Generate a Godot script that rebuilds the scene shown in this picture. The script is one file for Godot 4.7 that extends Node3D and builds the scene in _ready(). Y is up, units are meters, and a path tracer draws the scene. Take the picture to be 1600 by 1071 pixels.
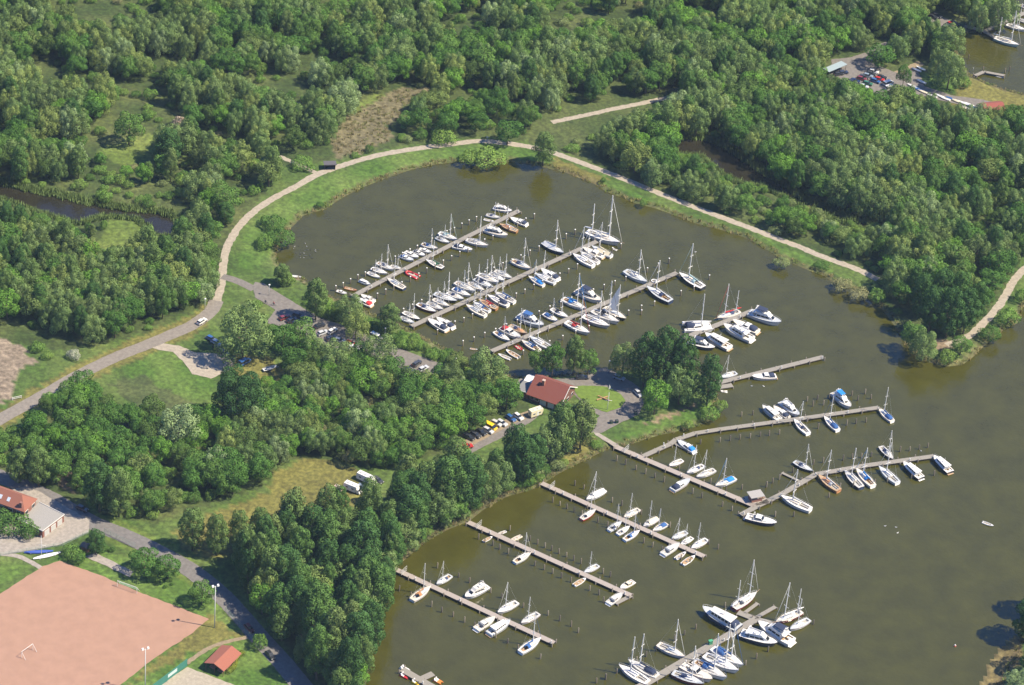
extends Node3D
# A marina seen from the air: metres, y up, water level at y = 0, dry land at y = 1.

const WATER := {"basin": [-36.5,202.6,-34.4,169.7,-32.5,144.5,-30.9,130.8,-26.9,123.7,-21.8,115.4,-15.5,108.8,-9.0,103.6,-4.7,96.8,2.3,89.0,10.5,84.0,14.2,80.4,18.7,74.4,26.0,67.0,32.3,60.8,37.1,56.4,43.6,53.7,48.4,50.1,53.1,47.2,58.4,44.6,62.3,42.2,65.8,40.3,69.6,37.1,72.0,33.4,72.7,28.8,72.9,22.0,72.1,15.6,70.3,10.9,66.2,6.8,59.0,4.8,50.0,6.9,42.1,9.2,36.5,11.2,29.9,13.7,18.8,16.9,7.7,20.1,1.0,20.3,-5.9,17.5,-11.6,14.5,-17.5,11.0,-24.5,6.6,-34.1,-0.6,-40.1,-4.9,-48.4,-8.9,-55.6,-13.0,-64.0,-17.5,-70.1,-21.4,-75.3,-26.4,-77.4,-29.4,-82.0,-28.7,-84.0,-32.2,-86.5,-36.0,-88.2,-41.2,-88.1,-50.6,-86.1,-58.2,-83.2,-65.2,-81.2,-70.4,-73.6,-76.0,-68.0,-84.9,-60.6,-93.8,-53.6,-100.4,-44.5,-108.3,-35.1,-114.0,-26.7,-117.2,-15.7,-118.1,-5.9,-120.6,0.3,-119.7,4.5,-119.5,9.5,-117.5,15.2,-116.1,21.4,-112.5,26.4,-109.6,31.5,-104.4,37.6,-101.3,41.3,-98.8,49.9,-96.1,55.9,-93.0,65.6,-87.8,75.3,-84.9,83.7,-80.9,91.9,-73.9,95.5,-70.1,100.6,-66.6,106.5,-62.8,112.3,-59.9,116.8,-54.7,122.2,-52.5,126.7,-47.8,132.3,-42.4,134.4,-37.8,137.6,-30.1,140.5,-20.4,142.9,-14.0,146.9,-10.6,151.3,-8.5,155.2,-8.3,160.6,-10.3,164.9,-16.0,168.2,-21.7,173.4,-29.4,177.3,-34.8,182.4,-39.7,183.8,-46.1,187.2,-55.7,197.0,-73.4,214.7,-106.8,291.8,-132.7,258.0,95.6,193.1,110.9,179.9,119.2,172.9,128.2,168.7,135.1,166.3,146.4,162.7,154.6,157.9,164.3,150.9,178.6,140.8,214.2,-33.5,235.9],
"pond_left": [-202.0,-74.2,-189.8,-73.0,-183.0,-70.5,-174.4,-69.2,-165.0,-66.7,-160.0,-65.3,-151.5,-64.5,-145.5,-63.7,-136.7,-63.7,-128.6,-61.5,-125.6,-56.8,-126.8,-48.8,-133.2,-47.4,-136.9,-53.7,-141.1,-57.8,-150.6,-58.5,-154.0,-57.5,-162.5,-51.8,-166.2,-52.5,-173.8,-55.7,-180.0,-57.7,-187.8,-61.8,-200.4,-65.5],
"pond_right": [55.0,-145.2,61.8,-149.2,70.6,-148.7,75.6,-144.8,81.8,-138.6,86.7,-132.3,92.1,-126.2,95.2,-123.9,101.7,-116.2,104.1,-112.0,114.4,-105.9,122.8,-100.4,131.2,-97.3,133.0,-94.0,128.6,-92.9,121.4,-96.6,113.1,-102.0,102.3,-108.0,97.5,-112.7,90.2,-118.0,81.6,-118.9,74.2,-125.6,66.8,-136.2,56.8,-135.5],
"far_harbour": [170.3,-243.9,175.3,-250.7,179.3,-254.1,182.7,-261.3,188.7,-269.5,193.1,-281.4,198.5,-308.0,293.8,-336.9,276.1,-202.5,208.4,-201.3,198.4,-206.2,189.8,-208.9,178.5,-216.3,175.6,-224.1,174.2,-234.4,171.9,-239.4]}
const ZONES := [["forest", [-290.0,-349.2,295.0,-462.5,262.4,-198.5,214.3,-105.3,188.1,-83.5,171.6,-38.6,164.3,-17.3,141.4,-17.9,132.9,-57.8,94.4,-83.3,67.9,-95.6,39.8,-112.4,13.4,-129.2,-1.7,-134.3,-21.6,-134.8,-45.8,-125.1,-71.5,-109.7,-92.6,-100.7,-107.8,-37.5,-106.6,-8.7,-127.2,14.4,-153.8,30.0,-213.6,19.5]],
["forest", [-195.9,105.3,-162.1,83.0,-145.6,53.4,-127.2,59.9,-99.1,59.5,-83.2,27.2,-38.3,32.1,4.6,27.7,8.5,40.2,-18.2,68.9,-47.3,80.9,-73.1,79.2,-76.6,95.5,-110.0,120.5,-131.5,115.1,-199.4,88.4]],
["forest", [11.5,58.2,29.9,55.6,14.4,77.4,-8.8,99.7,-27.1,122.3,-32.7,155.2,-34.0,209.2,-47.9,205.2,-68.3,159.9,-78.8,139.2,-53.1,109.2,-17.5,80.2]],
["reed", [-70.3,-145.1,-61.0,-159.4,-52.7,-166.3,-43.5,-168.8,-36.1,-165.6,-48.2,-156.6,-51.4,-150.2,-47.4,-146.0,-56.7,-137.2,-51.6,-130.4,-64.6,-114.5,-72.9,-110.9,-75.2,-117.5,-74.7,-130.4]],
["meadow", [-162.9,-99.4,-160.3,-106.4,-144.8,-117.4,-140.8,-111.4,-141.0,-95.6,-152.1,-92.0]],
["meadow", [-152.6,-56.2,-140.9,-56.3,-136.5,-50.9,-140.0,-34.6,-155.1,-34.3,-151.8,-43.3]],
["meadow", [-71.3,-147.8,-62.5,-161.6,-58.5,-159.8,-69.7,-143.2]],
["dry", [-103.4,122.9,-94.3,113.6,-86.4,107.1,-75.3,98.0,-74.7,87.5,-63.9,77.5,-60.7,77.4,-48.0,82.7,-43.6,86.6,-41.6,92.3,-49.3,105.3,-60.7,117.0,-76.5,124.1,-87.4,135.5,-98.2,131.4]],
["sand", [-185.8,25.1,-176.9,25.0,-169.6,28.5,-162.1,37.0,-166.8,44.5,-167.4,53.6,-166.5,60.9,-177.9,67.3]],
["dirt", [-144.7,94.6,-139.7,92.5,-138.7,106.9,-143.5,105.5]],
["lawn", [-132.7,37.6,-121.3,24.4,-115.6,25.5,-111.2,33.3,-100.8,37.4,-99.3,49.2,-108.6,52.8,-122.7,46.3]],
["dry", [-98.0,23.7,-83.8,21.5,-77.3,30.2,-79.7,38.1,-93.2,36.3]],
["lawn", [-101.6,-34.2,-100.9,-57.8,-92.2,-75.4,-77.4,-94.9,-54.8,-114.7,-16.4,-130.0,6.0,-128.9,8.9,-117.2,-15.7,-117.8,-44.5,-108.5,-68.0,-84.7,-87.6,-54.3,-88.2,-38.4,-98.6,-28.4]],
["dry", [9.8,-125.3,19.9,-119.9,31.2,-112.4,27.6,-109.1,11.4,-117.6]],
["lawn", [27.5,-114.1,65.5,-90.7,91.9,-79.4,115.4,-63.6,112.8,-58.1,91.8,-72.0,65.5,-86.3,41.3,-97.2,28.9,-106.6]],
["lawn", [33.1,55.1,62.4,30.6,71.3,25.5,71.2,36.7,59.2,44.8,44.0,54.3]],
["dirt", [46.0,44.1,59.1,32.9,64.6,28.3,63.5,32.3,50.3,42.4]],
["dry", [20.3,62.3,28.7,52.1,33.1,55.1,28.0,64.8,20.6,69.5]],
["lawn", [-142.0,150.9,-136.8,139.9,-128.7,133.0,-87.4,151.5,-66.7,175.1,-52.0,202.8,-112.6,210.6]],
["dry", [-86.1,162.3,-75.0,171.6,-89.6,181.1,-108.5,199.9,-100.6,187.1]],
["lawn", [-166.8,147.9,-145.1,144.9,-149.6,153.5,-163.6,164.9]],
["dirt", [150.9,-23.3,155.6,-25.3,158.1,-20.4,155.0,-15.1,151.0,-17.3]],
["lawn", [173.8,-36.9,183.8,-59.2,187.2,-57.6,183.1,-44.5,177.1,-34.6]],
["dry", [165.8,-187.4,172.5,-211.5,177.9,-213.9,198.1,-204.5,202.4,-193.5,186.3,-185.8]],
["lawn", [157.0,-214.0,168.1,-223.7,172.7,-214.1,169.2,-200.6,158.9,-201.5]],
["shallow", [155.5,156.3,159.4,146.9,168.0,136.4,169.1,147.2,159.6,166.7,150.9,176.8]],
["beach", [-83.0,-29.6,-76.7,-28.5,-75.7,-25.7,-81.0,-26.1]],
["dry", [-176.3,75.4,-168.5,64.1,-159.0,51.6,-148.4,37.3,-137.1,24.4,-127.7,15.6,-119.4,7.3,-112.9,0.3,-107.9,-8.5,-106.2,4.9,-111.2,13.5,-117.6,20.4,-125.9,28.6,-135.2,37.2,-146.4,49.8,-156.9,63.9,-166.4,76.1,-174.1,87.2]],
["meadow", [-131.6,114.7,-119.3,120.8,-108.0,127.2,-96.7,134.8,-86.3,144.7,-77.9,155.3,-70.1,166.0,-68.6,178.7,-76.4,168.1,-84.6,157.7,-95.0,148.1,-106.1,140.6,-117.2,134.3,-129.4,128.5]],
["scrub", [-135.8,46.4,-126.9,39.4,-99.3,57.7,-98.4,64.9,-120.3,62.6]]]
const SHEETS := [["parking_lot","asphalt",[-93.8,-22.5,-90.5,-22.2,-85.4,-17.6,-74.9,-8.7,-66.8,-3.0,-49.1,4.6,-38.9,11.0,-30.3,15.1,-20.1,19.4,-21.2,23.8,-28.2,24.9,-33.5,31.3,-36.6,31.8,-39.3,20.0,-50.8,15.9,-64.5,13.6,-70.6,9.0,-77.2,4.1,-81.7,3.6,-87.1,2.4,-84.6,-6.0,-92.7,-13.2,-94.2,-20.0]],
["turning_circle","asphalt",[2.3,26.1,3.9,22.8,14.8,21.6,22.8,19.6,28.1,16.9,31.5,12.6,34.7,12.5,39.9,16.7,45.6,22.0,47.1,30.9,45.4,37.9,38.1,44.9,33.0,50.4,29.1,50.6,29.6,45.0,32.1,40.6,27.1,36.1,22.0,27.8,19.0,25.2,10.1,26.5]],
["gravel_yard","gravel",[-119.0,22.1,-116.1,21.7,-110.3,23.9,-100.3,23.2,-94.9,25.9,-95.5,32.1,-101.8,38.3,-108.6,36.7,-112.0,30.7,-116.8,24.9]],
["forecourt","concrete",[-153.8,106.3,-149.3,108.4,-130.5,121.3,-130.0,127.2,-137.3,134.5,-148.0,139.8,-163.5,143.9,-168.9,115.2]],
["cinder_pitch","cinder",[-141.6,146.4,-136.7,142.8,-124.4,147.6,-110.2,154.6,-96.3,160.5,-86.6,164.8,-90.8,172.2,-100.8,185.6,-109.5,199.5,-119.7,214.4,-156.5,221.9,-165.4,175.9,-152.3,161.2]],
["boules_court","concrete",[-129.3,139.6,-126.1,137.5,-113.0,145.1,-113.6,148.0]],
["sand_court","sand",[-90.3,188.1,-96.8,197.2,-106.5,212.7,-59.6,203.8,-74.6,194.7]],
["parking_bay","sandy",[-15.9,64.6,-9.2,56.8,2.2,45.3,8.9,40.2,10.4,42.9,2.4,50.0,-9.5,62.6,-14.0,67.6]],
["far_parking_lot","asphalt",[120.5,-219.3,128.5,-222.2,138.1,-230.2,138.7,-227.1,135.0,-220.7,145.2,-213.6,148.5,-212.0,151.2,-202.7,144.2,-193.9,138.9,-190.0,128.9,-197.4,117.3,-202.1,119.7,-209.2]],
["far_parking_lot","asphalt",[157.0,-252.8,165.8,-265.3,175.6,-258.3,170.8,-250.9,167.1,-251.3,163.3,-255.0]],
["boat_yard","asphalt",[144.5,-199.0,151.8,-214.7,155.8,-216.4,157.7,-203.8,169.1,-198.1,179.4,-197.3,185.7,-195.8,181.4,-189.0,175.0,-190.0,158.5,-195.3]],
["roundabout_lawn","lawn",[22.1,25.1,27.6,23.5,34.1,23.3,39.0,26.8,40.7,30.7,39.2,34.7,34.4,38.4,29.3,36.1,24.3,30.8]]]
const PATHS := [["gravel_path","gravel",3.0,[-105.9,-3.1,-105.5,-12.9,-105.6,-21.1,-106.2,-30.1,-106.5,-39.8,-105.7,-48.4,-103.4,-58.7,-98.8,-70.0,-92.7,-79.8,-85.3,-89.1,-78.5,-98.4,-68.8,-106.9,-59.7,-113.9,-50.3,-119.2,-40.7,-123.6,-31.1,-127.5,-21.4,-131.5,-15.3,-132.5,-6.6,-132.0,2.2,-130.6,10.0,-128.1,20.3,-122.8,31.1,-117.0,41.0,-111.3,49.6,-106.2,58.7,-100.9,67.2,-96.3,80.0,-89.4,92.0,-82.9,97.9,-79.5,103.8,-76.4,109.7,-72.6,117.2,-68.6,124.9,-64.6,132.2,-58.9]],
["gravel_path","gravel",2.0,[-94.4,-108.7,-86.8,-103.9,-79.0,-98.8]],
["gravel_path","gravel",2.6,[8.1,-150.8,17.5,-156.3,24.9,-160.5,31.2,-164.5,42.5,-170.8,55.2,-178.4]],
["gravel_path","gravel",3.0,[155.3,-20.0,163.9,-27.3,170.4,-37.6,175.8,-47.5,180.8,-60.0,184.6,-69.1,198.5,-91.7]],
["road","asphalt_light",5.2,[-175.2,81.4,-167.4,70.1,-157.9,57.8,-147.4,43.6,-136.2,30.9,-126.8,22.1,-118.5,13.9,-112.0,7.0,-107.1,-1.8,-105.9,-8.8]],
["road","gravel",4.2,[-125.2,20.7,-121.2,22.1,-116.0,22.8,-110.0,25.8]],
["road","asphalt",3.5,[-93.5,-18.0,-99.7,-22.0,-105.8,-24.4]],
["road","asphalt",4.6,[9.3,42.4,6.0,47.3,-1.7,55.7,-10.1,64.2,-17.9,73.9]],
["street","asphalt_dark",6.6,[-177.0,94.7,-167.5,100.3,-156.0,105.6,-144.5,111.8,-130.5,121.6,-118.2,127.6,-107.1,133.9,-95.8,141.5,-85.5,151.2,-77.1,161.7,-69.3,172.4,-61.9,182.0,-50.5,198.3]],
["footpath","concrete",1.8,[-155.8,141.9,-149.3,142.6,-141.9,147.1]],
["footpath","concrete",1.8,[30.3,50.0,34.2,53.5,38.6,57.2]],
["footpath","sandy",1.6,[-90.7,186.4,-85.8,179.7,-81.4,175.8,-73.4,171.7]],
["road","asphalt",4.0,[135.0,-220.7,138.3,-229.2,145.0,-236.7]],
["road","sandy",3.5,[146.4,-211.7,151.9,-216.8,157.5,-223.0]]]
const FORESTS := {"upper_forest": [-290.0,-349.2,295.0,-462.5,280.5,-344.5,196.3,-317.4,188.7,-271.6,179.9,-261.2,169.4,-266.0,159.7,-263.2,155.0,-250.9,158.6,-243.4,169.5,-237.2,172.1,-224.4,165.2,-219.0,157.4,-220.8,150.6,-217.6,141.6,-220.2,137.7,-222.7,142.3,-235.2,136.9,-233.2,128.6,-225.4,119.5,-219.6,116.0,-209.6,117.2,-198.5,129.9,-191.5,138.7,-185.4,155.5,-188.2,170.7,-184.3,181.1,-185.0,201.7,-185.9,275.0,-195.6,215.0,-112.1,193.2,-86.5,183.0,-69.7,173.9,-47.2,167.9,-36.0,160.5,-28.8,148.8,-27.1,142.8,-22.1,137.8,-37.6,134.0,-55.8,127.3,-65.4,118.0,-71.7,103.9,-79.1,94.4,-84.2,82.4,-90.3,67.9,-98.7,55.7,-106.7,39.7,-114.3,24.6,-126.3,14.6,-130.3,11.9,-136.5,20.4,-144.6,33.9,-154.1,53.9,-170.7,55.1,-180.9,32.3,-170.1,17.3,-161.2,7.4,-155.1,4.0,-145.8,-0.6,-138.3,-9.3,-137.8,-21.7,-136.7,-36.4,-132.4,-48.4,-126.6,-52.4,-130.7,-46.9,-139.8,-45.0,-147.4,-45.5,-154.6,-33.5,-164.0,-36.4,-169.5,-49.3,-171.4,-59.0,-165.7,-68.1,-153.3,-73.9,-135.3,-76.3,-120.6,-75.6,-113.7,-83.8,-110.0,-96.5,-114.0,-99.7,-109.7,-94.6,-96.7,-94.7,-86.7,-100.8,-76.8,-106.4,-64.4,-109.3,-49.2,-114.4,-52.6,-123.1,-55.6,-124.9,-60.6,-129.0,-64.3,-145.8,-66.0,-160.3,-67.2,-185.1,-73.1,-232.2,-70.0],
"pond_wood": [-228.6,-52.8,-187.0,-57.3,-179.3,-53.3,-165.4,-47.6,-161.6,-46.1,-153.0,-50.9,-151.2,-46.9,-157.7,-36.0,-152.3,-31.4,-139.6,-31.7,-133.1,-42.9,-123.9,-44.3,-114.0,-49.3,-109.4,-37.2,-107.5,-25.0,-108.1,-11.7,-113.5,-0.4,-127.4,13.2,-143.4,25.4,-152.5,24.4,-167.1,17.2,-179.0,13.1,-214.4,15.7],
"middle_wood": [-195.9,105.3,-173.9,88.3,-159.7,72.7,-149.3,57.6,-138.4,57.9,-124.3,65.0,-98.3,66.0,-95.1,65.5,-84.6,53.8,-81.4,42.9,-76.2,30.0,-70.4,21.5,-63.7,21.3,-50.2,23.1,-40.0,33.1,-33.5,38.1,-20.7,30.6,-3.0,30.7,4.2,32.6,6.8,40.5,-0.0,45.2,-10.4,55.5,-17.3,63.7,-18.1,70.3,-34.5,80.8,-47.4,80.2,-60.6,75.7,-64.9,75.6,-75.8,85.6,-77.2,95.5,-93.1,106.7,-110.4,117.8,-118.5,119.0,-131.9,112.8,-150.2,103.0,-178.1,88.9,-200.1,84.9],
"shore_wood": [17.5,57.3,25.5,54.0,28.4,58.7,14.4,75.7,-8.9,99.0,-27.2,121.0,-32.6,141.3,-34.0,167.7,-34.3,206.3,-44.0,204.7,-54.1,186.1,-62.9,173.4,-71.5,160.4,-79.4,148.2,-83.8,139.8,-76.0,128.4,-70.3,123.6,-56.3,119.1,-48.2,117.9,-40.1,114.8,-35.5,107.5,-28.8,99.8,-18.8,91.5,-8.7,84.9,3.7,76.5,10.7,66.2],
"left_fringe": [37.4,54.5,32.1,58.9,25.8,65.2,18.5,72.6,14.1,78.9,10.4,82.5,2.1,87.5,-4.9,95.1,-9.1,101.8,-15.7,107.4,-21.9,114.0,-27.1,122.3,-28.5,119.9,-22.8,110.4,-16.0,102.7,-9.0,96.3,1.9,83.0,14.3,73.6,25.7,61.2,34.2,54.2],
"basin_bank": [-74.9,-18.4,-69.6,-15.9,-55.1,-7.6,-45.6,-1.9,-24.2,11.5,-11.4,19.7,1.2,25.5,-0.9,28.1,-16.5,28.1,-19.9,18.6,-40.1,9.2,-68.5,-4.8,-74.6,-10.3]}
const GAPS := [[-162.8,-98.5,-160.3,-106.4,-166.9,-124.7,-157.8,-138.3,-143.8,-119.0,-140.6,-110.1,-140.6,-92.9,-152.9,-89.1],
[-191.3,-198.5,-185.0,-207.6,-170.3,-204.8,-172.5,-193.9,-185.5,-194.3],
[-156.2,-170.9,-143.2,-178.2,-138.5,-171.4,-147.7,-164.7],
[-109.9,-82.9,-102.1,-99.2,-96.7,-94.1,-102.3,-79.6],
[8.9,-148.5,32.4,-166.1,55.2,-178.9,55.7,-172.0,33.9,-153.6,12.9,-142.4],
[22.8,-238.6,41.2,-247.3,44.1,-236.9,25.7,-228.4]]
const TREES := [["poplar",148.8,-26.2,21,11,0,"tall dark tree at the left of the wooded point"],
["poplar",155.2,-24.8,22,11,0,"tallest dark tree in the middle of the wooded point"],
["poplar",161.6,-28.2,20,11,0,"tall dark tree at the right of the wooded point"],
["poplar",146.1,-36.4,19,10,0,"dark tree behind the left side of the wooded point"],
["poplar",153.0,-38.3,21,11,0,"dark tree second row of the wooded point"],
["poplar",160.0,-38.5,20,11,4,"deep green tree second row right on the wooded point"],
["poplar",166.1,-35.8,18,10,4,"deep green tree next to the point path"],
["poplar",25.9,60.5,21,12,3,"pale airy tree in front of the clubhouse gable"],
["poplar",20.0,65.6,20,11,1,"pale tall tree left of the airy tree before the clubhouse"],
["willow",15.2,69.2,16,12,1,"pale willow near the white caravan"],
["willow",-92.7,25.6,22,20,1,"huge round willow beside the gravel yard and parked cars"],
["oak",-89.9,63.3,24,18,0,"large dark dense tree on the lawn below the blue van"],
["poplar",53.4,20.9,26,13,0,"tallest dark tree between the turning circle and the basin"],
["poplar",46.7,21.1,23,12,0,"tall dark tree just left of the tallest tree by turning circle"],
["poplar",59.9,22.2,24,12,0,"tall dark tree just right of the tallest tree by turning circle"],
["willow",59.1,29.9,15,12,0,"grey green willow in front of the tall dark trees"],
["poplar",68.8,30.0,22,11,0,"dark pointed tree at the shore beside the nearly empty pier"],
["broadleaf",50.7,37.1,14,12,2,"bright green bushy tree at the right edge of turning circle"],
["willow",39.2,15.3,13,10,1,"small pale tree above the turning circle near the lamp"],
["broadleaf",9.4,20.5,11,8,1,"small tree leftmost in the row above the clubhouse"],
["broadleaf",14.8,20.4,15,9,0,"darker tree second in the row above the clubhouse"],
["poplar",22.1,17.8,17,8,1,"tallest pale tree in the row above the clubhouse"],
["broadleaf",27.2,17.8,11,8,1,"low tree rightmost in the row above the clubhouse"],
["poplar",-69.9,-2.2,18,10,1,"tall tree between the parking lot and topmost basin pier"],
["willow",-58.0,-2.0,12,11,1,"pale willow hiding the root of the topmost basin pier"],
["willow",-54.9,7.5,12,10,2,"yellowish willow between car rows of the parking lot"],
["poplar",-43.6,2.6,13,9,1,"tree at the root of the middle basin pier"],
["broadleaf",-79.4,20.9,13,13,0,"round green tree in front of four dark parked cars"],
["broadleaf",-73.5,17.3,13,12,1,"bushy tree in the middle of the parking lot edge"],
["willow",-59.8,27.6,13,13,1,"drooping pale tree below the parked silver cars"],
["willow",-45.5,25.5,15,13,1,"grey willow below the lower parking row"],
["willow",-7.4,31.3,16,15,1,"broad grey willow left of the clubhouse by the basin"],
["broadleaf",-0.2,41.5,12,12,0,"dense green tree left of the clubhouse annex"],
["poplar",5.9,-118.5,15,10,1,"lone tree on the north bank between path and water"],
["broadleaf",-8.5,-131.3,11,12,0,"dark round tree beside the bend of the gravel path"],
["shrub",-15.6,-116.0,6,16,2,"wide low bush at the north waterline"],
["shrub",-21.7,-115.9,5,10,2,"smaller low bush left of the wide waterline bush"],
["broadleaf",-151.8,-107.8,14,13,1,"lone round tree casting shadow on the upper left clearing"],
["poplar",-134.7,-95.7,16,12,0,"dark tree right of the upper left clearing"],
["blossom",-133.9,-118.2,9,8,0,"bush covered in pale pink blossom"],
["shrub",-33.7,-129.0,6,12,2,"round bush behind the walkers on the gravel path"],
["willow",-108.0,77.1,15,16,3,"silvery grey willow standing out in the middle wood"],
["broadleaf",-143.6,55.0,10,11,0,"dark bush tree beside the left road"],
["poplar",-128.2,116.3,21,12,0,"dark tall tree beside the street opposite the brick house"],
["poplar",-121.7,118.1,20,11,1,"paler tall tree beside the street opposite the brick house"],
["poplar",-156.2,104.9,14,9,1,"tree near the street at the left edge"],
["poplar",-149.7,105.7,16,10,1,"airy tree left of the bare dirt patch"],
["poplar",-96.1,131.8,17,10,1,"slender tree with bare trunk on the dry meadow, nearer the street bend"],
["poplar",-88.1,133.3,17,9,1,"slender tree with bare trunk on the dry meadow, right of its twin"],
["poplar",-81.4,129.8,16,9,1,"pale slender tree at the left end of tall wood"],
["poplar",-126.1,137.8,10,7,0,"small dark tree at the forecourt corner"],
["shrub",-132.8,140.7,5,8,1,"bush beside the blue tarpaulins"],
["shrub",-130.9,142.4,4,6,0,"low bush beside the small brown hut"],
["broadleaf",-109.3,145.5,9,12,0,"dense bushy tree beside the pale boules court"],
["broadleaf",-101.8,147.1,9,10,0,"round dense tree right of the boules court"],
["broadleaf",-89.6,158.1,9,9,1,"small leafy tree between pitch corner and street"],
["shrub",-106.6,148.7,2.4,3.5,1,"small light bush in front of the boules court trees"],
["shrub",-102.0,151.6,1.3,1.6,0,"tiny shrub on the lawn behind the goal"],
["shrub",-100.2,150.0,1.1,1.4,0,"tinier shrub on the lawn behind the goal"],
["shrub",-124.1,135.9,3,4.5,0,"round bush beside the small brown hut lawn"],
["shrub",-121.1,135.8,2,2.5,0,"tiny bush on the lawn near the mesh fence"],
["shrub",-69.5,176.1,6,6,1,"leafy bush at the street side of the mesh fence"],
["shrub",-153.8,129.8,6,14,0,"wide dark hedge bush before the brick house"],
["shrub",-148.6,131.8,5,8,0,"bush at the garage corner of the brick house"],
["shrub",-159.7,126.7,6,12,0,"bush at the left photo edge before the brick house"],
["shrub",73.5,30.8,4,6,2,"low bush at the shore point below the dark pointed tree"],
["shrub",69.7,35.9,4.5,8,1,"waterline bush on the green bank point"],
["shrub",62.4,42.8,3,5,2,"small bush on the green bank near the long curved pier"],
["poplar",170.7,140.7,17,13,0,"tree leaning into the lower right corner"],
["poplar",177.0,127.2,18,13,0,"tree at the right edge above the sandy shallows"],
["willow",165.6,165.9,8,10,3,"pale bush at the bottom right corner"],
["broadleaf",172.4,156.0,14,13,0,"dark tree behind the bottom right bush"],
["shrub",178.5,-37.6,7,10,1,"large bush right of the path on the wooded point"],
["shrub",184.5,-53.0,6,7,1,"bush at the right edge beside the path"],
["shrub",170.7,-26.3,6,9,0,"bush at the outer tip of the wooded point"],
["willow",145.5,-9.8,13,11,1,"pale tree at the tip of the wooded point"],
["broadleaf",142.4,-14.9,12,10,1,"tree left of the point tip leaning over water"],
["shrub",154.7,-10.0,5,8,2,"round bush at the very tip of the wooded point"],
["broadleaf",159.6,-14.6,8,9,1,"tree over the bare ground at the point"],
["willow",166.8,-202.8,17,13,1,"big willow beside the far harbour lawn"],
["shrub",173.5,-206.5,5,7,1,"bush at the far harbour edge"],
["willow",163.5,-213.6,13,10,1,"willow behind the far harbour willow"],
["broadleaf",148.5,-200.7,11,7,0,"single dark tree between far car park and boat yard"],
["broadleaf",139.3,-216.7,10,14,0,"wide dark tree above the far parked cars"],
["willow",191.7,-257.2,18,16,1,"big willow at the far harbour corner"],
["willow",183.4,-254.2,14,12,1,"willow beside the far car row"],
["shrub",-82.3,-22.6,6,7,2,"small tree at the beach beside the white dinghy"],
["shrub",-87.7,-49.1,6,12,0,"waterside bush at the left end of basin"],
["shrub",-92.5,-46.2,5,9,1,"bush between path and left basin end"],
["shrub",-91.6,-59.3,5,11,0,"bush on the green bank beside the path curve"],
["shrub",-75.5,-75.9,2.4,3.5,0,"single small round bush on the green bank"],
["poplar",-84.1,-22.3,9,7,1,"young tree at the beach corner of the parking lot"],
["shrub",-91.5,-6.9,3,5,1,"low bush at the parking lot mouth"],
["shrub",-84.9,-102.0,4.5,11,1,"bush left of the dark wooden shelter"],
["shrub",-60.9,-117.0,3.5,4,0,"dark bush in the brown reed field"],
["shrub",-65.7,-112.5,2.5,4,1,"low bush at the foot of the reed field"],
["shrub",96.4,-62.8,3.5,7,3,"grey bush at the north bank waterline"],
["shrub",118.5,-51.3,4,9,4,"brownish grey bush at the right waterline"],
["shrub",125.3,-46.1,4,10,4,"second brownish bush at the right waterline"],
["shrub",131.1,-44.9,6,8,1,"green bush at the right waterline by the path end"],
["shrub",111.8,-63.9,2.5,7,0,"low bush on the bank below the path"],
["shrub",44.9,-96.0,3,4,1,"bush at the bank near the ketch"],
["shrub",29.3,-110.3,2,2.6,0,"tiny bush on the yellow bank"],
["shrub",-162.6,30.6,4,6,1,"bush on the grass beside the sandy patch"],
["shrub",-158.6,34.6,3,5,2,"low bush near the bare sandy patch"],
["blossom",-149.9,33.3,3.5,6,1,"bush with white blossom beside the left road"]]
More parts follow.
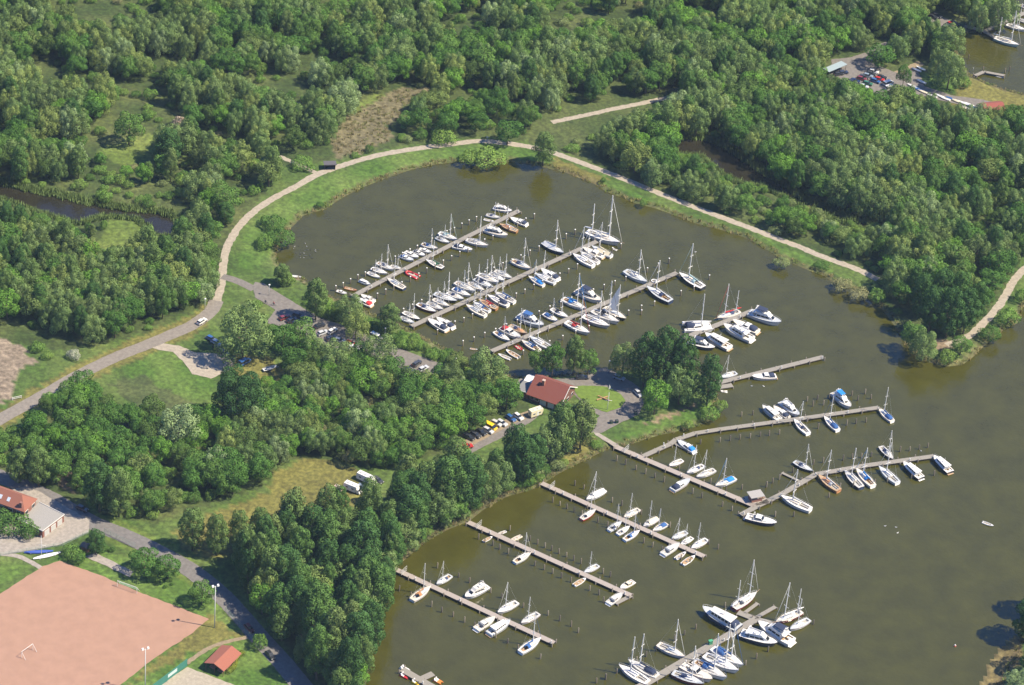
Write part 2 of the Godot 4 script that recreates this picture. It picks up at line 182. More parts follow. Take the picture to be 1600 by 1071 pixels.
const PIERS := [["pier","long weathered wooden pier, topmost in the basin",2.0,[-58.4,-19.0,-24.7,-58.7,-1.6,-85.1],0],
["pier","long weathered wooden pier, middle of the three in the basin",2.0,[-35.9,-3.5,28.2,-68.7],0],
["pier","long weathered wooden pier, lowest of the three in the basin",2.0,[-6.9,7.6,58.1,-52.3],0],
["pier","short wooden pier with white motor yachts right of tall trees",2.2,[60.6,-10.4,86.0,-32.0],0],
["pier","wooden pier with one speedboat beside the dark pointed tree",2.0,[72.4,15.3,110.3,-6.3],0],
["pier","long wooden pier curving out from the green bank",1.9,[47.4,61.2,56.4,53.1,58.5,50.2,64.9,45.7,73.2,42.3,85.1,37.9,103.4,31.2,128.9,21.5],0],
["pier","straight wooden pier leading to the small hut",2.2,[37.9,57.2,85.0,83.4],1],
["pier","bent wooden pier running right from the small hut",2.0,[80.2,88.9,85.6,83.4,93.8,75.9,105.8,63.0,108.6,61.9,122.3,56.0,146.7,47.1],0],
["pier","pinkish plank pier, third from bottom on the left bank",2.0,[13.7,80.9,68.1,112.5],1],
["pier","pinkish plank pier, second from bottom on the left bank",2.0,[-9.3,105.1,44.6,135.5],1],
["pier","pinkish plank pier, lowest on the left bank",2.0,[-31.7,132.0,21.1,161.9],1],
["pier","wooden pier rising from the bottom edge between yachts",2.6,[43.4,184.0,84.4,142.0],0],
["pier","far harbour gangway pier at top right",2.0,[177.7,-257.2,184.8,-255.1,190.1,-249.5],0],
["pier","far harbour pier running off the right edge",2.0,[186.4,-254.9,204.3,-273.4],0],
["pier","tiny jetty with one boat in the far harbour",1.6,[179.2,-216.4,183.1,-220.2,191.4,-218.5],0],
["pier","jetty with red and yellow pedal boats at bottom edge",2.4,[-25.1,180.4,-12.3,189.4],0],
["finger_pier","narrow finger jetty on the angled outer pier",1.0,[94.5,63.5,99.9,67.0],2],
["finger_pier","cross arm at the end of the bottom edge pier",2.4,[79.0,138.9,84.4,141.5,90.5,143.3],2],
["finger_pier","finger jetty beside the red hulled ketch",1.2,[81.0,138.8,85.1,133.6],2],
["finger_pier","empty finger jetty between ketch and white yachts",1.4,[84.6,140.7,90.9,134.4],2],
["finger_pier","short end arm of second left-bank pier",1.4,[44.6,135.2,40.0,139.6],2],
["finger_pier","low float at the root of the nearly empty pier",2.2,[73.3,17.0,77.8,15.2],2],
["finger_pier","dark float beside blue covered boat on curved pier",1.0,[57.7,51.8,63.0,55.6],2],
["finger_pier","small grey float beside the pedal boats",2.2,[-18.5,183.4,-15.6,180.9],2]]
const BOATS := [["M","white","none",-62.3,-21.6,-0.43,4.3,"white motorboat, first from shore, upper side of topmost basin pier","boats moored at the topmost basin pier"],
["O","wood","none",-59.3,-24.2,-0.27,5.0,"varnished wooden small open boat, second from shore, upper side of topmost basin pier","boats moored at the topmost basin pier"],
["T","white","white",-54.7,-28.9,-0.50,5.0,"white trawler yacht with white cover, third from shore, upper side of topmost basin pier","boats moored at the topmost basin pier"],
["S","white","none",-51.8,-34.1,-0.56,5.8,"white sailboat, fourth from shore, upper side of topmost basin pier","boats moored at the topmost basin pier"],
["S","white","none",-50.0,-36.9,-0.45,6.9,"white sailboat, fifth from shore, upper side of topmost basin pier","boats moored at the topmost basin pier"],
["S","white","none",-48.1,-40.1,-0.56,7.8,"white sailboat, sixth from shore, upper side of topmost basin pier","boats moored at the topmost basin pier"],
["S","white","none",-44.1,-40.4,-0.38,5.0,"white sailboat, seventh from shore, upper side of topmost basin pier","boats moored at the topmost basin pier"],
["M","white","blue",-40.8,-46.9,-0.48,6.0,"white motorboat with blue canopy, eighth from shore, upper side of topmost basin pier","boats moored at the topmost basin pier"],
["M","white","none",-39.2,-49.3,-0.58,6.4,"white motorboat, ninth from shore, upper side of topmost basin pier","boats moored at the topmost basin pier"],
["M","white","navy",-36.5,-50.9,-0.61,5.5,"white motorboat with navy canopy, tenth from shore, upper side of topmost basin pier","boats moored at the topmost basin pier"],
["M","white","none",-34.4,-53.0,-0.46,5.3,"white motorboat, eleventh from shore, upper side of topmost basin pier","boats moored at the topmost basin pier"],
["S","white","blue",-33.1,-55.9,-0.36,6.8,"white sailboat with blue cover, twelfth from shore, upper side of topmost basin pier","boats moored at the topmost basin pier"],
["S","cream","none",-28.5,-60.8,-0.50,6.3,"cream sailboat, 13th from shore, upper side of topmost basin pier","boats moored at the topmost basin pier"],
["S","white","teal",-26.8,-63.5,-0.50,8.2,"white sailboat with teal cover, 14th from shore, upper side of topmost basin pier","boats moored at the topmost basin pier"],
["M","white","red",-54.1,-16.3,2.65,7.3,"white motorboat with red canopy, first from shore, lower side of topmost basin pier","boats moored at the topmost basin pier"],
["M","white","none",-53.0,-19.2,2.62,6.0,"white motorboat, second from shore, lower side of topmost basin pier","boats moored at the topmost basin pier"],
["S","navy","none",-43.7,-29.6,2.49,8.8,"navy hulled sailboat, third from shore, lower side of topmost basin pier","boats moored at the topmost basin pier"],
["D","red","none",-38.1,-36.8,2.61,5.9,"red hulled inflatable dinghy, fourth from shore, lower side of topmost basin pier","boats moored at the topmost basin pier"],
["S","black","green",-30.7,-44.5,2.59,8.0,"black hulled sailboat with green cover, fifth from shore, lower side of topmost basin pier","boats moored at the topmost basin pier"],
["M","white","navy",-20.9,-56.5,-0.28,7.7,"white motorboat with navy canopy, sixth from shore, lower side of topmost basin pier","boats moored at the topmost basin pier"],
["S","white","none",-15.8,-60.6,-0.35,9.1,"white sailboat, seventh from shore, lower side of topmost basin pier","boats moored at the topmost basin pier"],
["F","white","none",-9.2,-68.5,-0.40,9.7,"white motor yacht, eighth from shore, lower side of topmost basin pier","boats moored at the topmost basin pier"],
["S","wood","none",-5.2,-73.0,2.66,8.1,"varnished wooden sailboat, ninth from shore, lower side of topmost basin pier","boats moored at the topmost basin pier"],
["M","white","navy",-1.5,-77.8,2.66,7.4,"white motorboat with navy canopy, tenth from shore, lower side of topmost basin pier","boats moored at the topmost basin pier"],
["F","white","none",-7.6,-85.1,-0.27,7.4,"white motor yacht, 17th from shore, upper side of topmost basin pier","boats moored at the topmost basin pier"],
["S","white","none",-10.9,-80.1,-0.26,5.8,"white sailboat, 16th from shore, upper side of topmost basin pier","boats moored at the topmost basin pier"],
["O","white","none",-12.4,-77.4,-0.25,4.2,"white small open boat, 15th from shore, upper side of topmost basin pier","boats moored at the topmost basin pier"],
["S","white","none",-37.6,-7.3,-0.53,6.4,"white sailboat, first from shore, upper side of middle basin pier","boats moored at the middle basin pier"],
["S","navy","none",-36.3,-10.0,-0.57,7.7,"navy hulled sailboat, second from shore, upper side of middle basin pier","boats moored at the middle basin pier"],
["S","maroon","none",-31.3,-15.6,-0.56,8.6,"dark red hulled sailboat, third from shore, upper side of middle basin pier","boats moored at the middle basin pier"],
["S","white","none",-28.4,-17.4,-0.56,7.4,"white sailboat, fourth from shore, upper side of middle basin pier","boats moored at the middle basin pier"],
["S","white","none",-26.3,-19.8,-0.57,7.6,"white sailboat, fifth from shore, upper side of middle basin pier","boats moored at the middle basin pier"],
["S","black","none",-25.0,-23.1,-0.43,9.6,"black hulled sailboat, sixth from shore, upper side of middle basin pier","boats moored at the middle basin pier"],
["S","white","none",-21.6,-25.0,-0.54,7.4,"white sailboat, seventh from shore, upper side of middle basin pier","boats moored at the middle basin pier"],
["S","white","blue",-19.5,-27.5,-0.54,8.1,"white sailboat with blue cover, eighth from shore, upper side of middle basin pier","boats moored at the middle basin pier"],
["S","grey","none",-18.4,-30.9,-0.59,9.5,"grey sailboat, ninth from shore, upper side of middle basin pier","boats moored at the middle basin pier"],
["S","white","none",-14.5,-32.0,-0.61,7.8,"white sailboat, tenth from shore, upper side of middle basin pier","boats moored at the middle basin pier"],
["S","white","navy",-11.8,-34.4,-0.62,9.0,"white sailboat with navy cover, eleventh from shore, upper side of middle basin pier","boats moored at the middle basin pier"],
["S","white","none",-10.4,-37.6,-0.53,9.4,"white sailboat, twelfth from shore, upper side of middle basin pier","boats moored at the middle basin pier"],
["S","white","none",-7.3,-39.4,-0.66,7.3,"white sailboat, 13th from shore, upper side of middle basin pier","boats moored at the middle basin pier"],
["S","white","grey",-5.1,-41.3,-0.58,8.0,"white sailboat with grey cover, 14th from shore, upper side of middle basin pier","boats moored at the middle basin pier"],
["S","white","none",1.1,-48.6,-0.59,9.2,"white sailboat, 15th from shore, upper side of middle basin pier","boats moored at the middle basin pier"],
["S","navy","white",12.3,-61.3,-0.69,10.4,"navy hulled sailboat with white cover, 16th from shore, upper side of middle basin pier","boats moored at the middle basin pier"],
["K","grey","none",30.6,-70.8,-0.47,14.4,"grey two-masted yacht, 15th from shore, lower side of middle basin pier","boats moored at the middle basin pier"],
["M","white","navy",-26.9,-5.7,2.51,9.1,"white motorboat with navy canopy, first from shore, lower side of middle basin pier","boats moored at the middle basin pier"],
["M","white","navy",-24.4,-7.5,2.49,8.4,"white motorboat with navy canopy, second from shore, lower side of middle basin pier","boats moored at the middle basin pier"],
["S","white","none",-14.0,-16.9,2.51,9.5,"white sailboat, third from shore, lower side of middle basin pier","boats moored at the middle basin pier"],
["S","white","blue",-12.1,-19.7,2.50,8.0,"white sailboat with blue cover, fourth from shore, lower side of middle basin pier","boats moored at the middle basin pier"],
["S","wood","red",-10.0,-21.6,2.57,8.6,"varnished wooden sailboat with red cover, fifth from shore, lower side of middle basin pier","boats moored at the middle basin pier"],
["S","white","navy",-6.5,-24.4,2.57,9.6,"white sailboat with navy cover, sixth from shore, lower side of middle basin pier","boats moored at the middle basin pier"],
["S","white","blue",-4.2,-26.8,2.55,9.4,"white sailboat with blue cover, seventh from shore, lower side of middle basin pier","boats moored at the middle basin pier"],
["S","white","brightblue",6.7,-39.2,2.45,7.9,"white sailboat with bright blue cover, eighth from shore, lower side of middle basin pier","boats moored at the middle basin pier"],
["S","white","none",9.8,-41.2,2.59,9.2,"white sailboat, ninth from shore, lower side of middle basin pier","boats moored at the middle basin pier"],
["M","white","navy",11.5,-44.0,2.47,8.6,"white motorboat with navy canopy, tenth from shore, lower side of middle basin pier","boats moored at the middle basin pier"],
["S","white","none",23.3,-55.3,2.47,10.5,"white sailboat, eleventh from shore, lower side of middle basin pier","boats moored at the middle basin pier"],
["S","white","grey",25.5,-57.6,2.45,9.5,"white sailboat with grey cover, twelfth from shore, lower side of middle basin pier","boats moored at the middle basin pier"],
["M","white","none",26.9,-60.8,2.64,9.0,"white motorboat, 13th from shore, lower side of middle basin pier","boats moored at the middle basin pier"],
["S","white","cream",29.9,-62.3,2.53,9.6,"white sailboat with cream cover, 14th from shore, lower side of middle basin pier","boats moored at the middle basin pier"],
["D","grey","none",35.0,-65.3,2.59,2.0,"grey inflatable dinghy, 16th from shore, lower side of middle basin pier","boats moored at the middle basin pier"],
["S","white","blue",-3.6,-2.1,-0.73,8.0,"white sailboat with blue cover, second from shore, upper side of lowest basin pier","boats moored at the lowest basin pier"],
["M","white","red",-0.6,-4.4,-0.70,9.6,"white motorboat with red canopy, third from shore, upper side of lowest basin pier","boats moored at the lowest basin pier"],
["S","wood","none",1.9,-7.0,-0.62,8.2,"varnished wooden sailboat, fourth from shore, upper side of lowest basin pier","boats moored at the lowest basin pier"],
["F","white","blue",6.1,-12.7,-0.51,11.2,"white motor yacht with blue canopy, fifth from shore, upper side of lowest basin pier","boats moored at the lowest basin pier"],
["S","white","blue",13.2,-16.5,-0.68,7.2,"white sailboat with blue cover, sixth from shore, upper side of lowest basin pier","boats moored at the lowest basin pier"],
["S","white","black",16.2,-19.6,-0.65,8.1,"white sailboat with black cover, seventh from shore, upper side of lowest basin pier","boats moored at the lowest basin pier"],
["S","white","brightblue",21.3,-25.9,-0.58,10.8,"white sailboat with bright blue cover, eighth from shore, upper side of lowest basin pier","boats moored at the lowest basin pier"],
["F","white","navy",26.4,-31.7,-0.59,11.5,"white motor yacht with navy canopy, ninth from shore, upper side of lowest basin pier","boats moored at the lowest basin pier"],
["S","white","none",43.2,-46.9,-0.70,11.1,"white sailboat, tenth from shore, upper side of lowest basin pier","boats moored at the lowest basin pier"],
["O","white","none",-2.3,9.5,2.66,5.3,"white small open boat, first from shore, lower side of lowest basin pier","boats moored at the lowest basin pier"],
["O","white","none",0.4,7.4,2.47,6.3,"white small open boat, second from shore, lower side of lowest basin pier","boats moored at the lowest basin pier"],
["D","red","none",2.4,3.0,-0.78,3.5,"red hulled inflatable dinghy, third from shore, lower side of lowest basin pier","boats moored at the lowest basin pier"],
["S","white","blue",6.5,2.0,2.50,8.6,"white sailboat with blue cover, fourth from shore, lower side of lowest basin pier","boats moored at the lowest basin pier"],
["S","white","none",9.7,-0.3,2.51,10.0,"white sailboat, fifth from shore, lower side of lowest basin pier","boats moored at the lowest basin pier"],
["S","white","red",23.0,-11.0,-0.62,11.0,"white sailboat with red cover, sixth from shore, lower side of lowest basin pier","boats moored at the lowest basin pier"],
["S","grey","none",29.5,-16.0,-0.53,11.5,"grey sailboat, seventh from shore, lower side of lowest basin pier","boats moored at the lowest basin pier"],
["S","white","black",32.8,-19.4,-0.59,12.1,"white sailboat with black cover, eighth from shore, lower side of lowest basin pier","boats moored at the lowest basin pier"],
["V","black","none",36.1,-22.1,-0.68,10.5,"black hulled sailboat with hoisted white sail, ninth from shore, lower side of lowest basin pier","boats moored at the lowest basin pier"],
["S","navy","none",51.3,-36.9,2.43,12.3,"navy hulled sailboat, tenth from shore, lower side of lowest basin pier","boats moored at the lowest basin pier"],
["S","black","teal",63.1,-47.6,2.43,12.2,"black hulled sailboat with teal cover, eleventh from shore, lower side of lowest basin pier","boats moored at the lowest basin pier"],
["O","grey","none",-13.1,6.3,-0.13,2.9,"grey small open boat, first from shore, upper side of lowest basin pier","boats moored at the lowest basin pier"],
["C","white","navy",66.0,-18.7,0.18,11.0,"white catamaran with navy canopy, first from shore, upper side of short motorboat pier","boats moored at the short motorboat pier"],
["K","white","red",76.6,-27.4,-2.49,10.5,"white two-masted yacht with red sail covers, second from shore, upper side of short motorboat pier","boats moored at the short motorboat pier"],
["F","white","navy",90.2,-27.1,-0.47,13.0,"white motor yacht with navy canopy, fifth from shore, lower side of short motorboat pier","boats moored at the short motorboat pier"],
["F","navy","navy",67.3,-7.1,-0.34,10.1,"navy hulled motor yacht with navy canopy, first from shore, lower side of short motorboat pier","boats moored at the short motorboat pier"],
["T","white","none",72.6,-10.3,2.47,11.6,"white trawler yacht, second from shore, lower side of short motorboat pier","boats moored at the short motorboat pier"],
["F","white","none",79.9,-16.7,2.54,12.8,"white motor yacht, third from shore, lower side of short motorboat pier","boats moored at the short motorboat pier"],
["M","white","navy",82.7,-21.1,2.60,10.9,"white motorboat with navy canopy, fourth from shore, lower side of short motorboat pier","boats moored at the short motorboat pier"],
["S","white","none",76.3,9.9,-2.53,7.6,"white sailboat, first from shore, upper side of nearly empty pier","boats moored at the nearly empty pier"],
["M","white","navy",89.0,8.9,-2.92,9.0,"white motorboat with navy canopy, second from shore, lower side of nearly empty pier","boats moored at the nearly empty pier"],
["D","white","none",75.1,18.8,-3.14,2.4,"white inflatable dinghy, first from shore, lower side of nearly empty pier","boats moored at the nearly empty pier"],
["T","white","none",91.1,30.1,2.28,9.2,"white trawler yacht, first from shore, upper side of long curved pier","boats moored at the long curved pier"],
["M","grey","navy",94.6,29.0,2.30,7.8,"grey motorboat with navy canopy, second from shore, upper side of long curved pier","boats moored at the long curved pier"],
["F","white","none",97.9,27.2,-0.89,10.0,"white motor yacht, third from shore, upper side of long curved pier","boats moored at the long curved pier"],
["S","white","none",101.4,36.5,2.16,9.1,"white sailboat, second from shore, lower side of long curved pier","boats moored at the long curved pier"],
["S","white","blue",111.8,33.1,2.15,8.9,"white sailboat with blue cover, third from shore, lower side of long curved pier","boats moored at the long curved pier"],
["F","white","brightblue",116.3,19.4,-0.99,10.5,"white motor yacht with bright blue canopy, fourth from shore, upper side of long curved pier","boats moored at the long curved pier"],
["S","white","blue",131.0,25.2,2.17,8.6,"white sailboat with blue cover, fourth from shore, lower side of long curved pier","boats moored at the long curved pier"],
["S","navy","none",101.8,59.3,-0.67,8.1,"navy hulled sailboat, first from shore, upper side of angled outer pier","boats moored at the angled outer pier"],
["S","white","none",98.4,80.1,2.61,11.8,"white sailboat, second from shore, lower side of angled outer pier","boats moored at the angled outer pier"],
["S","wood","none",109.8,67.3,2.33,10.4,"varnished wooden sailboat, third from shore, lower side of angled outer pier","boats moored at the angled outer pier"],
["S","navy","none",118.2,64.0,2.15,10.4,"navy hulled sailboat, fourth from shore, lower side of angled outer pier","boats moored at the angled outer pier"],
["S","white","brightblue",122.2,62.5,2.14,10.6,"white sailboat with bright blue cover, fifth from shore, lower side of angled outer pier","boats moored at the angled outer pier"],
["S","white","none",130.3,59.9,2.23,10.4,"white sailboat, sixth from shore, lower side of angled outer pier","boats moored at the angled outer pier"],
["T","black","none",138.7,56.3,2.22,9.8,"black hulled trawler yacht, seventh from shore, lower side of angled outer pier","boats moored at the angled outer pier"],
["T","black","none",149.1,51.4,2.16,9.8,"black hulled trawler yacht, eighth from shore, lower side of angled outer pier","boats moored at the angled outer pier"],
["S","black","none",130.6,47.7,-1.07,8.4,"black hulled sailboat, second from shore, upper side of angled outer pier","boats moored at the angled outer pier"],
["O","white","none",162.8,81.6,-0.46,4.1,"white small open boat, drifting alone on open water near the right edge","boats moored at the angled outer pier"],
["M","white","brightblue",61.8,53.4,2.41,8.2,"white motorboat with bright blue canopy, first from shore, lower side of long curved pier","boats moored at the long curved pier"],
["S","white","none",58.3,63.4,-2.41,6.5,"white sailboat, first from shore, upper side of hut pier","boats moored at the hut pier"],
["S","white","none",64.9,66.1,-2.39,8.0,"white sailboat, second from shore, upper side of hut pier","boats moored at the hut pier"],
["S","white","none",68.4,68.0,-2.44,8.4,"white sailboat, third from shore, upper side of hut pier","boats moored at the hut pier"],
["S","white","brightblue",75.0,71.9,-2.45,9.1,"white sailboat with bright blue cover, fourth from shore, upper side of hut pier","boats moored at the hut pier"],
["M","white","navy",60.4,75.2,0.82,8.8,"white motorboat with navy canopy, first from shore, lower side of hut pier","boats moored at the hut pier"],
["M","navy","none",87.1,91.0,-0.29,10.7,"navy hulled motorboat, first from shore, lower side of angled outer pier","boats moored at the angled outer pier"],
["S","white","white",31.8,85.0,-2.32,9.1,"white sailboat with white cover, first from shore, upper side of third left-bank pier from bottom","boats moored at the third left-bank pier from bottom"],
["S","red","none",30.0,95.3,0.89,7.6,"red hulled sailboat, first from shore, lower side of third left-bank pier from bottom","boats moored at the third left-bank pier from bottom"],
["S","white","none",43.9,93.0,-2.32,7.5,"white sailboat, second from shore, upper side of third left-bank pier from bottom","boats moored at the third left-bank pier from bottom"],
["S","white","none",38.9,100.2,0.90,6.8,"white sailboat, second from shore, lower side of third left-bank pier from bottom","boats moored at the third left-bank pier from bottom"],
["S","white","none",41.7,102.0,0.88,6.3,"white sailboat, third from shore, lower side of third left-bank pier from bottom","boats moored at the third left-bank pier from bottom"],
["S","white","blue",44.5,104.4,0.83,7.6,"white sailboat with blue cover, fourth from shore, lower side of third left-bank pier from bottom","boats moored at the third left-bank pier from bottom"],
["S","white","cream",50.3,96.9,-2.28,7.4,"white sailboat with cream cover, third from shore, upper side of third left-bank pier from bottom","boats moored at the third left-bank pier from bottom"],
["S","white","blue",53.4,99.1,-2.36,6.9,"white sailboat with blue cover, fourth from shore, upper side of third left-bank pier from bottom","boats moored at the third left-bank pier from bottom"],
["S","white","none",59.7,102.6,-2.39,7.0,"white sailboat, fifth from shore, upper side of third left-bank pier from bottom","boats moored at the third left-bank pier from bottom"],
["S","white","none",62.2,105.1,-2.27,6.1,"white sailboat, sixth from shore, upper side of third left-bank pier from bottom","boats moored at the third left-bank pier from bottom"],
["S","white","none",66.3,106.2,-2.30,8.0,"white sailboat, seventh from shore, upper side of third left-bank pier from bottom","boats moored at the third left-bank pier from bottom"],
["M","white","none",57.3,110.0,0.85,8.3,"white motorboat, fifth from shore, lower side of third left-bank pier from bottom","boats moored at the third left-bank pier from bottom"],
["O","white","none",60.5,112.3,0.87,5.3,"white small open boat, sixth from shore, lower side of third left-bank pier from bottom","boats moored at the third left-bank pier from bottom"],
["O","white","none",63.1,114.5,0.88,6.5,"white small open boat, seventh from shore, lower side of third left-bank pier from bottom","boats moored at the third left-bank pier from bottom"],
["O","white","none",1.9,108.5,-2.46,3.7,"white small open boat, first from shore, upper side of second left-bank pier from bottom","boats moored at the second left-bank pier from bottom"],
["O","white","none",-2.3,112.3,0.78,4.2,"white small open boat, first from shore, lower side of second left-bank pier from bottom","boats moored at the second left-bank pier from bottom"],
["O","cream","none",6.6,110.9,-2.39,5.0,"cream small open boat, second from shore, upper side of second left-bank pier from bottom","boats moored at the second left-bank pier from bottom"],
["S","white","none",9.5,120.7,0.84,8.0,"white sailboat, second from shore, lower side of second left-bank pier from bottom","boats moored at the second left-bank pier from bottom"],
["S","white","none",31.5,123.7,-2.34,6.6,"white sailboat, third from shore, upper side of second left-bank pier from bottom","boats moored at the second left-bank pier from bottom"],
["O","white","none",28.3,130.2,0.83,5.7,"white small open boat, third from shore, lower side of second left-bank pier from bottom","boats moored at the second left-bank pier from bottom"],
["M","cream","none",43.2,130.3,-2.30,6.4,"cream motorboat, fourth from shore, upper side of second left-bank pier from bottom","boats moored at the second left-bank pier from bottom"],
["M","white","none",39.7,137.5,0.90,7.2,"white motorboat, fourth from shore, lower side of second left-bank pier from bottom","boats moored at the second left-bank pier from bottom"],
["S","white","wood",-21.7,143.2,0.93,9.4,"white sailboat with wood cover, first from shore, lower side of lowest left-bank pier","boats moored at the lowest left-bank pier"],
["S","white","none",-15.3,135.6,-2.25,7.0,"white sailboat, first from shore, upper side of lowest left-bank pier","boats moored at the lowest left-bank pier"],
["F","white","none",-4.7,140.5,-2.32,10.0,"white motor yacht, second from shore, upper side of lowest left-bank pier","boats moored at the lowest left-bank pier"],
["S","white","none",5.6,146.8,-2.33,8.9,"white sailboat, third from shore, upper side of lowest left-bank pier","boats moored at the lowest left-bank pier"],
["S","white","none",12.9,151.1,-2.31,8.1,"white sailboat, fourth from shore, upper side of lowest left-bank pier","boats moored at the lowest left-bank pier"],
["M","white","none",-0.7,155.3,0.85,8.7,"white motorboat, second from shore, lower side of lowest left-bank pier","boats moored at the lowest left-bank pier"],
["T","white","none",3.8,156.7,0.84,9.6,"white trawler yacht, third from shore, lower side of lowest left-bank pier","boats moored at the lowest left-bank pier"],
["S","white","blue",13.9,163.9,0.88,9.9,"white sailboat with blue cover, fourth from shore, lower side of lowest left-bank pier","boats moored at the lowest left-bank pier"],
["S","white","none",45.9,173.6,2.51,11.7,"white sailboat, first from shore, upper side of bottom edge pier","boats moored at the bottom edge pier"],
["S","white","navy",48.8,170.5,2.56,11.6,"white sailboat with navy cover, second from shore, upper side of bottom edge pier","boats moored at the bottom edge pier"],
["S","white","none",57.9,161.1,-0.58,10.4,"white sailboat, third from shore, upper side of bottom edge pier","boats moored at the bottom edge pier"],
["T","navy","navy",73.0,143.6,2.53,14.5,"navy hulled trawler yacht with navy cover, fourth from shore, upper side of bottom edge pier","boats moored at the bottom edge pier"],
["F","navy","none",85.4,151.8,-0.36,12.4,"navy hulled motor yacht, sixth from shore, lower side of bottom edge pier","boats moored at the bottom edge pier"],
["F","white","navy",90.2,148.1,2.51,13.5,"white motor yacht with navy canopy, seventh from shore, lower side of bottom edge pier","boats moored at the bottom edge pier"],
["K","maroon","none",81.2,133.3,0.86,11.8,"dark red hulled two-masted yacht, fifth from shore, upper side of bottom edge pier","boats moored at the bottom edge pier"],
["K","maroon","white",94.7,139.8,-2.46,11.1,"dark red hulled two-masted yacht with white sail covers apart from the piers","boats moored at the bottom edge pier"],
["S","white","none",98.2,142.9,-2.37,9.0,"white sailboat apart from the piers","boats moored at the bottom edge pier"],
["S","white","blue",75.5,162.0,-0.67,12.5,"white sailboat with blue cover, fifth from shore, lower side of bottom edge pier","boats moored at the bottom edge pier"],
["S","white","none",73.5,165.3,-0.56,12.9,"white sailboat, fourth from shore, lower side of bottom edge pier","boats moored at the bottom edge pier"],
["S","white","blue",70.0,168.8,-0.62,12.9,"white sailboat with blue cover, third from shore, lower side of bottom edge pier","boats moored at the bottom edge pier"],
["M","white","none",65.9,170.6,-0.60,11.6,"white motorboat, second from shore, lower side of bottom edge pier","boats moored at the bottom edge pier"],
["S","maroon","none",63.2,173.6,-0.45,11.0,"dark red hulled sailboat, first from shore, lower side of bottom edge pier","boats moored at the bottom edge pier"],
["K","teal","none",194.7,-246.7,-0.51,11.4,"pale teal two-masted yacht, first from shore, upper side of far harbour pier","boats moored at the far harbour pier"],
["S","white","none",199.7,-260.0,-0.45,9.1,"white sailboat, first from shore, lower side of far harbour side pier","boats moored at the far harbour side pier"],
["S","white","none",203.5,-266.4,-0.53,6.1,"white sailboat, second from shore, lower side of far harbour side pier","boats moored at the far harbour side pier"],
["S","navy","none",205.2,-279.0,-0.49,6.0,"navy hulled sailboat, first from shore, upper side of far harbour side pier","boats moored at the far harbour side pier"],
["O","white","none",189.6,-218.3,-0.35,3.5,"white small open boat, first from shore, lower side of small far harbour jetty","boats moored at the small far harbour jetty"]]
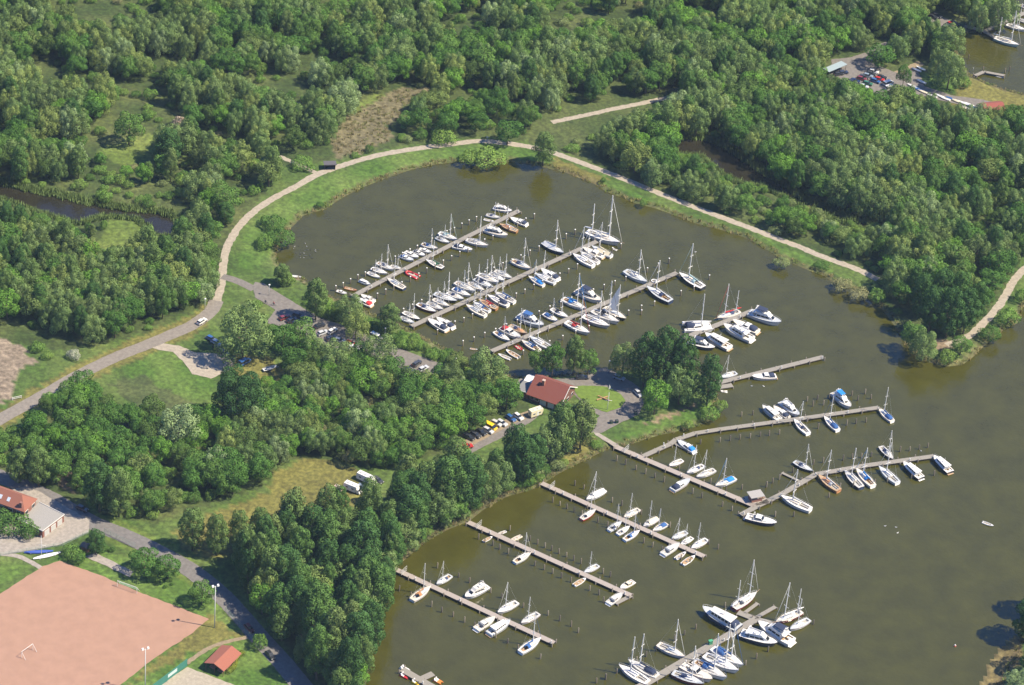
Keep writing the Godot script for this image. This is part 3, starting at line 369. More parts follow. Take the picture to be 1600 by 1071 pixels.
const PILES := [["white topped mooring pile above the topmost basin pier",[-64.7,-22.7,-62.3,-25.4,-59.9,-28.2,-57.5,-30.9,-55.0,-33.7,-52.6,-36.5,-50.1,-39.2,-47.6,-42.0,-45.1,-44.9,-42.6,-47.7,-40.1,-50.5,-37.6,-53.3,-35.1,-56.2,-32.6,-59.1,-30.0,-61.9,-27.5,-64.8,-24.9,-67.7,-22.3,-70.7,-19.8,-73.6,-17.2,-76.5]],
["white topped mooring pile below the topmost basin pier",[-49.5,-20.1,-46.8,-23.2,-44.1,-26.3,-41.4,-29.4,-38.6,-32.6,-35.8,-35.8,-33.1,-39.0,-30.3,-42.1,-27.5,-45.4,-24.7,-48.6,-21.9,-51.8,-19.0,-55.1,-16.2,-58.3,-13.3,-61.6,-10.4,-64.9,-7.5,-68.2,-4.6,-71.6,-1.7,-74.9,1.2,-78.3,4.2,-81.7]],
["white topped mooring pile above the middle basin pier",[-39.5,-12.2,-36.5,-15.3,-33.5,-18.4,-30.5,-21.5,-27.4,-24.6,-24.4,-27.8,-21.3,-30.9,-18.2,-34.1,-15.1,-37.2,-12.0,-40.4,-8.9,-43.6,-5.8,-46.8,-2.6,-50.1,0.5,-53.3,3.7,-56.6,6.9,-59.9,10.1,-63.2,13.3,-66.5,16.6,-69.8,19.8,-73.1]],
["white topped mooring pile below the middle basin pier",[-26.6,-1.0,-23.7,-3.9,-20.8,-6.9,-17.8,-9.9,-14.9,-12.9,-11.9,-16.0,-9.0,-19.0,-6.0,-22.1,-3.0,-25.1,0.0,-28.2,3.0,-31.3,6.1,-34.4,9.1,-37.5,12.2,-40.7,15.2,-43.8,18.3,-47.0,21.4,-50.2,24.5,-53.4,27.7,-56.6,30.8,-59.8,34.0,-63.0,37.1,-66.3]],
["white topped mooring pile above the lowest basin pier",[-17.2,4.7,-13.5,1.5,-9.9,-1.7,-6.2,-5.0,-2.5,-8.2,1.2,-11.5,4.9,-14.8,8.7,-18.1,12.4,-21.5,16.2,-24.8,20.0,-28.2,23.8,-31.5,27.7,-34.9,31.5,-38.3,35.4,-41.8,39.3,-45.2,43.2,-48.7,47.1,-52.1,51.1,-55.6,55.0,-59.1]],
["white topped mooring pile below the lowest basin pier",[4.2,7.0,8.7,3.4,13.2,-0.3,17.7,-4.1,22.2,-7.8,26.8,-11.6,31.4,-15.3,36.0,-19.2,40.7,-23.0,45.3,-26.8,50.0,-30.7,54.8,-34.6,59.5,-38.5,64.3,-42.4,69.9,-50.8,45.4,-24.3]],
["mooring pile above the long curved pier",[104.0,20.2,107.7,18.6,105.9,23.0,109.7,21.7,111.8,17.7,119.8,14.7,124.6,12.9,121.8,17.4,126.5,15.6,81.0,32.4,84.9,31.2]],
["mooring pile below the long curved pier",[107.4,35.9,117.4,32.4,120.7,31.1,124.2,29.7,73.4,48.4,76.9,47.2,80.3,45.8,83.8,44.6,87.3,43.2,90.4,42.3,93.9,41.0]],
["mooring pile above the angled outer pier",[88.9,71.5,91.1,68.9,93.4,66.6,98.0,62.2,105.2,56.6,108.5,55.2,115.4,52.8,118.6,51.4,121.8,50.5,125.2,49.2,135.2,45.1,138.6,44.2,141.9,42.8,144.9,41.5]],
["mooring pile below the angled outer pier",[91.6,87.1,97.8,86.3,109.9,74.1,113.8,68.6,118.3,67.4,125.7,64.6,130.0,63.0,138.3,59.7,146.2,56.9]],
["mooring pile left of the hut pier",[38.5,64.1,41.5,65.8,45.1,68.0,48.3,69.8,51.5,71.6,54.6,73.5,64.2,78.5,67.3,80.4,74.1,84.0,77.3,86.0]],
["mooring pile right of the hut pier",[66.8,50.4,59.6,66.3,70.2,72.1,75.4,75.7,80.7,73.8,89.0,71.5,91.7,86.9]],
["mooring pile below third left-bank pier",[17.9,89.7,20.3,91.1,22.7,92.6,25.1,94.0,27.7,95.6,33.0,98.3,36.3,100.6,39.4,102.4,41.8,105.8,48.3,107.1,51.2,108.8,54.4,110.7,60.5,114.0,63.5,115.3]],
["mooring pile above third left-bank pier",[24.9,79.6,27.9,81.1,37.5,86.9,40.7,88.4,47.2,92.0,56.8,97.7,69.5,104.8,72.6,106.9]],
["mooring pile above second left-bank pier",[4.5,106.6,11.3,110.9,13.8,112.4,16.3,113.9,18.5,115.1,20.9,116.4,23.4,117.7,25.8,119.3,28.2,120.6,35.4,124.7,37.8,126.1]],
["mooring pile below second left-bank pier",[-5.4,112.5,-3.2,114.0,-0.6,115.1,1.7,116.7,4.6,118.6,13.4,123.7,16.5,125.3,19.3,126.8,22.2,128.7,25.3,130.4,31.4,133.8,34.4,135.6,36.0,139.0]],
["mooring pile above lowest left-bank pier",[-17.7,129.0,-10.6,132.7,-7.0,135.0,-0.0,139.1,3.6,141.2,10.7,145.0,18.6,147.8,22.4,150.1,26.1,152.3,28.4,155.0]],
["mooring pile below lowest left-bank pier",[-28.9,142.1,-25.0,144.6,-18.2,148.4,-14.8,150.7,-11.1,152.4,-7.4,154.7,-4.1,156.6,-0.8,159.0,2.8,160.9,6.6,162.9,10.0,165.4,17.1,169.0]],
["dark mooring pile beside the bottom edge pier",[37.6,176.2,40.9,172.7,47.0,166.3,49.9,163.7,52.9,160.6,58.8,154.8,61.8,151.7,65.4,148.3,74.7,136.4,88.1,156.3,84.4,160.2,81.0,163.6,102.8,141.0,34.8,178.1,37.5,175.7]],
["mooring pile in the far harbour",[177.5,-230.9,182.9,-222.6,192.0,-222.4,193.9,-223.9]]]
const CARS := [["car","black",-11.7,59.9,-0.58,"black car leftmost of the row beside the yellow van"],
["car","darkgrey",-9.7,58.3,-0.58,"dark grey car, second left in the row by the yellow van"],
["car","black",-7.9,56.6,-0.58,"black estate car, third left in the yellow van row"],
["car","silver",-5.6,55.2,-0.59,"silver car just left of the yellow van"],
["van","yellow",-4.8,53.2,-0.59,"yellow van in the parked row below the clubhouse"],
["car","grey",-3.0,50.8,-0.59,"grey car just right of the yellow van"],
["car","silver",-1.1,50.3,-0.65,"silver car, second right of the yellow van"],
["car","blue",1.8,47.1,-0.79,"light blue car beside the white car below the clubhouse"],
["car","white",4.3,45.9,-0.79,"white car right of the light blue car below the clubhouse"],
["car","red",-12.1,65.3,0.45,"bright red car half hidden at the lower end of the parked row"],
["car","black",25.3,19.7,0.15,"black car on the road above the clubhouse"],
["car","bluegrey",38.2,18.0,-0.40,"blue grey car shaded under trees above the round lawn"],
["car","silver",45.0,26.3,-0.99,"silver car at the right edge of the round lawn"],
["car","maroon",-80.9,-1.1,0.72,"dark red car first in the dark row of the parking lot"],
["car","black",-78.1,0.1,0.72,"black car second in the dark row of the parking lot"],
["car","black",-76.1,1.4,0.72,"black car third in the dark row, behind the round tree"],
["car","black",-76.1,-3.0,-0.45,"black car at the upper parking lot edge"],
["car","black",-68.1,2.1,0.71,"black car alone between the two tall trees of parking lot"],
["car","silver",-66.6,6.3,0.71,"silver green car near the middle tree of the lot"],
["car","white",-63.3,4.6,0.95,"white car above the red car in the parking lot"],
["car","darkgrey",-63.3,9.1,0.71,"dark car left of the large grey car"],
["car","grey",-60.3,10.1,-0.23,"large grey car left of the red car in the lot"],
["car","red",-56.3,11.4,-0.44,"red car in the middle of the parking lot"],
["car","silver",-55.1,13.2,0.55,"silver car just below the red parking lot car"],
["car","white",-53.0,15.0,0.54,"white car below the silver and red cars"],
["van","white",-47.6,6.2,-0.59,"white van at the upper lot edge near middle basin pier"],
["car","darkgrey",-45.5,12.9,0.70,"dark car behind the grey willow of the lot"],
["car","black",-35.8,24.3,0.82,"black car leftmost in the lower parking group"],
["car","darkgrey",-34.0,25.5,0.82,"dark grey car second in the lower parking group"],
["car","darkgrey",-32.4,19.9,0.99,"dark car at the top of the lower parking group"],
["car","silver",-29.9,22.6,0.82,"silver car rightmost in the lower parking group"],
["car","white",-31.8,27.1,0.82,"white car nearest the viewer in the lower parking group"],
["car","navy",-34.3,35.8,0.69,"dark blue car below the lower parking group in the shade"],
["car","white",-109.3,5.6,0.97,"white car driving on the left road"],
["car","blue",-104.6,15.7,-0.58,"blue car uppermost in the shaded row under the huge willow"],
["car","silver",-102.5,17.9,-0.58,"silver car second in the shaded row under the huge willow"],
["car","black",-101.5,20.9,-0.58,"dark car third in the shaded row under the huge willow"],
["car","black",-99.4,23.3,-0.58,"dark car fourth in the shaded row under the huge willow"],
["car","navy",-97.0,25.2,-0.58,"navy car lowest in the shaded row under the huge willow"],
["van","blue",-91.5,27.9,0.84,"blue van alone on the dry grass beside the gravel yard"],
["car","maroon",-73.6,168.2,-0.93,"dark red car parked along the street by the mesh fence"],
["car","darkgrey",-133.8,116.2,-0.48,"dark car in tree shade on the street by the brick house"],
["car","black",-65.7,180.0,-0.93,"black car in tree shade at the lower street"],
["car","darkgrey",-40.3,87.9,-0.68,"dark car behind the larger camper on the dry meadow"],
["car","bluegrey",-45.0,92.6,-0.56,"grey car between the two campers"],
["car","silver",-56.8,105.9,-0.42,"silver car at the lower corner of the dry meadow"],
["car","black",-57.5,117.7,1.05,"black car between the tall trees below the meadow"],
["car","navy",124.7,-208.3,0.37,"dark blue car beside the far carport"],
["car","black",122.7,-206.9,0.37,"black car under the edge of the far carport"],
["car","black",128.2,-201.1,-0.32,"black car lower left in the far car park block"],
["car","navy",129.3,-202.3,-0.32,"navy car behind the lower left far black car"],
["car","maroon",132.0,-204.6,-0.32,"dark red car in the far car park centre row"],
["car","darkgrey",133.1,-206.1,-0.32,"dark grey car in the far car park centre row"],
["car","bluegrey",134.7,-207.4,-0.32,"grey blue car in the far car park centre row"],
["car","darkgrey",136.1,-209.4,-0.32,"dark car upper right in the far centre row"],
["car","white",137.2,-211.2,-0.32,"white fronted car at the top of far centre row"],
["car","black",140.4,-207.1,-0.32,"black car rightmost in the far car park block"],
["car","red",139.3,-205.3,-0.32,"red car left of the far rightmost black car"],
["car","blue",137.6,-203.7,-0.53,"bright blue car in the far car park block"],
["car","green",134.3,-201.1,-0.32,"green car lower in the far car park block"],
["car","silver",132.5,-198.5,-0.32,"silver car lowest in the far car park block"],
["car","green",158.2,-254.7,0.85,"green car left in the upper far car park"],
["car","black",161.4,-258.2,-0.55,"black car beside green car in the upper far car park"],
["car","black",164.5,-261.5,-0.55,"black car at top of the upper far car park"],
["car","darkgrey",166.2,-262.9,-0.55,"dark grey car at the very top of upper far car park"],
["car","silver",169.5,-252.8,-0.73,"silver car lowest in the right row of upper far car park"],
["car","darkgrey",170.5,-254.6,-0.73,"dark car second in the right row of upper far park"],
["car","red",171.7,-256.2,-0.73,"red car in the right row of the upper far car park"],
["car","black",173.2,-257.6,-0.73,"black car in the right row of the upper far car park"],
["van","white",142.8,-202.6,0.68,"white van beside the dark tree of far car park"],
["van","white",143.4,-199.1,0.67,"white long van at the far car park lower corner"],
["camper","white",-44.3,88.3,-0.52,"larger white camper on the dry meadow edge"],
["camper","white",-48.5,93.8,-0.47,"smaller white camper on the dry meadow edge"],
["camper","cream",10.1,43.5,0.63,"cream caravan beside the clubhouse wall"],
["trailer","rose",-52.7,94.5,-0.48,"pale pink trailer beside the smaller camper"]]
const YARD_BOATS := [160.1,-196.0,163.2,-196.5,165.4,-194.6,167.5,-195.2,169.4,-194.0,171.4,-193.1,173.4,-191.9,174.8,-191.7,176.0,-190.0,171.9,-189.0,173.6,-188.6,152.4,-202.7,153.3,-201.7,155.1,-200.0,156.6,-198.8,156.4,-206.8,154.9,-216.1,156.8,-217.6]
const AT := {"club_a": Vector2(6.34,35.34), "club_b": Vector2(18.45,40.73), "house_a": Vector2(-159.00,123.27), "house_b": Vector2(-150.60,126.60), "house_c": Vector2(-145.25,120.68), "garage_a": Vector2(-152.60,127.18), "garage_b": Vector2(-143.93,132.26), "garage_c": Vector2(-138.00,123.50), "shed_a": Vector2(-81.86,189.99), "shed_b": Vector2(-77.48,181.04), "shed_l": Vector2(-87.00,187.78), "shed_r": Vector2(-80.10,189.85), "wind_a": Vector2(-90.33,187.52), "wind_b": Vector2(-99.18,201.06), "shelter": Vector2(-74.58,-103.17), "carport_a": Vector2(117.72,-205.78), "carport_b": Vector2(124.74,-212.67), "farroof_a": Vector2(176.38,-187.69), "farroof_b": Vector2(183.64,-188.40), "farroof_c": Vector2(186.00,-192.31), "hut": Vector2(85.01,79.97), "goal1_a": Vector2(-116.89,152.93), "goal1_b": Vector2(-110.36,155.53), "goal2_a": Vector2(-140.44,190.34), "goal2_b": Vector2(-137.75,186.24), "flood_1": Vector2(-84.29,168.55), "flood_2": Vector2(-101.30,200.45), "pole_1": Vector2(-142.73,141.39), "lamp_1": Vector2(34.52,14.84), "lamp_2": Vector2(-87.85,-14.80), "flag_1": Vector2(29.28,54.55), "flag_2": Vector2(34.61,36.83), "lamp_3": Vector2(-44.69,5.94), "lamp_4": Vector2(-109.21,-2.64), "lamp_5": Vector2(-18.94,20.42), "bins": Vector2(36.11,44.41), "bin_2": Vector2(44.34,38.03), "anchor": Vector2(32.69,30.74), "sailsign": Vector2(35.34,24.67), "rack_1": Vector2(-143.95,139.61), "rack_2": Vector2(-141.04,141.16), "brownhut": Vector2(-129.40,136.32), "cyc_1": Vector2(-88.40,-9.43), "cyc_2": Vector2(-85.35,-8.68), "walk_1": Vector2(-35.20,-125.93), "walk_2": Vector2(-28.90,-127.91), "fence_a": Vector2(-81.90,160.49), "fence_b": Vector2(-71.57,173.60), "fence_c": Vector2(-124.93,126.85), "fence_d": Vector2(-114.12,133.25), "fence_e": Vector2(-155.59,142.82), "fence_f": Vector2(-137.16,135.10), "fence_g": Vector2(-129.77,127.51), "gate_l": Vector2(-165.00,59.55), "hedge_a": Vector2(-77.57,189.42), "hedge_b": Vector2(-74.41,179.74), "buoy_1": Vector2(147.62,145.72), "ring": Vector2(49.69,-45.12), "trailer": Vector2(-82.39,30.17), "pedal_1": Vector2(-24.06,182.80), "pedal_2": Vector2(-20.34,185.29), "pedal_3": Vector2(-13.76,183.85), "pedal_0": Vector2(-24.31,179.54), "beachboat": Vector2(-79.26,-29.25), "sign_1": Vector2(-16.29,-132.83), "ducks": Vector2(-78.16,-45.71), "cabinet": Vector2(69.93,156.07)}
const BIRDS := [128.2,87.2,131.8,87.4,132.2,90.3,142.6,43.7,84.8,14.1,89.0,13.6,64.9,-68.3]

const LAND := 1.0
var rng := RandomNumberGenerator.new()
var names := {}
var mats := {}
var cache := {}
var texs := {}

# ------------------------------------------------------------------ set-up
func _ready() -> void:
	rng.seed = 11
	var cam := Camera3D.new()
	cam.name = "camera"
	cam.fov = 12.226
	cam.far = 9000.0
	cam.near = 1.0
	cam.position = Vector3(0, 648.0, 925.4)
	cam.rotation_degrees = Vector3(-35.0, 0.0, 4.9)
	add_child(cam)
	cam.current = true
	var env := Environment.new()
	env.background_mode = Environment.BG_SKY
	var sky := Sky.new()
	var sm := ProceduralSkyMaterial.new()
	sm.sky_top_color = Color(0.24, 0.42, 0.72)
	sm.sky_horizon_color = Color(0.66, 0.76, 0.86)
	sm.sky_curve = 0.13
	sm.ground_bottom_color = Color(0.20, 0.24, 0.16)
	sm.ground_horizon_color = Color(0.55, 0.62, 0.66)
	sky.sky_material = sm
	env.sky = sky
	env.tonemap_mode = Environment.TONE_MAPPER_LINEAR
	env.tonemap_exposure = 2.08
	env.background_energy_multiplier = 0.75
	env.sdfgi_enabled = true
	env.ssao_enabled = true
	env.ssil_enabled = true
	env.fog_enabled = true
	env.fog_density = 0.000034
	env.fog_light_color = Color(0.72, 0.82, 0.92)
	var we := WorldEnvironment.new()
	we.name = "environment"
	we.environment = env
	add_child(we)
	var sun := DirectionalLight3D.new()
	sun.name = "sun"
	sun.light_energy = 1.5
	sun.light_angular_distance = 0.5
	sun.light_color = Color(1.0, 0.95, 0.86)
	sun.shadow_enabled = true
	var el := deg_to_rad(53.0)
	var az := deg_to_rad(8.2)
	add_child(sun)
	sun.look_at_from_position(Vector3.ZERO, Vector3(-cos(el) * cos(az), -sin(el), -cos(el) * sin(az)), Vector3.UP)
	build_ground()
	build_water()
	build_paving()
	build_piers()
	build_buildings()
	build_forest()
	build_reeds()
	build_boats()
	build_piles()
	build_cars()
	build_small_things()

# ------------------------------------------------------------------ helpers
func numbered(called: String) -> String:
	if not names.has(called):
		names[called] = 0
		return called
	names[called] += 1
	return "%s_%03d" % [called, names[called]]

func thing(called: String, label: String, category: String, at := Vector3.ZERO, turn := 0.0, group := "") -> Node3D:
	var o := Node3D.new()
	o.name = numbered(called)
	add_child(o)
	o.position = at
	o.rotation.y = turn
	tag(o, label, category, group)
	return o

func tag(o: Node, label: String, category: String, group := "", kind := "") -> void:
	o.set_meta("label", label)
	o.set_meta("category", category)
	if group: o.set_meta("group", group)
	if kind: o.set_meta("kind", kind)

func part(called: String, mesh: Mesh, m: Material, parent: Node) -> MeshInstance3D:
	var o := MeshInstance3D.new()
	o.name = called
	o.mesh = mesh
	o.set_surface_override_material(0, m)
	parent.add_child(o, true)
	return o

func lone(called: String, mesh: Mesh, m: Material) -> MeshInstance3D:
	var o := MeshInstance3D.new()
	o.name = numbered(called)
	o.mesh = mesh
	o.set_surface_override_material(0, m)
	add_child(o)
	return o

func structure(called: String, mesh: Mesh, m: Material, label := "") -> MeshInstance3D:
	var o := lone(called, mesh, m)
	o.set_meta("kind", "structure")
	if label: o.set_meta("label", label)
	return o

func mt(r: float, g: float, b: float, rough := 0.7, coat := 0.0, metal := 0.0) -> StandardMaterial3D:
	var key := "%.3f %.3f %.3f %.2f %.2f %.2f" % [r, g, b, rough, coat, metal]
	if mats.has(key): return mats[key]
	var m := StandardMaterial3D.new()
	m.albedo_color = Color(r, g, b).linear_to_srgb()
	m.roughness = rough
	m.metallic = metal
	if coat > 0.0:
		m.clearcoat_enabled = true
		m.clearcoat = coat
		m.clearcoat_roughness = 0.08
	mats[key] = m
	return m

func noise_tex(key: String, freq: float, lo: float, hi: float, oct := 5, size := 512) -> NoiseTexture2D:
	if texs.has(key): return texs[key]
	var n := FastNoiseLite.new()
	n.seed = hash(key) % 1000
	n.frequency = freq
	n.fractal_octaves = oct
	n.fractal_gain = 0.62
	var t := NoiseTexture2D.new()
	t.width = size
	t.height = size
	t.seamless = true
	t.noise = n
	var g := Gradient.new()
	g.set_color(0, Color(lo, lo, lo))
	g.set_color(1, Color(hi, hi, hi))
	t.color_ramp = g
	texs[key] = t
	return t

func grained(r: float, g: float, b: float, tile: float, key := "grain", rough := 0.95) -> StandardMaterial3D:
	var m := StandardMaterial3D.new()
	m.albedo_color = Color(r, g, b).linear_to_srgb()
	m.albedo_texture = noise_tex(key, 0.02, 0.87, 1.0, 6)
	m.uv1_triplanar = true
	m.uv1_world_triplanar = true
	m.uv1_scale = Vector3.ONE / tile
	m.roughness = rough
	return m

func S(smooth := false) -> SurfaceTool:
	var s := SurfaceTool.new()
	s.begin(Mesh.PRIMITIVE_TRIANGLES)
	s.set_smooth_group(0 if smooth else -1)
	return s

func fin(s: SurfaceTool) -> ArrayMesh:
	s.generate_normals()
	return s.commit()

func tri(s: SurfaceTool, a: Vector3, b: Vector3, c: Vector3) -> void:
	s.add_vertex(a)
	s.add_vertex(b)
	s.add_vertex(c)

func quad(s: SurfaceTool, a: Vector3, b: Vector3, c: Vector3, d: Vector3) -> void:
	tri(s, a, b, c)
	tri(s, a, c, d)

func hexa(s: SurfaceTool, p: Array) -> void:
	# p: four bottom corners counter-clockwise seen from above, then the four above them
	quad(s, p[0], p[1], p[2], p[3])
	quad(s, p[7], p[6], p[5], p[4])
	for i in 4:
		var j := (i + 1) % 4
		quad(s, p[i], p[i + 4], p[j + 4], p[j])

func box(s: SurfaceTool, c: Vector3, size: Vector3, yaw := 0.0) -> void:
	var h := size * 0.5
	var p := []
	for y in [-h.y, h.y]:
		for q in [Vector2(h.x, h.z), Vector2(h.x, -h.z), Vector2(-h.x, -h.z), Vector2(-h.x, h.z)]:
			p.append(c + Vector3(q.x, y, q.y).rotated(Vector3.UP, yaw))
	hexa(s, p)

# a block whose top may be shorter, narrower and shifted: x forward, z across
func block(s: SurfaceTool, x0: float, x1: float, wa: float, wf: float, y0: float, tx0: float, tx1: float, twa: float, twf: float, y1: float) -> Array:
	var p := [Vector3(x1, y0, wf), Vector3(x1, y0, -wf), Vector3(x0, y0, -wa), Vector3(x0, y0, wa), Vector3(tx1, y1, twf), Vector3(tx1, y1, -twf), Vector3(tx0, y1, -twa), Vector3(tx0, y1, twa)]
	hexa(s, p)
	return p

# thin panes standing proud of one face of a block; a, b bottom edge, c, d top edge
func pane(s: SurfaceTool, a: Vector3, b: Vector3, c: Vector3, d: Vector3, u0: float, u1: float, v0: float, v1: float, out: float) -> void:
	var n := (b - a).cross(d - a).normalized()
	var mid := (a + b + c + d) * 0.25
	if n.dot(Vector3(mid.x - 0.0, 0.0, mid.z)) < 0.0 and absf(n.z) > 0.5: n = -n
	if absf(n.z) <= 0.5 and n.y < 0.0: n = -n
	var q := []
	for uv in [Vector2(u0, v0), Vector2(u1, v0), Vector2(u1, v1), Vector2(u0, v1)]:
		q.append(a.lerp(b, uv.x).lerp(d.lerp(c, uv.x), uv.y))
	var o := n * out
	quad(s, q[0] + o, q[1] + o, q[2] + o, q[3] + o)
	for i in 4:
		var j := (i + 1) % 4
		quad(s, q[i] - o, q[j] - o, q[j] + o, q[i] + o)

func tube(s: SurfaceTool, a: Vector3, b: Vector3, ra: float, rb: float, n := 6, caps := true) -> void:
	var d := (b - a).normalized()
	var u := d.cross(Vector3.RIGHT if absf(d.x) < 0.8 else Vector3.UP).normalized()
	var v := d.cross(u)
	for i in n:
		var t0 := TAU * i / n
		var t1 := TAU * (i + 1) / n
		var e0 := u * cos(t0) + v * sin(t0)
		var e1 := u * cos(t1) + v * sin(t1)
		quad(s, a + e0 * ra, b + e0 * rb, b + e1 * rb, a + e1 * ra)
		if caps:
			tri(s, b, b + e1 * rb, b + e0 * rb)
			tri(s, a, a + e0 * ra, a + e1 * ra)

func loft(s: SurfaceTool, rings: Array, closed := false) -> void:
	for i in rings.size() - 1:
		var a: Array = rings[i]
		var b: Array = rings[i + 1]
		var n := a.size()
		for j in (n if closed else n - 1):
			var k := (j + 1) % n
			quad(s, a[j], b[j], b[k], a[k])

func table(t: float, tab: Array) -> float:
	for i in tab.size() - 1:
		if t <= tab[i + 1][0]:
			var f: float = (t - tab[i][0]) / (tab[i + 1][0] - tab[i][0])
			return lerpf(tab[i][1], tab[i + 1][1], f)
	return tab[-1][1]

func pts(a: Array) -> PackedVector2Array:
	var p := PackedVector2Array()
	for i in range(0, a.size(), 2): p.append(Vector2(a[i], a[i + 1]))
	return p

func bounds(p: PackedVector2Array) -> Rect2:
	var r := Rect2(p[0], Vector2.ZERO)
	for q in p: r = r.expand(q)
	return r

func v3(p: Vector2, y := LAND) -> Vector3:
	return Vector3(p.x, y, p.y)

# ------------------------------------------------------------------ ground
var waters := []
func build_ground() -> void:
	for k in WATER: waters.append(pts(WATER[k]))
	var step := 1.4
	var x0 := -270.0
	var z0 := -345.0
	var nx := 368
	var nz := 432
	var xs := [-6000.0, -1500.0, -500.0]
	for i in nx: xs.append(x0 + i * step)
	xs.append_array([500.0, 1500.0, 6000.0])
	var zs := [-6000.0, -2000.0, -600.0]
	for i in nz: zs.append(z0 + i * step)
	zs.append_array([500.0, 1500.0, 6000.0])
	var cx := xs.size()
	var cz := zs.size()
	var dist := PackedFloat32Array()
	dist.resize(cx * cz)
	dist.fill(99.0)
	var wet := PackedByteArray()
	wet.resize(cx * cz)
	for p in waters:
		var r := bounds(p)
		var i0: int = clampi(int((r.position.x - x0) / step) + 2, 0, cx)
		var i1: int = clampi(int((r.end.x - x0) / step) + 5, 0, cx)
		var j0: int = clampi(int((r.position.y - z0) / step) + 2, 0, cz)
		var j1: int = clampi(int((r.end.y - z0) / step) + 5, 0, cz)
		if r.end.x > 240.0: i1 = cx - 3
		for j in range(j0, j1):
			var cross := []
			var zz: float = zs[j]
			for e in p.size():
				var a: Vector2 = p[e]
				var b: Vector2 = p[(e + 1) % p.size()]
				if (a.y > zz) != (b.y > zz): cross.append(a.x + (zz - a.y) / (b.y - a.y) * (b.x - a.x))
			cross.sort()
			for i in range(i0, i1):
				var inside := false
				for c in cross:
					if xs[i] > c: inside = not inside
				if inside: wet[j * cx + i] = 1
		for e in p.size():
			var a: Vector2 = p[e]
			var b: Vector2 = p[(e + 1) % p.size()]
			var m := 5.0
			for j in range(maxi(0, int((minf(a.y, b.y) - m - z0) / step) + 3), mini(cz, int((maxf(a.y, b.y) + m - z0) / step) + 5)):
				for i in range(maxi(0, int((minf(a.x, b.x) - m - x0) / step) + 3), mini(cx, int((maxf(a.x, b.x) + m - x0) / step) + 5)):
					var q := Vector2(xs[i], zs[j])
					var d := q.distance_to(Geometry2D.get_closest_point_to_segment(q, a, b))
					if d < dist[j * cx + i]: dist[j * cx + i] = d
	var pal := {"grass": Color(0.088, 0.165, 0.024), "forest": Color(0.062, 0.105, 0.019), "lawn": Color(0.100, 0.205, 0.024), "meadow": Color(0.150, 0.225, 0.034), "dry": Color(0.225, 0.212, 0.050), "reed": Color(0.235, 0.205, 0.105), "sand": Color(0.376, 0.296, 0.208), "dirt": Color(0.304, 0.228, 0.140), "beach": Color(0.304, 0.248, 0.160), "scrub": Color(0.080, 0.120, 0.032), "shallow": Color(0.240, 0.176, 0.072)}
	var col := PackedColorArray()
	col.resize(cx * cz)
	col.fill(pal.grass)
	var edge := FastNoiseLite.new()
	edge.seed = 5
	edge.frequency = 0.16
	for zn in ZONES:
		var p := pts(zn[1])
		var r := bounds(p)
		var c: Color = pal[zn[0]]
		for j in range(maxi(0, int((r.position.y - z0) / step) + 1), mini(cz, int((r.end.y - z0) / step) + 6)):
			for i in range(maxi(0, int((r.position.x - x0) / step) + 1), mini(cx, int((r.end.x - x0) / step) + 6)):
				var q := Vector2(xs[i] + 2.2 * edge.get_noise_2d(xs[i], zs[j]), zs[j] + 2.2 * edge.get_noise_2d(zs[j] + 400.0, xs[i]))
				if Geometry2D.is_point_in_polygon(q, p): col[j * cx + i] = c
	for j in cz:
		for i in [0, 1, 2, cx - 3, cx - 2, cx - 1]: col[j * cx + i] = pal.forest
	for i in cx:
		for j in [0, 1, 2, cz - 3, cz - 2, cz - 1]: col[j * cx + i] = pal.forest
	var n1 := FastNoiseLite.new()
	n1.seed = 3
	n1.frequency = 0.035
	n1.fractal_octaves = 4
	var n2 := FastNoiseLite.new()
	n2.seed = 9
	n2.frequency = 0.3
	var v := PackedVector3Array()
	v.resize(cx * cz)
	var straw := Color(0.26, 0.23, 0.09)
	for j in cz:
		for i in cx:
			var k := j * cx + i
			var d: float = dist[k] if wet[k] == 0 else -dist[k]
			var h := 1.0
			if d < 3.2:
				h = clampf(d / 3.2, -1.5, 1.0)
				if wet[k] == 1 and d < -4.9: h = -1.6
			v[k] = Vector3(xs[i], h, zs[j])
			var a := n1.get_noise_2d(xs[i], zs[j])
			var b := n2.get_noise_2d(xs[i], zs[j])
			var c: Color = col[k]
			c = c.lerp(straw if c.g > c.r else c.darkened(0.35), clampf(0.28 * a + 0.10, 0.0, 0.5))
			var f := 1.0 + 0.34 * a + 0.48 * b
			if d < 2.2 and d > -2.0 and wet[k] == 0: c = c.lerp(Color(0.17, 0.135, 0.07), 0.55)
			if wet[k] == 1:
				if c.is_equal_approx(pal.shallow.lerp(pal.shallow.darkened(0.35), clampf(0.28 * a + 0.10, 0.0, 0.5))):
					c = Color(0.235, 0.185, 0.07)
					v[k].y = 0.05 + 0.03 * b
				else: c = Color(0.14, 0.11, 0.045)
			col[k] = Color(c.r * f, c.g * f, c.b * f)
	var idx := PackedInt32Array()
	for j in cz - 1:
		for i in cx - 1:
			var k := j * cx + i
			idx.append_array([k, k + 1, k + cx + 1, k, k + cx + 1, k + cx])
	var st := SurfaceTool.new()
	var arr := []
	arr.resize(Mesh.ARRAY_MAX)
	arr[Mesh.ARRAY_VERTEX] = v
	arr[Mesh.ARRAY_COLOR] = col
	arr[Mesh.ARRAY_INDEX] = idx
	st.create_from_arrays(arr)
	st.generate_normals()
	var m := StandardMaterial3D.new()
	m.vertex_color_use_as_albedo = true
	m.albedo_texture = noise_tex("turf", 0.03, 0.55, 1.0, 6, 1024)
	m.uv1_triplanar = true
	m.uv1_world_triplanar = true
	m.uv1_scale = Vector3.ONE / 67.0
	m.roughness = 1.0
	structure("ground", st.commit(), m)

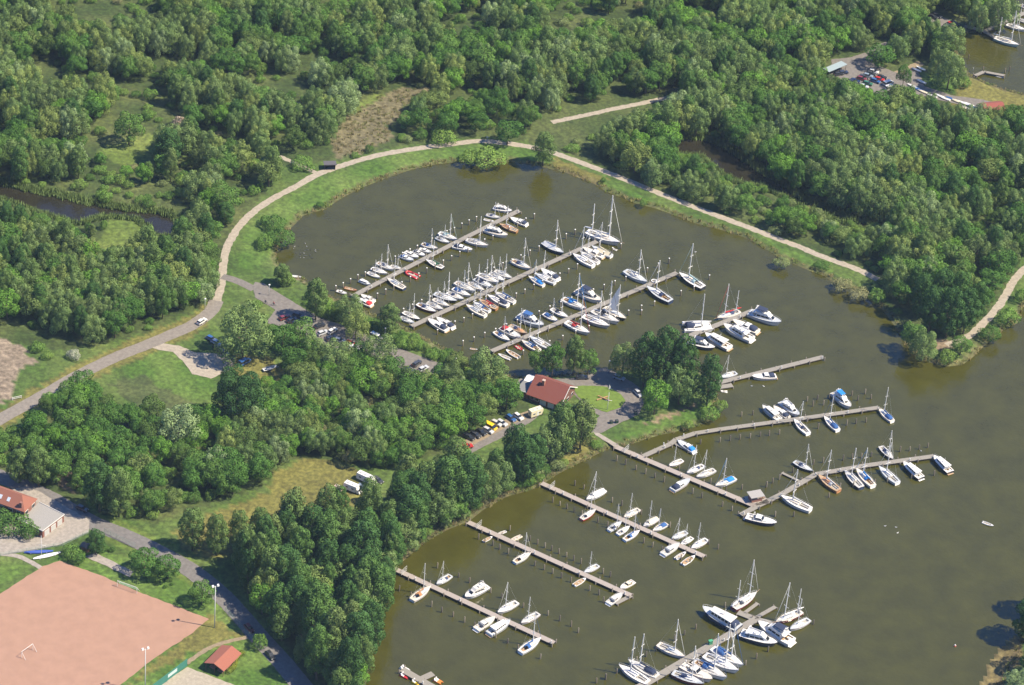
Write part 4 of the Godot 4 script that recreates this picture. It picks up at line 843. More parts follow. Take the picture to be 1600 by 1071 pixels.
func build_water() -> void:
	var m := StandardMaterial3D.new()
	m.albedo_color = Color(0.0560, 0.0540, 0.0078).linear_to_srgb()
	var ab := noise_tex("silt", 0.006, 0.86, 1.0, 4, 1024)
	m.albedo_texture = ab
	m.uv1_triplanar = true
	m.uv1_world_triplanar = true
	m.uv1_scale = Vector3.ONE / 90.0
	m.roughness = 0.12
	m.metallic_specular = 0.52
	var n := FastNoiseLite.new()
	n.seed = 21
	n.frequency = 0.045
	n.fractal_octaves = 4
	var t := NoiseTexture2D.new()
	t.width = 1024
	t.height = 1024
	t.seamless = true
	t.as_normal_map = true
	t.bump_strength = 1.6
	t.noise = n
	m.normal_enabled = true
	m.normal_texture = t
	m.normal_scale = 0.35
	var s := S()
	quad(s, Vector3(-320, 0, -420), Vector3(700, 0, -420), Vector3(700, 0, 420), Vector3(-320, 0, 420))
	structure("water", fin(s), m)
	# the two forest ponds are dark with peat
	var pm: StandardMaterial3D = m.duplicate()
	pm.albedo_color = Color(0.024, 0.021, 0.012).linear_to_srgb()
	for k in [1, 2]:
		var grown := Geometry2D.offset_polygon(waters[k], 1.2)
		var ps := S()
		for p in grown:
			for e in Geometry2D.triangulate_polygon(p): ps.add_vertex(v3(p[e], 0.02))
		structure("pond", fin(ps), pm)

func paving(kind: String) -> StandardMaterial3D:
	if mats.has("pave_" + kind): return mats["pave_" + kind]
	var c := {"asphalt": [0.190, 0.170, 0.148], "asphalt_light": [0.235, 0.206, 0.172], "asphalt_dark": [0.175, 0.162, 0.150], "gravel": [0.370, 0.320, 0.245], "concrete": [0.336, 0.296, 0.248], "cinder": [0.325, 0.190, 0.130], "sand": [0.384, 0.336, 0.256], "sandy": [0.272, 0.212, 0.132], "lawn": [0.125, 0.195, 0.024]}
	var q: Array = c[kind]
	var m := grained(q[0], q[1], q[2], 37.0 if kind != "cinder" else 70.0, "pave")
	m.albedo_texture = noise_tex("pave_wear", 0.02, 0.80, 1.0, 7, 1024) if kind != "cinder" else noise_tex("cinder_wear", 0.012, 0.92, 1.0, 8, 1024)
	mats["pave_" + kind] = m
	return m

func build_paving() -> void:
	var jit := FastNoiseLite.new()
	jit.seed = 31
	jit.frequency = 0.25
	var level := {"gravel": 0.012, "sandy": 0.008, "asphalt": 0.020, "asphalt_light": 0.024, "asphalt_dark": 0.028, "concrete": 0.036, "cinder": 0.016, "sand": 0.040, "lawn": 0.060}
	var said := {"gravel_path": "pale gravel footpath", "road": "asphalt lane", "street": "tree shaded street", "footpath": "narrow footpath"}
	var rank := 0.0
	for pa in PATHS:
		var p := pts(pa[3])
		var c := Curve2D.new()
		c.bake_interval = 1.5
		for i in p.size():
			var tan := (p[mini(i + 1, p.size() - 1)] - p[maxi(i - 1, 0)]) * 0.17
			c.add_point(p[i], -tan, tan)
		var b := c.get_baked_points()
		var s := S()
		var lastl := Vector3.ZERO
		var lastr := Vector3.ZERO
		rank += 0.0045
		for i in b.size():
			var d := (b[mini(i + 1, b.size() - 1)] - b[maxi(i - 1, 0)]).normalized()
			var nn := Vector2(-d.y, d.x)
			var w: float = pa[2] * 0.5
			var rough := 0.5 if pa[1] in ["gravel", "sandy"] else 0.22
			var l := v3(b[i] + nn * (w + rough * jit.get_noise_2d(b[i].x * 2.0, b[i].y * 2.0)), LAND + level[pa[1]] + rank)
			var r := v3(b[i] - nn * (w + rough * jit.get_noise_2d(b[i].x * 2.0 + 77.0, b[i].y * 2.0)), LAND + level[pa[1]] + rank)
			if i > 0: quad(s, lastl, l, r, lastr)
			lastl = l
			lastr = r
		structure(pa[0], fin(s), paving(pa[1]))
	for sh in SHEETS:
		var p := pts(sh[2])
		var q := PackedVector2Array()
		for i in p.size():
			var a := p[i]
			var b := p[(i + 1) % p.size()]
			var n := maxi(1, int(a.distance_to(b) / 1.6))
			for k in n:
				var e := a.lerp(b, float(k) / n)
				q.append(e + 0.45 * Vector2(jit.get_noise_2d(e.x * 1.5, e.y * 1.5), jit.get_noise_2d(e.y * 1.5 + 55.0, e.x * 1.5)))
		var ids := Geometry2D.triangulate_polygon(q)
		var s := S()
		rank += 0.0045
		for k in ids: s.add_vertex(v3(q[k], LAND + level[sh[1]] + rank))
		structure(sh[0], fin(s), paving(sh[1]))

# ------------------------------------------------------------------ piers
func build_piers() -> void:
	var grey := grained(0.25, 0.23, 0.195, 5.0, "plank")
	var rose := grained(0.33, 0.285, 0.25, 5.0, "plank")
	var dark := mt(0.10, 0.075, 0.055, 0.9)
	var postm := mt(0.17, 0.145, 0.115, 0.9)
	var post := S(true)
	tube(post, Vector3(0, -1.8, 0), Vector3(0, 1.25, 0), 0.21, 0.20, 7)
	var post_mesh := fin(post)
	var low := S(true)
	tube(low, Vector3(0, -1.8, 0), Vector3(0, 0.55, 0), 0.19, 0.18, 7)
	var low_mesh := fin(low)
	for pr in PIERS:
		var p := pts(pr[3])
		var w: float = pr[2]
		var top: float = 0.95 if pr[4] < 2 else 0.6
		var t := thing(pr[0], pr[1], "pier" if pr[4] < 2 else "jetty", v3(p[0], 0.0), 0.0, "wooden piers of the marina" if pr[4] < 2 else "short jetties")
		var o := p[0]
		# deck in sections with open joints, on two side beams
		for i in p.size() - 1:
			var a := p[i] - o
			var b := p[i + 1] - o
			var d := (b - a).normalized()
			var len := a.distance_to(b)
			var yaw := -d.angle()
			var n := maxi(1, int(round(len / 5.0)))
			for k in n:
				var s := S()
				var l := len / n
				var c := a + d * (l * (k + 0.5))
				box(s, Vector3(c.x, top - 0.04, c.y), Vector3(l - 0.05 + (0.5 if pr[4] == 2 and n == 1 else 0.0), 0.08, w), yaw)
				part("deck_section", fin(s), rose if pr[4] == 1 else grey, t)
			var e := S()
			for sd in [-1.0, 1.0]:
				var c: Vector2 = (a + b) * 0.5 + Vector2(-d.y, d.x) * sd * (w * 0.5 - 0.16)
				box(e, Vector3(c.x, top - 0.24, c.y), Vector3(len, 0.32, 0.14), yaw)
			part("beam", fin(e), dark, t)
			if pr[4] == 2 and len < 4.0: continue
			var m := maxi(1, int(round(len / 6.5)))
			for k in m + 1:
				if i > 0 and k == 0: continue
				for sd in [-1.0, 1.0]:
					var c: Vector2 = a + d * (len * k / m) + Vector2(-d.y, d.x) * sd * (w * 0.5 + 0.2)
					var q := part("post", post_mesh if (k + int(sd)) % 3 != 0 and pr[4] < 2 else low_mesh, postm, t)
					q.position = Vector3(c.x, 0.35 if pr[4] < 2 else 0.1, c.y)
		if pr[4] < 2:
			var run := 0.0
			for i in p.size() - 1:
				var d := (p[i + 1] - p[i]).normalized()
				var len := p[i].distance_to(p[i + 1])
				var at := 9.0 - run
				while at < len:
					var s := S()
					var c := p[i] - o + d * at + Vector2(-d.y, d.x) * (w * 0.5 - 0.3)
					box(s, Vector3(c.x, top + 0.5, c.y), Vector3(0.3, 1.0, 0.3), -d.angle())
					part("service_post", fin(s), mt(0.55, 0.55, 0.53, 0.6), t)
					at += 17.0
				run = fposmod(len - 9.0 + run, 17.0)
	# gates at the landward ends of the left-bank piers
	for k in 4:
		var pr: Array = PIERS[[6, 8, 9, 10][k]]
		var p := pts(pr[3])
		var d := (p[1] - p[0]).normalized()
		var g := thing("pier_gate", "grey metal gate at the landward end of " + ["the hut pier", "third left-bank pier", "second left-bank pier", "lowest left-bank pier"][k], "gate", v3(p[0] + d * 4.2, 0.95), -d.angle(), "pier gates")
		var s := S()
		for zz in [-1.5, -0.55, 0.55, 1.5]: tube(s, Vector3(0, 0, zz), Vector3(0, 2.0, zz), 0.06, 0.06, 5)
		part("frame", fin(s), mt(0.5, 0.5, 0.48, 0.5), g)
		var q := S()
		for yy in [0.3, 1.1, 1.95]: tube(q, Vector3(0, yy, -1.5), Vector3(0, yy, 1.5), 0.05, 0.05, 5)
		part("rail", fin(q), mt(0.5, 0.5, 0.48, 0.5), g)

func build_piles() -> void:
	var s := S(true)
	tube(s, Vector3(0, -1.8, 0), Vector3(0, 2.1, 0), 0.24, 0.21, 8)
	var body := fin(s)
	var c := S(true)
	tube(c, Vector3(0, 0, 0), Vector3(0, 0.22, 0), 0.26, 0.26, 8)
	tube(c, Vector3(0, 0.22, 0), Vector3(0, 0.30, 0), 0.26, 0.05, 8)
	var cap := fin(c)
	var woods := [mt(0.13, 0.105, 0.075, 0.9), mt(0.17, 0.145, 0.105, 0.9), mt(0.09, 0.075, 0.06, 0.9)]
	var k := 0
	for row in PILES:
		var p := pts(row[1])
		for q in p:
			var label: String = row[0]
			var t := thing("mooring_pile", label, "pile", v3(q, 0.0), 0.0, label.replace("pile", "piles"))
			var b := part("post", body, woods[k % 3], t)
			b.scale.y = 0.9 + 0.25 * rng.randf()
			b.rotation = Vector3(rng.randf_range(-0.03, 0.03), 0, rng.randf_range(-0.03, 0.03))
			if label.begins_with("white"):
				var w := part("cap", cap, mt(0.75, 0.74, 0.70, 0.6), t)
				w.position.y = 2.1 * b.scale.y - 0.1
			k += 1

# ------------------------------------------------------------------ buildings
func build_buildings() -> void:
	clubhouse()
	brick_house()
	shed()
	var wood := mt(0.055, 0.045, 0.038, 0.9)
	# shelter by the path
	var sh := thing("wooden_shelter", "dark open wooden shelter beside the gravel path fork", "shelter", v3(AT.shelter), 0.2)
	var s := S()
	box(s, Vector3(0, 1.1, -1.2), Vector3(4.0, 2.2, 0.12))
	box(s, Vector3(-1.95, 1.1, 0), Vector3(0.12, 2.2, 2.3))
	box(s, Vector3(1.95, 1.1, 0), Vector3(0.12, 2.2, 2.3))
	part("wall", fin(s), wood, sh)
	s = S()
	hexa(s, [Vector3(2.4, 2.25, 1.6), Vector3(2.4, 2.25, -1.6), Vector3(-2.4, 2.25, -1.6), Vector3(-2.4, 2.25, 1.6), Vector3(2.4, 2.55, 1.6), Vector3(2.4, 2.32, -1.6), Vector3(-2.4, 2.32, -1.6), Vector3(-2.4, 2.55, 1.6)])
	part("roof", fin(s), mt(0.085, 0.08, 0.085, 0.8), sh)
	s = S()
	box(s, Vector3(0, 0.45, -0.8), Vector3(3.6, 0.08, 0.5))
	part("bench", fin(s), mt(0.14, 0.10, 0.07, 0.9), sh)
	# far carport
	var ca: Vector2 = AT.carport_a
	var cb: Vector2 = AT.carport_b
	var cd := cb - ca
	var cp := thing("carport", "long open carport with pale blue roof at the far car park", "carport", v3((ca + cb) * 0.5), -cd.angle())
	s = S()
	block(s, -cd.length() * 0.5 - 0.5, cd.length() * 0.5 + 0.5, 1.7, 1.7, 2.5, -cd.length() * 0.5 - 0.5, cd.length() * 0.5 + 0.5, 1.7, 1.7, 2.62)
	part("roof", fin(s), mt(0.26, 0.32, 0.33, 0.6), cp)
	for i in 5:
		for zz in [-1.5, 1.5]:
			s = S()
			tube(s, Vector3(0, 0, 0), Vector3(0, 2.5, 0), 0.09, 0.09, 6)
			var po := part("post", fin(s), wood, cp)
			po.position = Vector3(lerpf(-cd.length() * 0.5, cd.length() * 0.5, i / 4.0), 0, zz)
	s = S()
	box(s, Vector3(0, 1.1, -1.6), Vector3(cd.length(), 2.2, 0.1))
	part("back_wall", fin(s), mt(0.2, 0.2, 0.2, 0.9), cp)
	# far red roofed sheds
	for k in 2:
		var at: Vector2 = AT.farroof_b if k == 0 else AT.farroof_b + Vector2(17, 2)
		var b := thing("red_roofed_hut", "dark red roofed hut at the far boat yard" if k == 0 else "red roofed hut cut by the right edge", "hut", v3(at), 0.35)
		s = S()
		box(s, Vector3(0, 1.2, 0), Vector3(8, 2.4, 5))
		part("wall", fin(s), mt(0.30, 0.22, 0.17, 0.9), b)
		s = S()
		gable(s, 4.6, 3.2, 2.4, 3.8, 0.12)
		part("roof", fin(s), grained(0.26, 0.075, 0.055, 3.0, "tile"), b)
		s = S()
		box(s, Vector3(1.0, 1.0, 2.52), Vector3(1.0, 2.0, 0.06))
		part("door", fin(s), mt(0.1, 0.08, 0.06, 0.8), b)
	# hut on the pier
	var h := thing("pier_hut", "small open hut with grey flat roof on the pier corner", "hut", v3(AT.hut, 0.95), 0.42)
	s = S()
	box(s, Vector3(0.5, -0.05, 0.3), Vector3(7.0, 0.1, 5.6))
	part("platform", fin(s), grained(0.34, 0.30, 0.25, 5.0, "plank"), h)
	for q in [Vector2(-1.9, -1.3), Vector2(1.9, -1.3), Vector2(-1.9, 1.3), Vector2(1.9, 1.3)]:
		s = S()
		tube(s, Vector3(q.x, 0, q.y), Vector3(q.x, 2.2, q.y), 0.09, 0.09, 6)
		part("post", fin(s), mt(0.20, 0.10, 0.07, 0.8), h)
	s = S()
	box(s, Vector3(0, 0.55, 1.3), Vector3(3.7, 1.1, 0.08))
	box(s, Vector3(-1.9, 0.9, 0), Vector3(0.08, 1.8, 2.5))
	part("wall", fin(s), mt(0.22, 0.10, 0.075, 0.85), h)
	s = S()
	block(s, -2.5, 2.5, 1.9, 1.9, 2.2, -2.5, 2.5, 1.9, 1.9, 2.38)
	part("roof", fin(s), grained(0.34, 0.325, 0.30, 4.0, "pave"), h)
	s = S()
	box(s, Vector3(2.6, 0.4, 0.2), Vector3(1.8, 0.06, 0.8))
	box(s, Vector3(2.6, 0.2, 0.2), Vector3(0.2, 0.4, 0.6))
	part("table", fin(s), mt(0.2, 0.13, 0.08, 0.85), h)

# two slopes with thickness; ridge along x
func gable(s: SurfaceTool, hx: float, hz: float, ye: float, yr: float, th: float) -> void:
	for sd in [-1.0, 1.0]:
		var a := [Vector3(hx, ye, hz * sd), Vector3(-hx, ye, hz * sd), Vector3(-hx, yr, 0), Vector3(hx, yr, 0)]
		var up := Vector3(0, th, 0)
		quad(s, a[0] + up, a[1] + up, a[2] + up, a[3] + up)
		quad(s, a[0], a[3], a[2], a[1])
		quad(s, a[0], a[1], a[1] + up, a[0] + up)
		quad(s, a[0], a[0] + up, a[3] + up, a[3])
		quad(s, a[1], a[2], a[2] + up, a[1] + up)

func window_part(called: String, parent: Node, c: Vector3, size: Vector3, frame: Material, glass: Material, along_x: bool) -> void:
	var s := S()
	box(s, c, size)
	var f := part(called, fin(s), frame, parent)
	s = S()
	var inset := Vector3(size.x - 0.16, size.y - 0.16, size.z + 0.03) if along_x else Vector3(size.x + 0.03, size.y - 0.16, size.z - 0.16)
	box(s, c, inset)
	part("pane", fin(s), glass, f)

func clubhouse() -> void:
	var a: Vector2 = AT.club_a
	var b: Vector2 = AT.club_b
	var d := b - a
	var n := Vector2(d.y, -d.x).normalized()   # away from the viewer
	if n.y > 0: n = -n
	var half := 6.5
	var c := (a + b) * 0.5 + n * half
	var len := d.length()
	var t := thing("clubhouse", "clubhouse with steep dark red tiled roof and brick chimney beside the round lawn", "building", v3(c), -d.angle())
	var brick := grained(0.16, 0.075, 0.055, 4.0, "tile")
	var white := mt(0.75, 0.73, 0.70, 0.6)
	var glass := mt(0.02, 0.025, 0.03, 0.1)
	var s := S()
	box(s, Vector3(0, 1.35, 0), Vector3(len - 1.0, 2.7, half * 2 - 1.4))
	for sd in [-1.0, 1.0]:
		var x: float = sd * (len * 0.5 - 0.5)
		tri(s, Vector3(x, 2.7, half - 0.7), Vector3(x, 2.7, -half + 0.7), Vector3(x, 6.4, 0))
	part("wall", fin(s), brick, t)
	s = S()
	gable(s, len * 0.5, half + 0.1, 2.6, 6.9, 0.18)
	var roof := part("roof", fin(s), grained(0.20, 0.060, 0.042, 2.5, "tile"), t)
	s = S()
	box(s, Vector3(-len * 0.18, 5.9, 2.0), Vector3(0.9, 3.0, 0.9))
	part("chimney", fin(s), mt(0.33, 0.15, 0.10, 0.9), roof)
	s = S()
	box(s, Vector3(-len * 0.18, 7.5, 2.0), Vector3(1.1, 0.2, 1.1))
	part("chimney_cap", fin(s), mt(0.4, 0.3, 0.25, 0.9), roof)
	s = S()
	for sd in [-1.0, 1.0]:
		for q in [1.0]:
			var x: float = len * 0.5 + 0.06
			var e0 := Vector3(x, 2.5, sd * (half + 0.12))
			var e1 := Vector3(x, 6.85, 0)
			quad(s, e0, e0 + Vector3(0, 0.35, 0), e1 + Vector3(0, 0.35, 0), e1)
			quad(s, e0 + Vector3(0.08, 0, 0), e0 + Vector3(0.08, 0.35, 0), e1 + Vector3(0.08, 0.35, 0), e1 + Vector3(0.08, 0, 0))
			quad(s, e0 + Vector3(0, 0.35, 0), e0 + Vector3(0.08, 0.35, 0), e1 + Vector3(0.08, 0.35, 0), e1 + Vector3(0, 0.35, 0))
	part("bargeboard", fin(s), white, roof)
	for k in 2: window_part("door", t, Vector3(-0.4 + k * 3.0, 1.15, half - 0.68), Vector3(2.2, 2.3, 0.12), white, mt(0.42, 0.45, 0.46, 0.3), true)
	for k in 2: window_part("window", t, Vector3(-4.6 + k * 1.9, 1.5, half - 0.68), Vector3(1.5, 1.2, 0.12), white, glass, true)
	for k in 3: window_part("window", t, Vector3(len * 0.5 - 0.48, 1.5, -3.6 + k * 3.4), Vector3(0.12, 1.3, 1.6), white, glass, false)
	# flat roofed annex on the left
	s = S()
	box(s, Vector3(-len * 0.5 - 1.9, 1.25, 2.6), Vector3(4.6, 2.5, 5.6))
	var an := part("annex", fin(s), grained(0.33, 0.16, 0.11, 3.0, "tile"), t)
	s = S()
	box(s, Vector3(-len * 0.5 - 1.9, 2.6, 2.6), Vector3(5.0, 0.2, 6.0))
	part("annex_roof", fin(s), grained(0.20, 0.20, 0.20, 5.0, "pave"), an)
	s = S()
	box(s, Vector3(-len * 0.5 - 1.9, 2.6, 5.66), Vector3(5.0, 0.32, 0.08))
	part("fascia", fin(s), white, an)
	# white awning behind the annex
	var aw := thing("white_awning", "white tent canopy behind the clubhouse annex", "awning", v3(c - d.normalized() * (len * 0.5 + 2.2) + n * 3.2), -d.angle())
	s = S()
	gable(s, 2.4, 2.2, 2.1, 2.9, 0.05)
	part("canopy", fin(s), mt(0.72, 0.72, 0.70, 0.8), aw)
	for q in [Vector2(-2.2, -2), Vector2(2.2, -2), Vector2(-2.2, 2), Vector2(2.2, 2)]:
		s = S()
		tube(s, Vector3(q.x, 0, q.y), Vector3(q.x, 2.15, q.y), 0.05, 0.05, 5)
		part("pole", fin(s), white, aw)

func brick_house() -> void:
	var a: Vector2 = AT.house_b
	var d: Vector2 = (AT.house_b - AT.house_a).normalized()
	var n := Vector2(d.y, -d.x)
	if n.y > 0: n = -n
	var w: float = AT.house_c.distance_to(AT.house_b)
	w = clampf(w, 8.0, 14.0)
	var len := 22.0
	var c := a - d * len * 0.5 + n * w * 0.5
	var t := thing("brick_house", "brick house with orange red hip roof and skylights at left edge", "building", v3(c), -d.angle())
	var brick := grained(0.26, 0.12, 0.085, 3.0, "tile")
	var white := mt(0.72, 0.70, 0.66, 0.6)
	var glass := mt(0.02, 0.025, 0.03, 0.1)
	var s := S()
	box(s, Vector3(0, 2.7, 0), Vector3(len - 1.0, 5.4, w - 1.0))
	part("wall", fin(s), brick, t)
	s = S()
	var hx := len * 0.5
	var hz := w * 0.5
	var r0 := Vector3(-hx + 3.0, 8.4, 0)
	var r1 := Vector3(hx - 3.4, 8.4, 0)
	var e := [Vector3(hx, 5.4, hz), Vector3(hx, 5.4, -hz), Vector3(-hx, 5.4, -hz), Vector3(-hx, 5.4, hz)]
	quad(s, e[3], e[0], r1, r0)
	quad(s, e[1], e[2], r0, r1)
	tri(s, e[0], e[1], r1)
	tri(s, e[2], e[3], r0)
	quad(s, e[0], e[3], e[2], e[1])
	var roof := part("roof", fin(s), grained(0.27, 0.105, 0.068, 2.5, "tile"), t)
	for k in 3:
		s = S()
		var f := 0.45
		var p := Vector3(-2.0 + k * 3.0, lerpf(5.4, 8.4, f), hz * (1.0 - f))
		var up := Vector3(0, 3.0, -hz).normalized()
		var nr := Vector3(0, hz, 3.0).normalized()
		var q := [p + Vector3(0.5, 0, 0) - up * 0.7, p + Vector3(-0.5, 0, 0) - up * 0.7, p + Vector3(-0.5, 0, 0) + up * 0.7, p + Vector3(0.5, 0, 0) + up * 0.7]
		hexa(s, [q[0], q[3], q[2], q[1], q[0] + nr * 0.1, q[3] + nr * 0.1, q[2] + nr * 0.1, q[1] + nr * 0.1])
		part("skylight", fin(s), mt(0.45, 0.5, 0.55, 0.2), roof)
	s = S()
	box(s, Vector3(hx - 2.0, 6.6, hz - 1.2), Vector3(0.9, 2.6, 0.9))
	part("chimney", fin(s), mt(0.22, 0.10, 0.075, 0.9), roof)
	for k in 6: window_part("window", t, Vector3(-hx + 4.0 + k * 3.1, 3.9, hz - 0.48), Vector3(1.6, 1.3, 0.12), white, glass, true)
	for k in 6: window_part("window", t, Vector3(-hx + 4.0 + k * 3.1, 1.4, hz - 0.48), Vector3(1.6, 1.3, 0.12), white, glass, true)
	for k in 2: window_part("window", t, Vector3(hx - 0.48, 3.9, -2.0 + k * 4.0), Vector3(0.12, 1.4, 1.8), white, glass, false)
	# garage block with a flat terrace roof
	var ga: Vector2 = AT.garage_a
	var gb: Vector2 = AT.garage_b
	var gc: Vector2 = AT.garage_c
	var gd := (gb - ga)
	var ge := (gc - gb)
	var gl := gd.length()
	var gn := Vector2(gd.y, -gd.x).normalized()
	if gn.y > 0: gn = -gn
	var gw := absf(ge.dot(gn))
	var gcen := (ga + gb) * 0.5 + gn * gw * 0.5
	var g := thing("garage_block", "low brick garage with pale flat terrace roof beside the brick house", "garage", v3(gcen), -gd.angle())
	s = S()
	box(s, Vector3(0, 1.4, 0), Vector3(gl, 2.8, gw))
	part("wall", fin(s), grained(0.24, 0.105, 0.075, 3.0, "tile"), g)
	s = S()
	box(s, Vector3(0, 2.9, 0), Vector3(gl + 0.4, 0.2, gw + 0.4))
	part("roof", fin(s), grained(0.30, 0.285, 0.26, 6.0, "pave"), g)
	s = S()
	for zz in [-1.0, 1.0]: box(s, Vector3(0, 3.12, zz * (gw * 0.5 + 0.1)), Vector3(gl + 0.4, 0.22, 0.14))
	box(s, Vector3(gl * 0.5 + 0.13, 3.12, 0), Vector3(0.14, 0.22, gw))
	part("parapet", fin(s), mt(0.60, 0.58, 0.53, 0.8), g)
	for k in 3: window_part("garage_door", g, Vector3(gl * 0.5 + 0.02, 1.15, -gw * 0.3 + k * gw * 0.3), Vector3(0.08, 2.2, gw * 0.22), white, mt(0.42, 0.42, 0.40, 0.6), false)
	for k in 3: window_part("window", g, Vector3(-gl * 0.3 + k * gl * 0.3, 1.6, gw * 0.5 + 0.02), Vector3(1.1, 0.9, 0.08), white, glass, true)
	# small brown garden hut
	var hu := thing("garden_hut", "small brown wooden hut beside the boules court", "hut", v3(AT.brownhut), -0.4)
	s = S()
	box(s, Vector3(0, 1.0, 0), Vector3(2.4, 2.0, 2.0))
	part("wall", fin(s), mt(0.30, 0.14, 0.07, 0.9), hu)
	s = S()
	gable(s, 1.5, 1.4, 1.95, 2.6, 0.08)
	part("roof", fin(s), mt(0.12, 0.10, 0.09, 0.9), hu)
	s = S()
	box(s, Vector3(0.3, 0.9, 1.02), Vector3(0.8, 1.8, 0.05))
	part("door", fin(s), mt(0.2, 0.09, 0.05, 0.8), hu)

func shed() -> void:
	var a: Vector2 = AT.shed_a
	var b: Vector2 = AT.shed_b
	var d := b - a
	var len := d.length()
	var half: float = AT.shed_l.distance_to(AT.shed_r) * 0.5
	var t := thing("club_pavilion", "open pavilion with orange red gable roof beside the pale sand court", "pavilion", v3((a + b) * 0.5), -d.angle())
	var s := S()
	gable(s, len * 0.5, half, 2.5, 3.9, 0.12)
	part("roof", fin(s), grained(0.31, 0.110, 0.072, 2.5, "tile"), t)
	s = S()
	box(s, Vector3(len * 0.12, 1.2, 0), Vector3(len * 0.62, 2.4, half * 2 - 1.4))
	part("wall", fin(s), mt(0.20, 0.095, 0.06, 0.9), t)
	for q in [-1.0, 0.0, 1.0]:
		s = S()
		tube(s, Vector3(-len * 0.46, 0, q * (half - 0.5)), Vector3(-len * 0.46, 2.5 + (1.3 if q == 0.0 else 0.15), q * (half - 0.5)), 0.09, 0.09, 6)
		part("post", fin(s), mt(0.16, 0.08, 0.05, 0.9), t)
	window_part("window", t, Vector3(len * 0.1, 1.4, half - 0.68), Vector3(2.0, 1.0, 0.08), mt(0.6, 0.58, 0.5, 0.7), mt(0.02, 0.02, 0.025, 0.1), true)
	s = S()
	box(s, Vector3(len * 0.3, 1.0, half - 0.67), Vector3(1.0, 2.0, 0.08))
	part("door", fin(s), mt(0.10, 0.05, 0.035, 0.8), t)
	for k in 2:
		s = S()
		box(s, Vector3(-len * 0.33, 0.72, -1.5 + k * 3.0), Vector3(1.2, 0.06, 2.0))
		box(s, Vector3(-len * 0.33, 0.36, -1.5 + k * 3.0), Vector3(0.2, 0.7, 1.2))
		part("table", fin(s), mt(0.25, 0.16, 0.09, 0.85), t)

# ------------------------------------------------------------------ trees
func leaf_crown(lobes: Array, density: float, leaf: float, seed_: int, low_cut: float, inner := 0.12) -> ArrayMesh:
	var r := RandomNumberGenerator.new()
	r.seed = seed_
	var v := PackedVector3Array()
	var nn := PackedVector3Array()
	var cc := PackedColorArray()
	for li in lobes.size():
		var c: Vector3 = lobes[li][0]
		var e: Vector3 = lobes[li][1]
		var area := 4.0 * PI * pow((pow(e.x * e.y, 1.6) + pow(e.x * e.z, 1.6) + pow(e.y * e.z, 1.6)) / 3.0, 1.0 / 1.6)
		var lobe_tone := r.randf_range(0.9, 1.1)
		for k in int(area * density):
			var d := Vector3(r.randfn(), r.randfn(), r.randfn()).normalized()
			if d.y < -0.75: continue
			var shell := r.randf_range(0.86, 1.06) if r.randf() > inner else r.randf_range(0.45, 0.86)
			# leaf clumps: pull directions toward a jittered lattice so that the surface is bumpy
			var bump := 1.0 + 0.10 * sin(d.x * 7.0 + li) * sin(d.y * 8.0 + li * 2.0) * sin(d.z * 7.0 + 1.3)
			var p := c + Vector3(d.x * e.x, d.y * e.y, d.z * e.z) * shell * bump
			if p.y < low_cut: continue
			var hid := false
			for lj in lobes.size():
				if lj == li: continue
				var q: Vector3 = (p - lobes[lj][0]) / lobes[lj][1]
				if q.length_squared() < 0.62:
					hid = true
					break
			if hid: continue
			var n := (d / e).normalized()
			var dirn := (n + 0.75 * Vector3(r.randfn(), r.randfn(), r.randfn())).normalized()
			var u := dirn.cross(Vector3(r.randfn(), r.randfn(), r.randfn())).normalized()
			var w := dirn.cross(u)
			var l := leaf * r.randf_range(0.65, 1.25)
			var a := p - u * l * 0.5
			var b := p + w * l * 0.36 + dirn * l * 0.10
			var g := p + u * l * 0.5
			var f := p - w * l * 0.36 + dirn * l * 0.10
			v.append_array([a, b, g, a, g, f])
			var sn := (n * 0.9 + dirn * 0.4 + Vector3(0, 0.12, 0)).normalized()
			for i in 6: nn.append(sn)
			var tone := lobe_tone * r.randf_range(0.86, 1.14)
			var col := Color(tone * r.randf_range(0.94, 1.08), tone, tone * r.randf_range(0.88, 1.08))
			for i in 6: cc.append(col)
	var arr := []
	arr.resize(Mesh.ARRAY_MAX)
	arr[Mesh.ARRAY_VERTEX] = v
	arr[Mesh.ARRAY_NORMAL] = nn
	arr[Mesh.ARRAY_COLOR] = cc
	var m := ArrayMesh.new()
	m.add_surface_from_arrays(Mesh.PRIMITIVE_TRIANGLES, arr)
	return m

func trunk_mesh(h: float, r0: float, spread: float, seed_: int) -> ArrayMesh:
	var r := RandomNumberGenerator.new()
	r.seed = seed_
	var s := S(true)
	var top := Vector3(r.randf_range(-0.2, 0.2), h * 0.55, r.randf_range(-0.2, 0.2))
	tube(s, Vector3(0, -0.3, 0), top, r0, r0 * 0.62, 7)
	tube(s, top, Vector3(top.x, h * 0.88, top.z), r0 * 0.6, r0 * 0.15, 6)
	for i in 5:
		var a := TAU * (i + r.randf()) / 5.0
		var y := h * r.randf_range(0.3, 0.55)
		tube(s, Vector3(0, y, 0), Vector3(cos(a) * spread, y + h * 0.25, sin(a) * spread), r0 * 0.42, r0 * 0.1, 5)
	return fin(s)

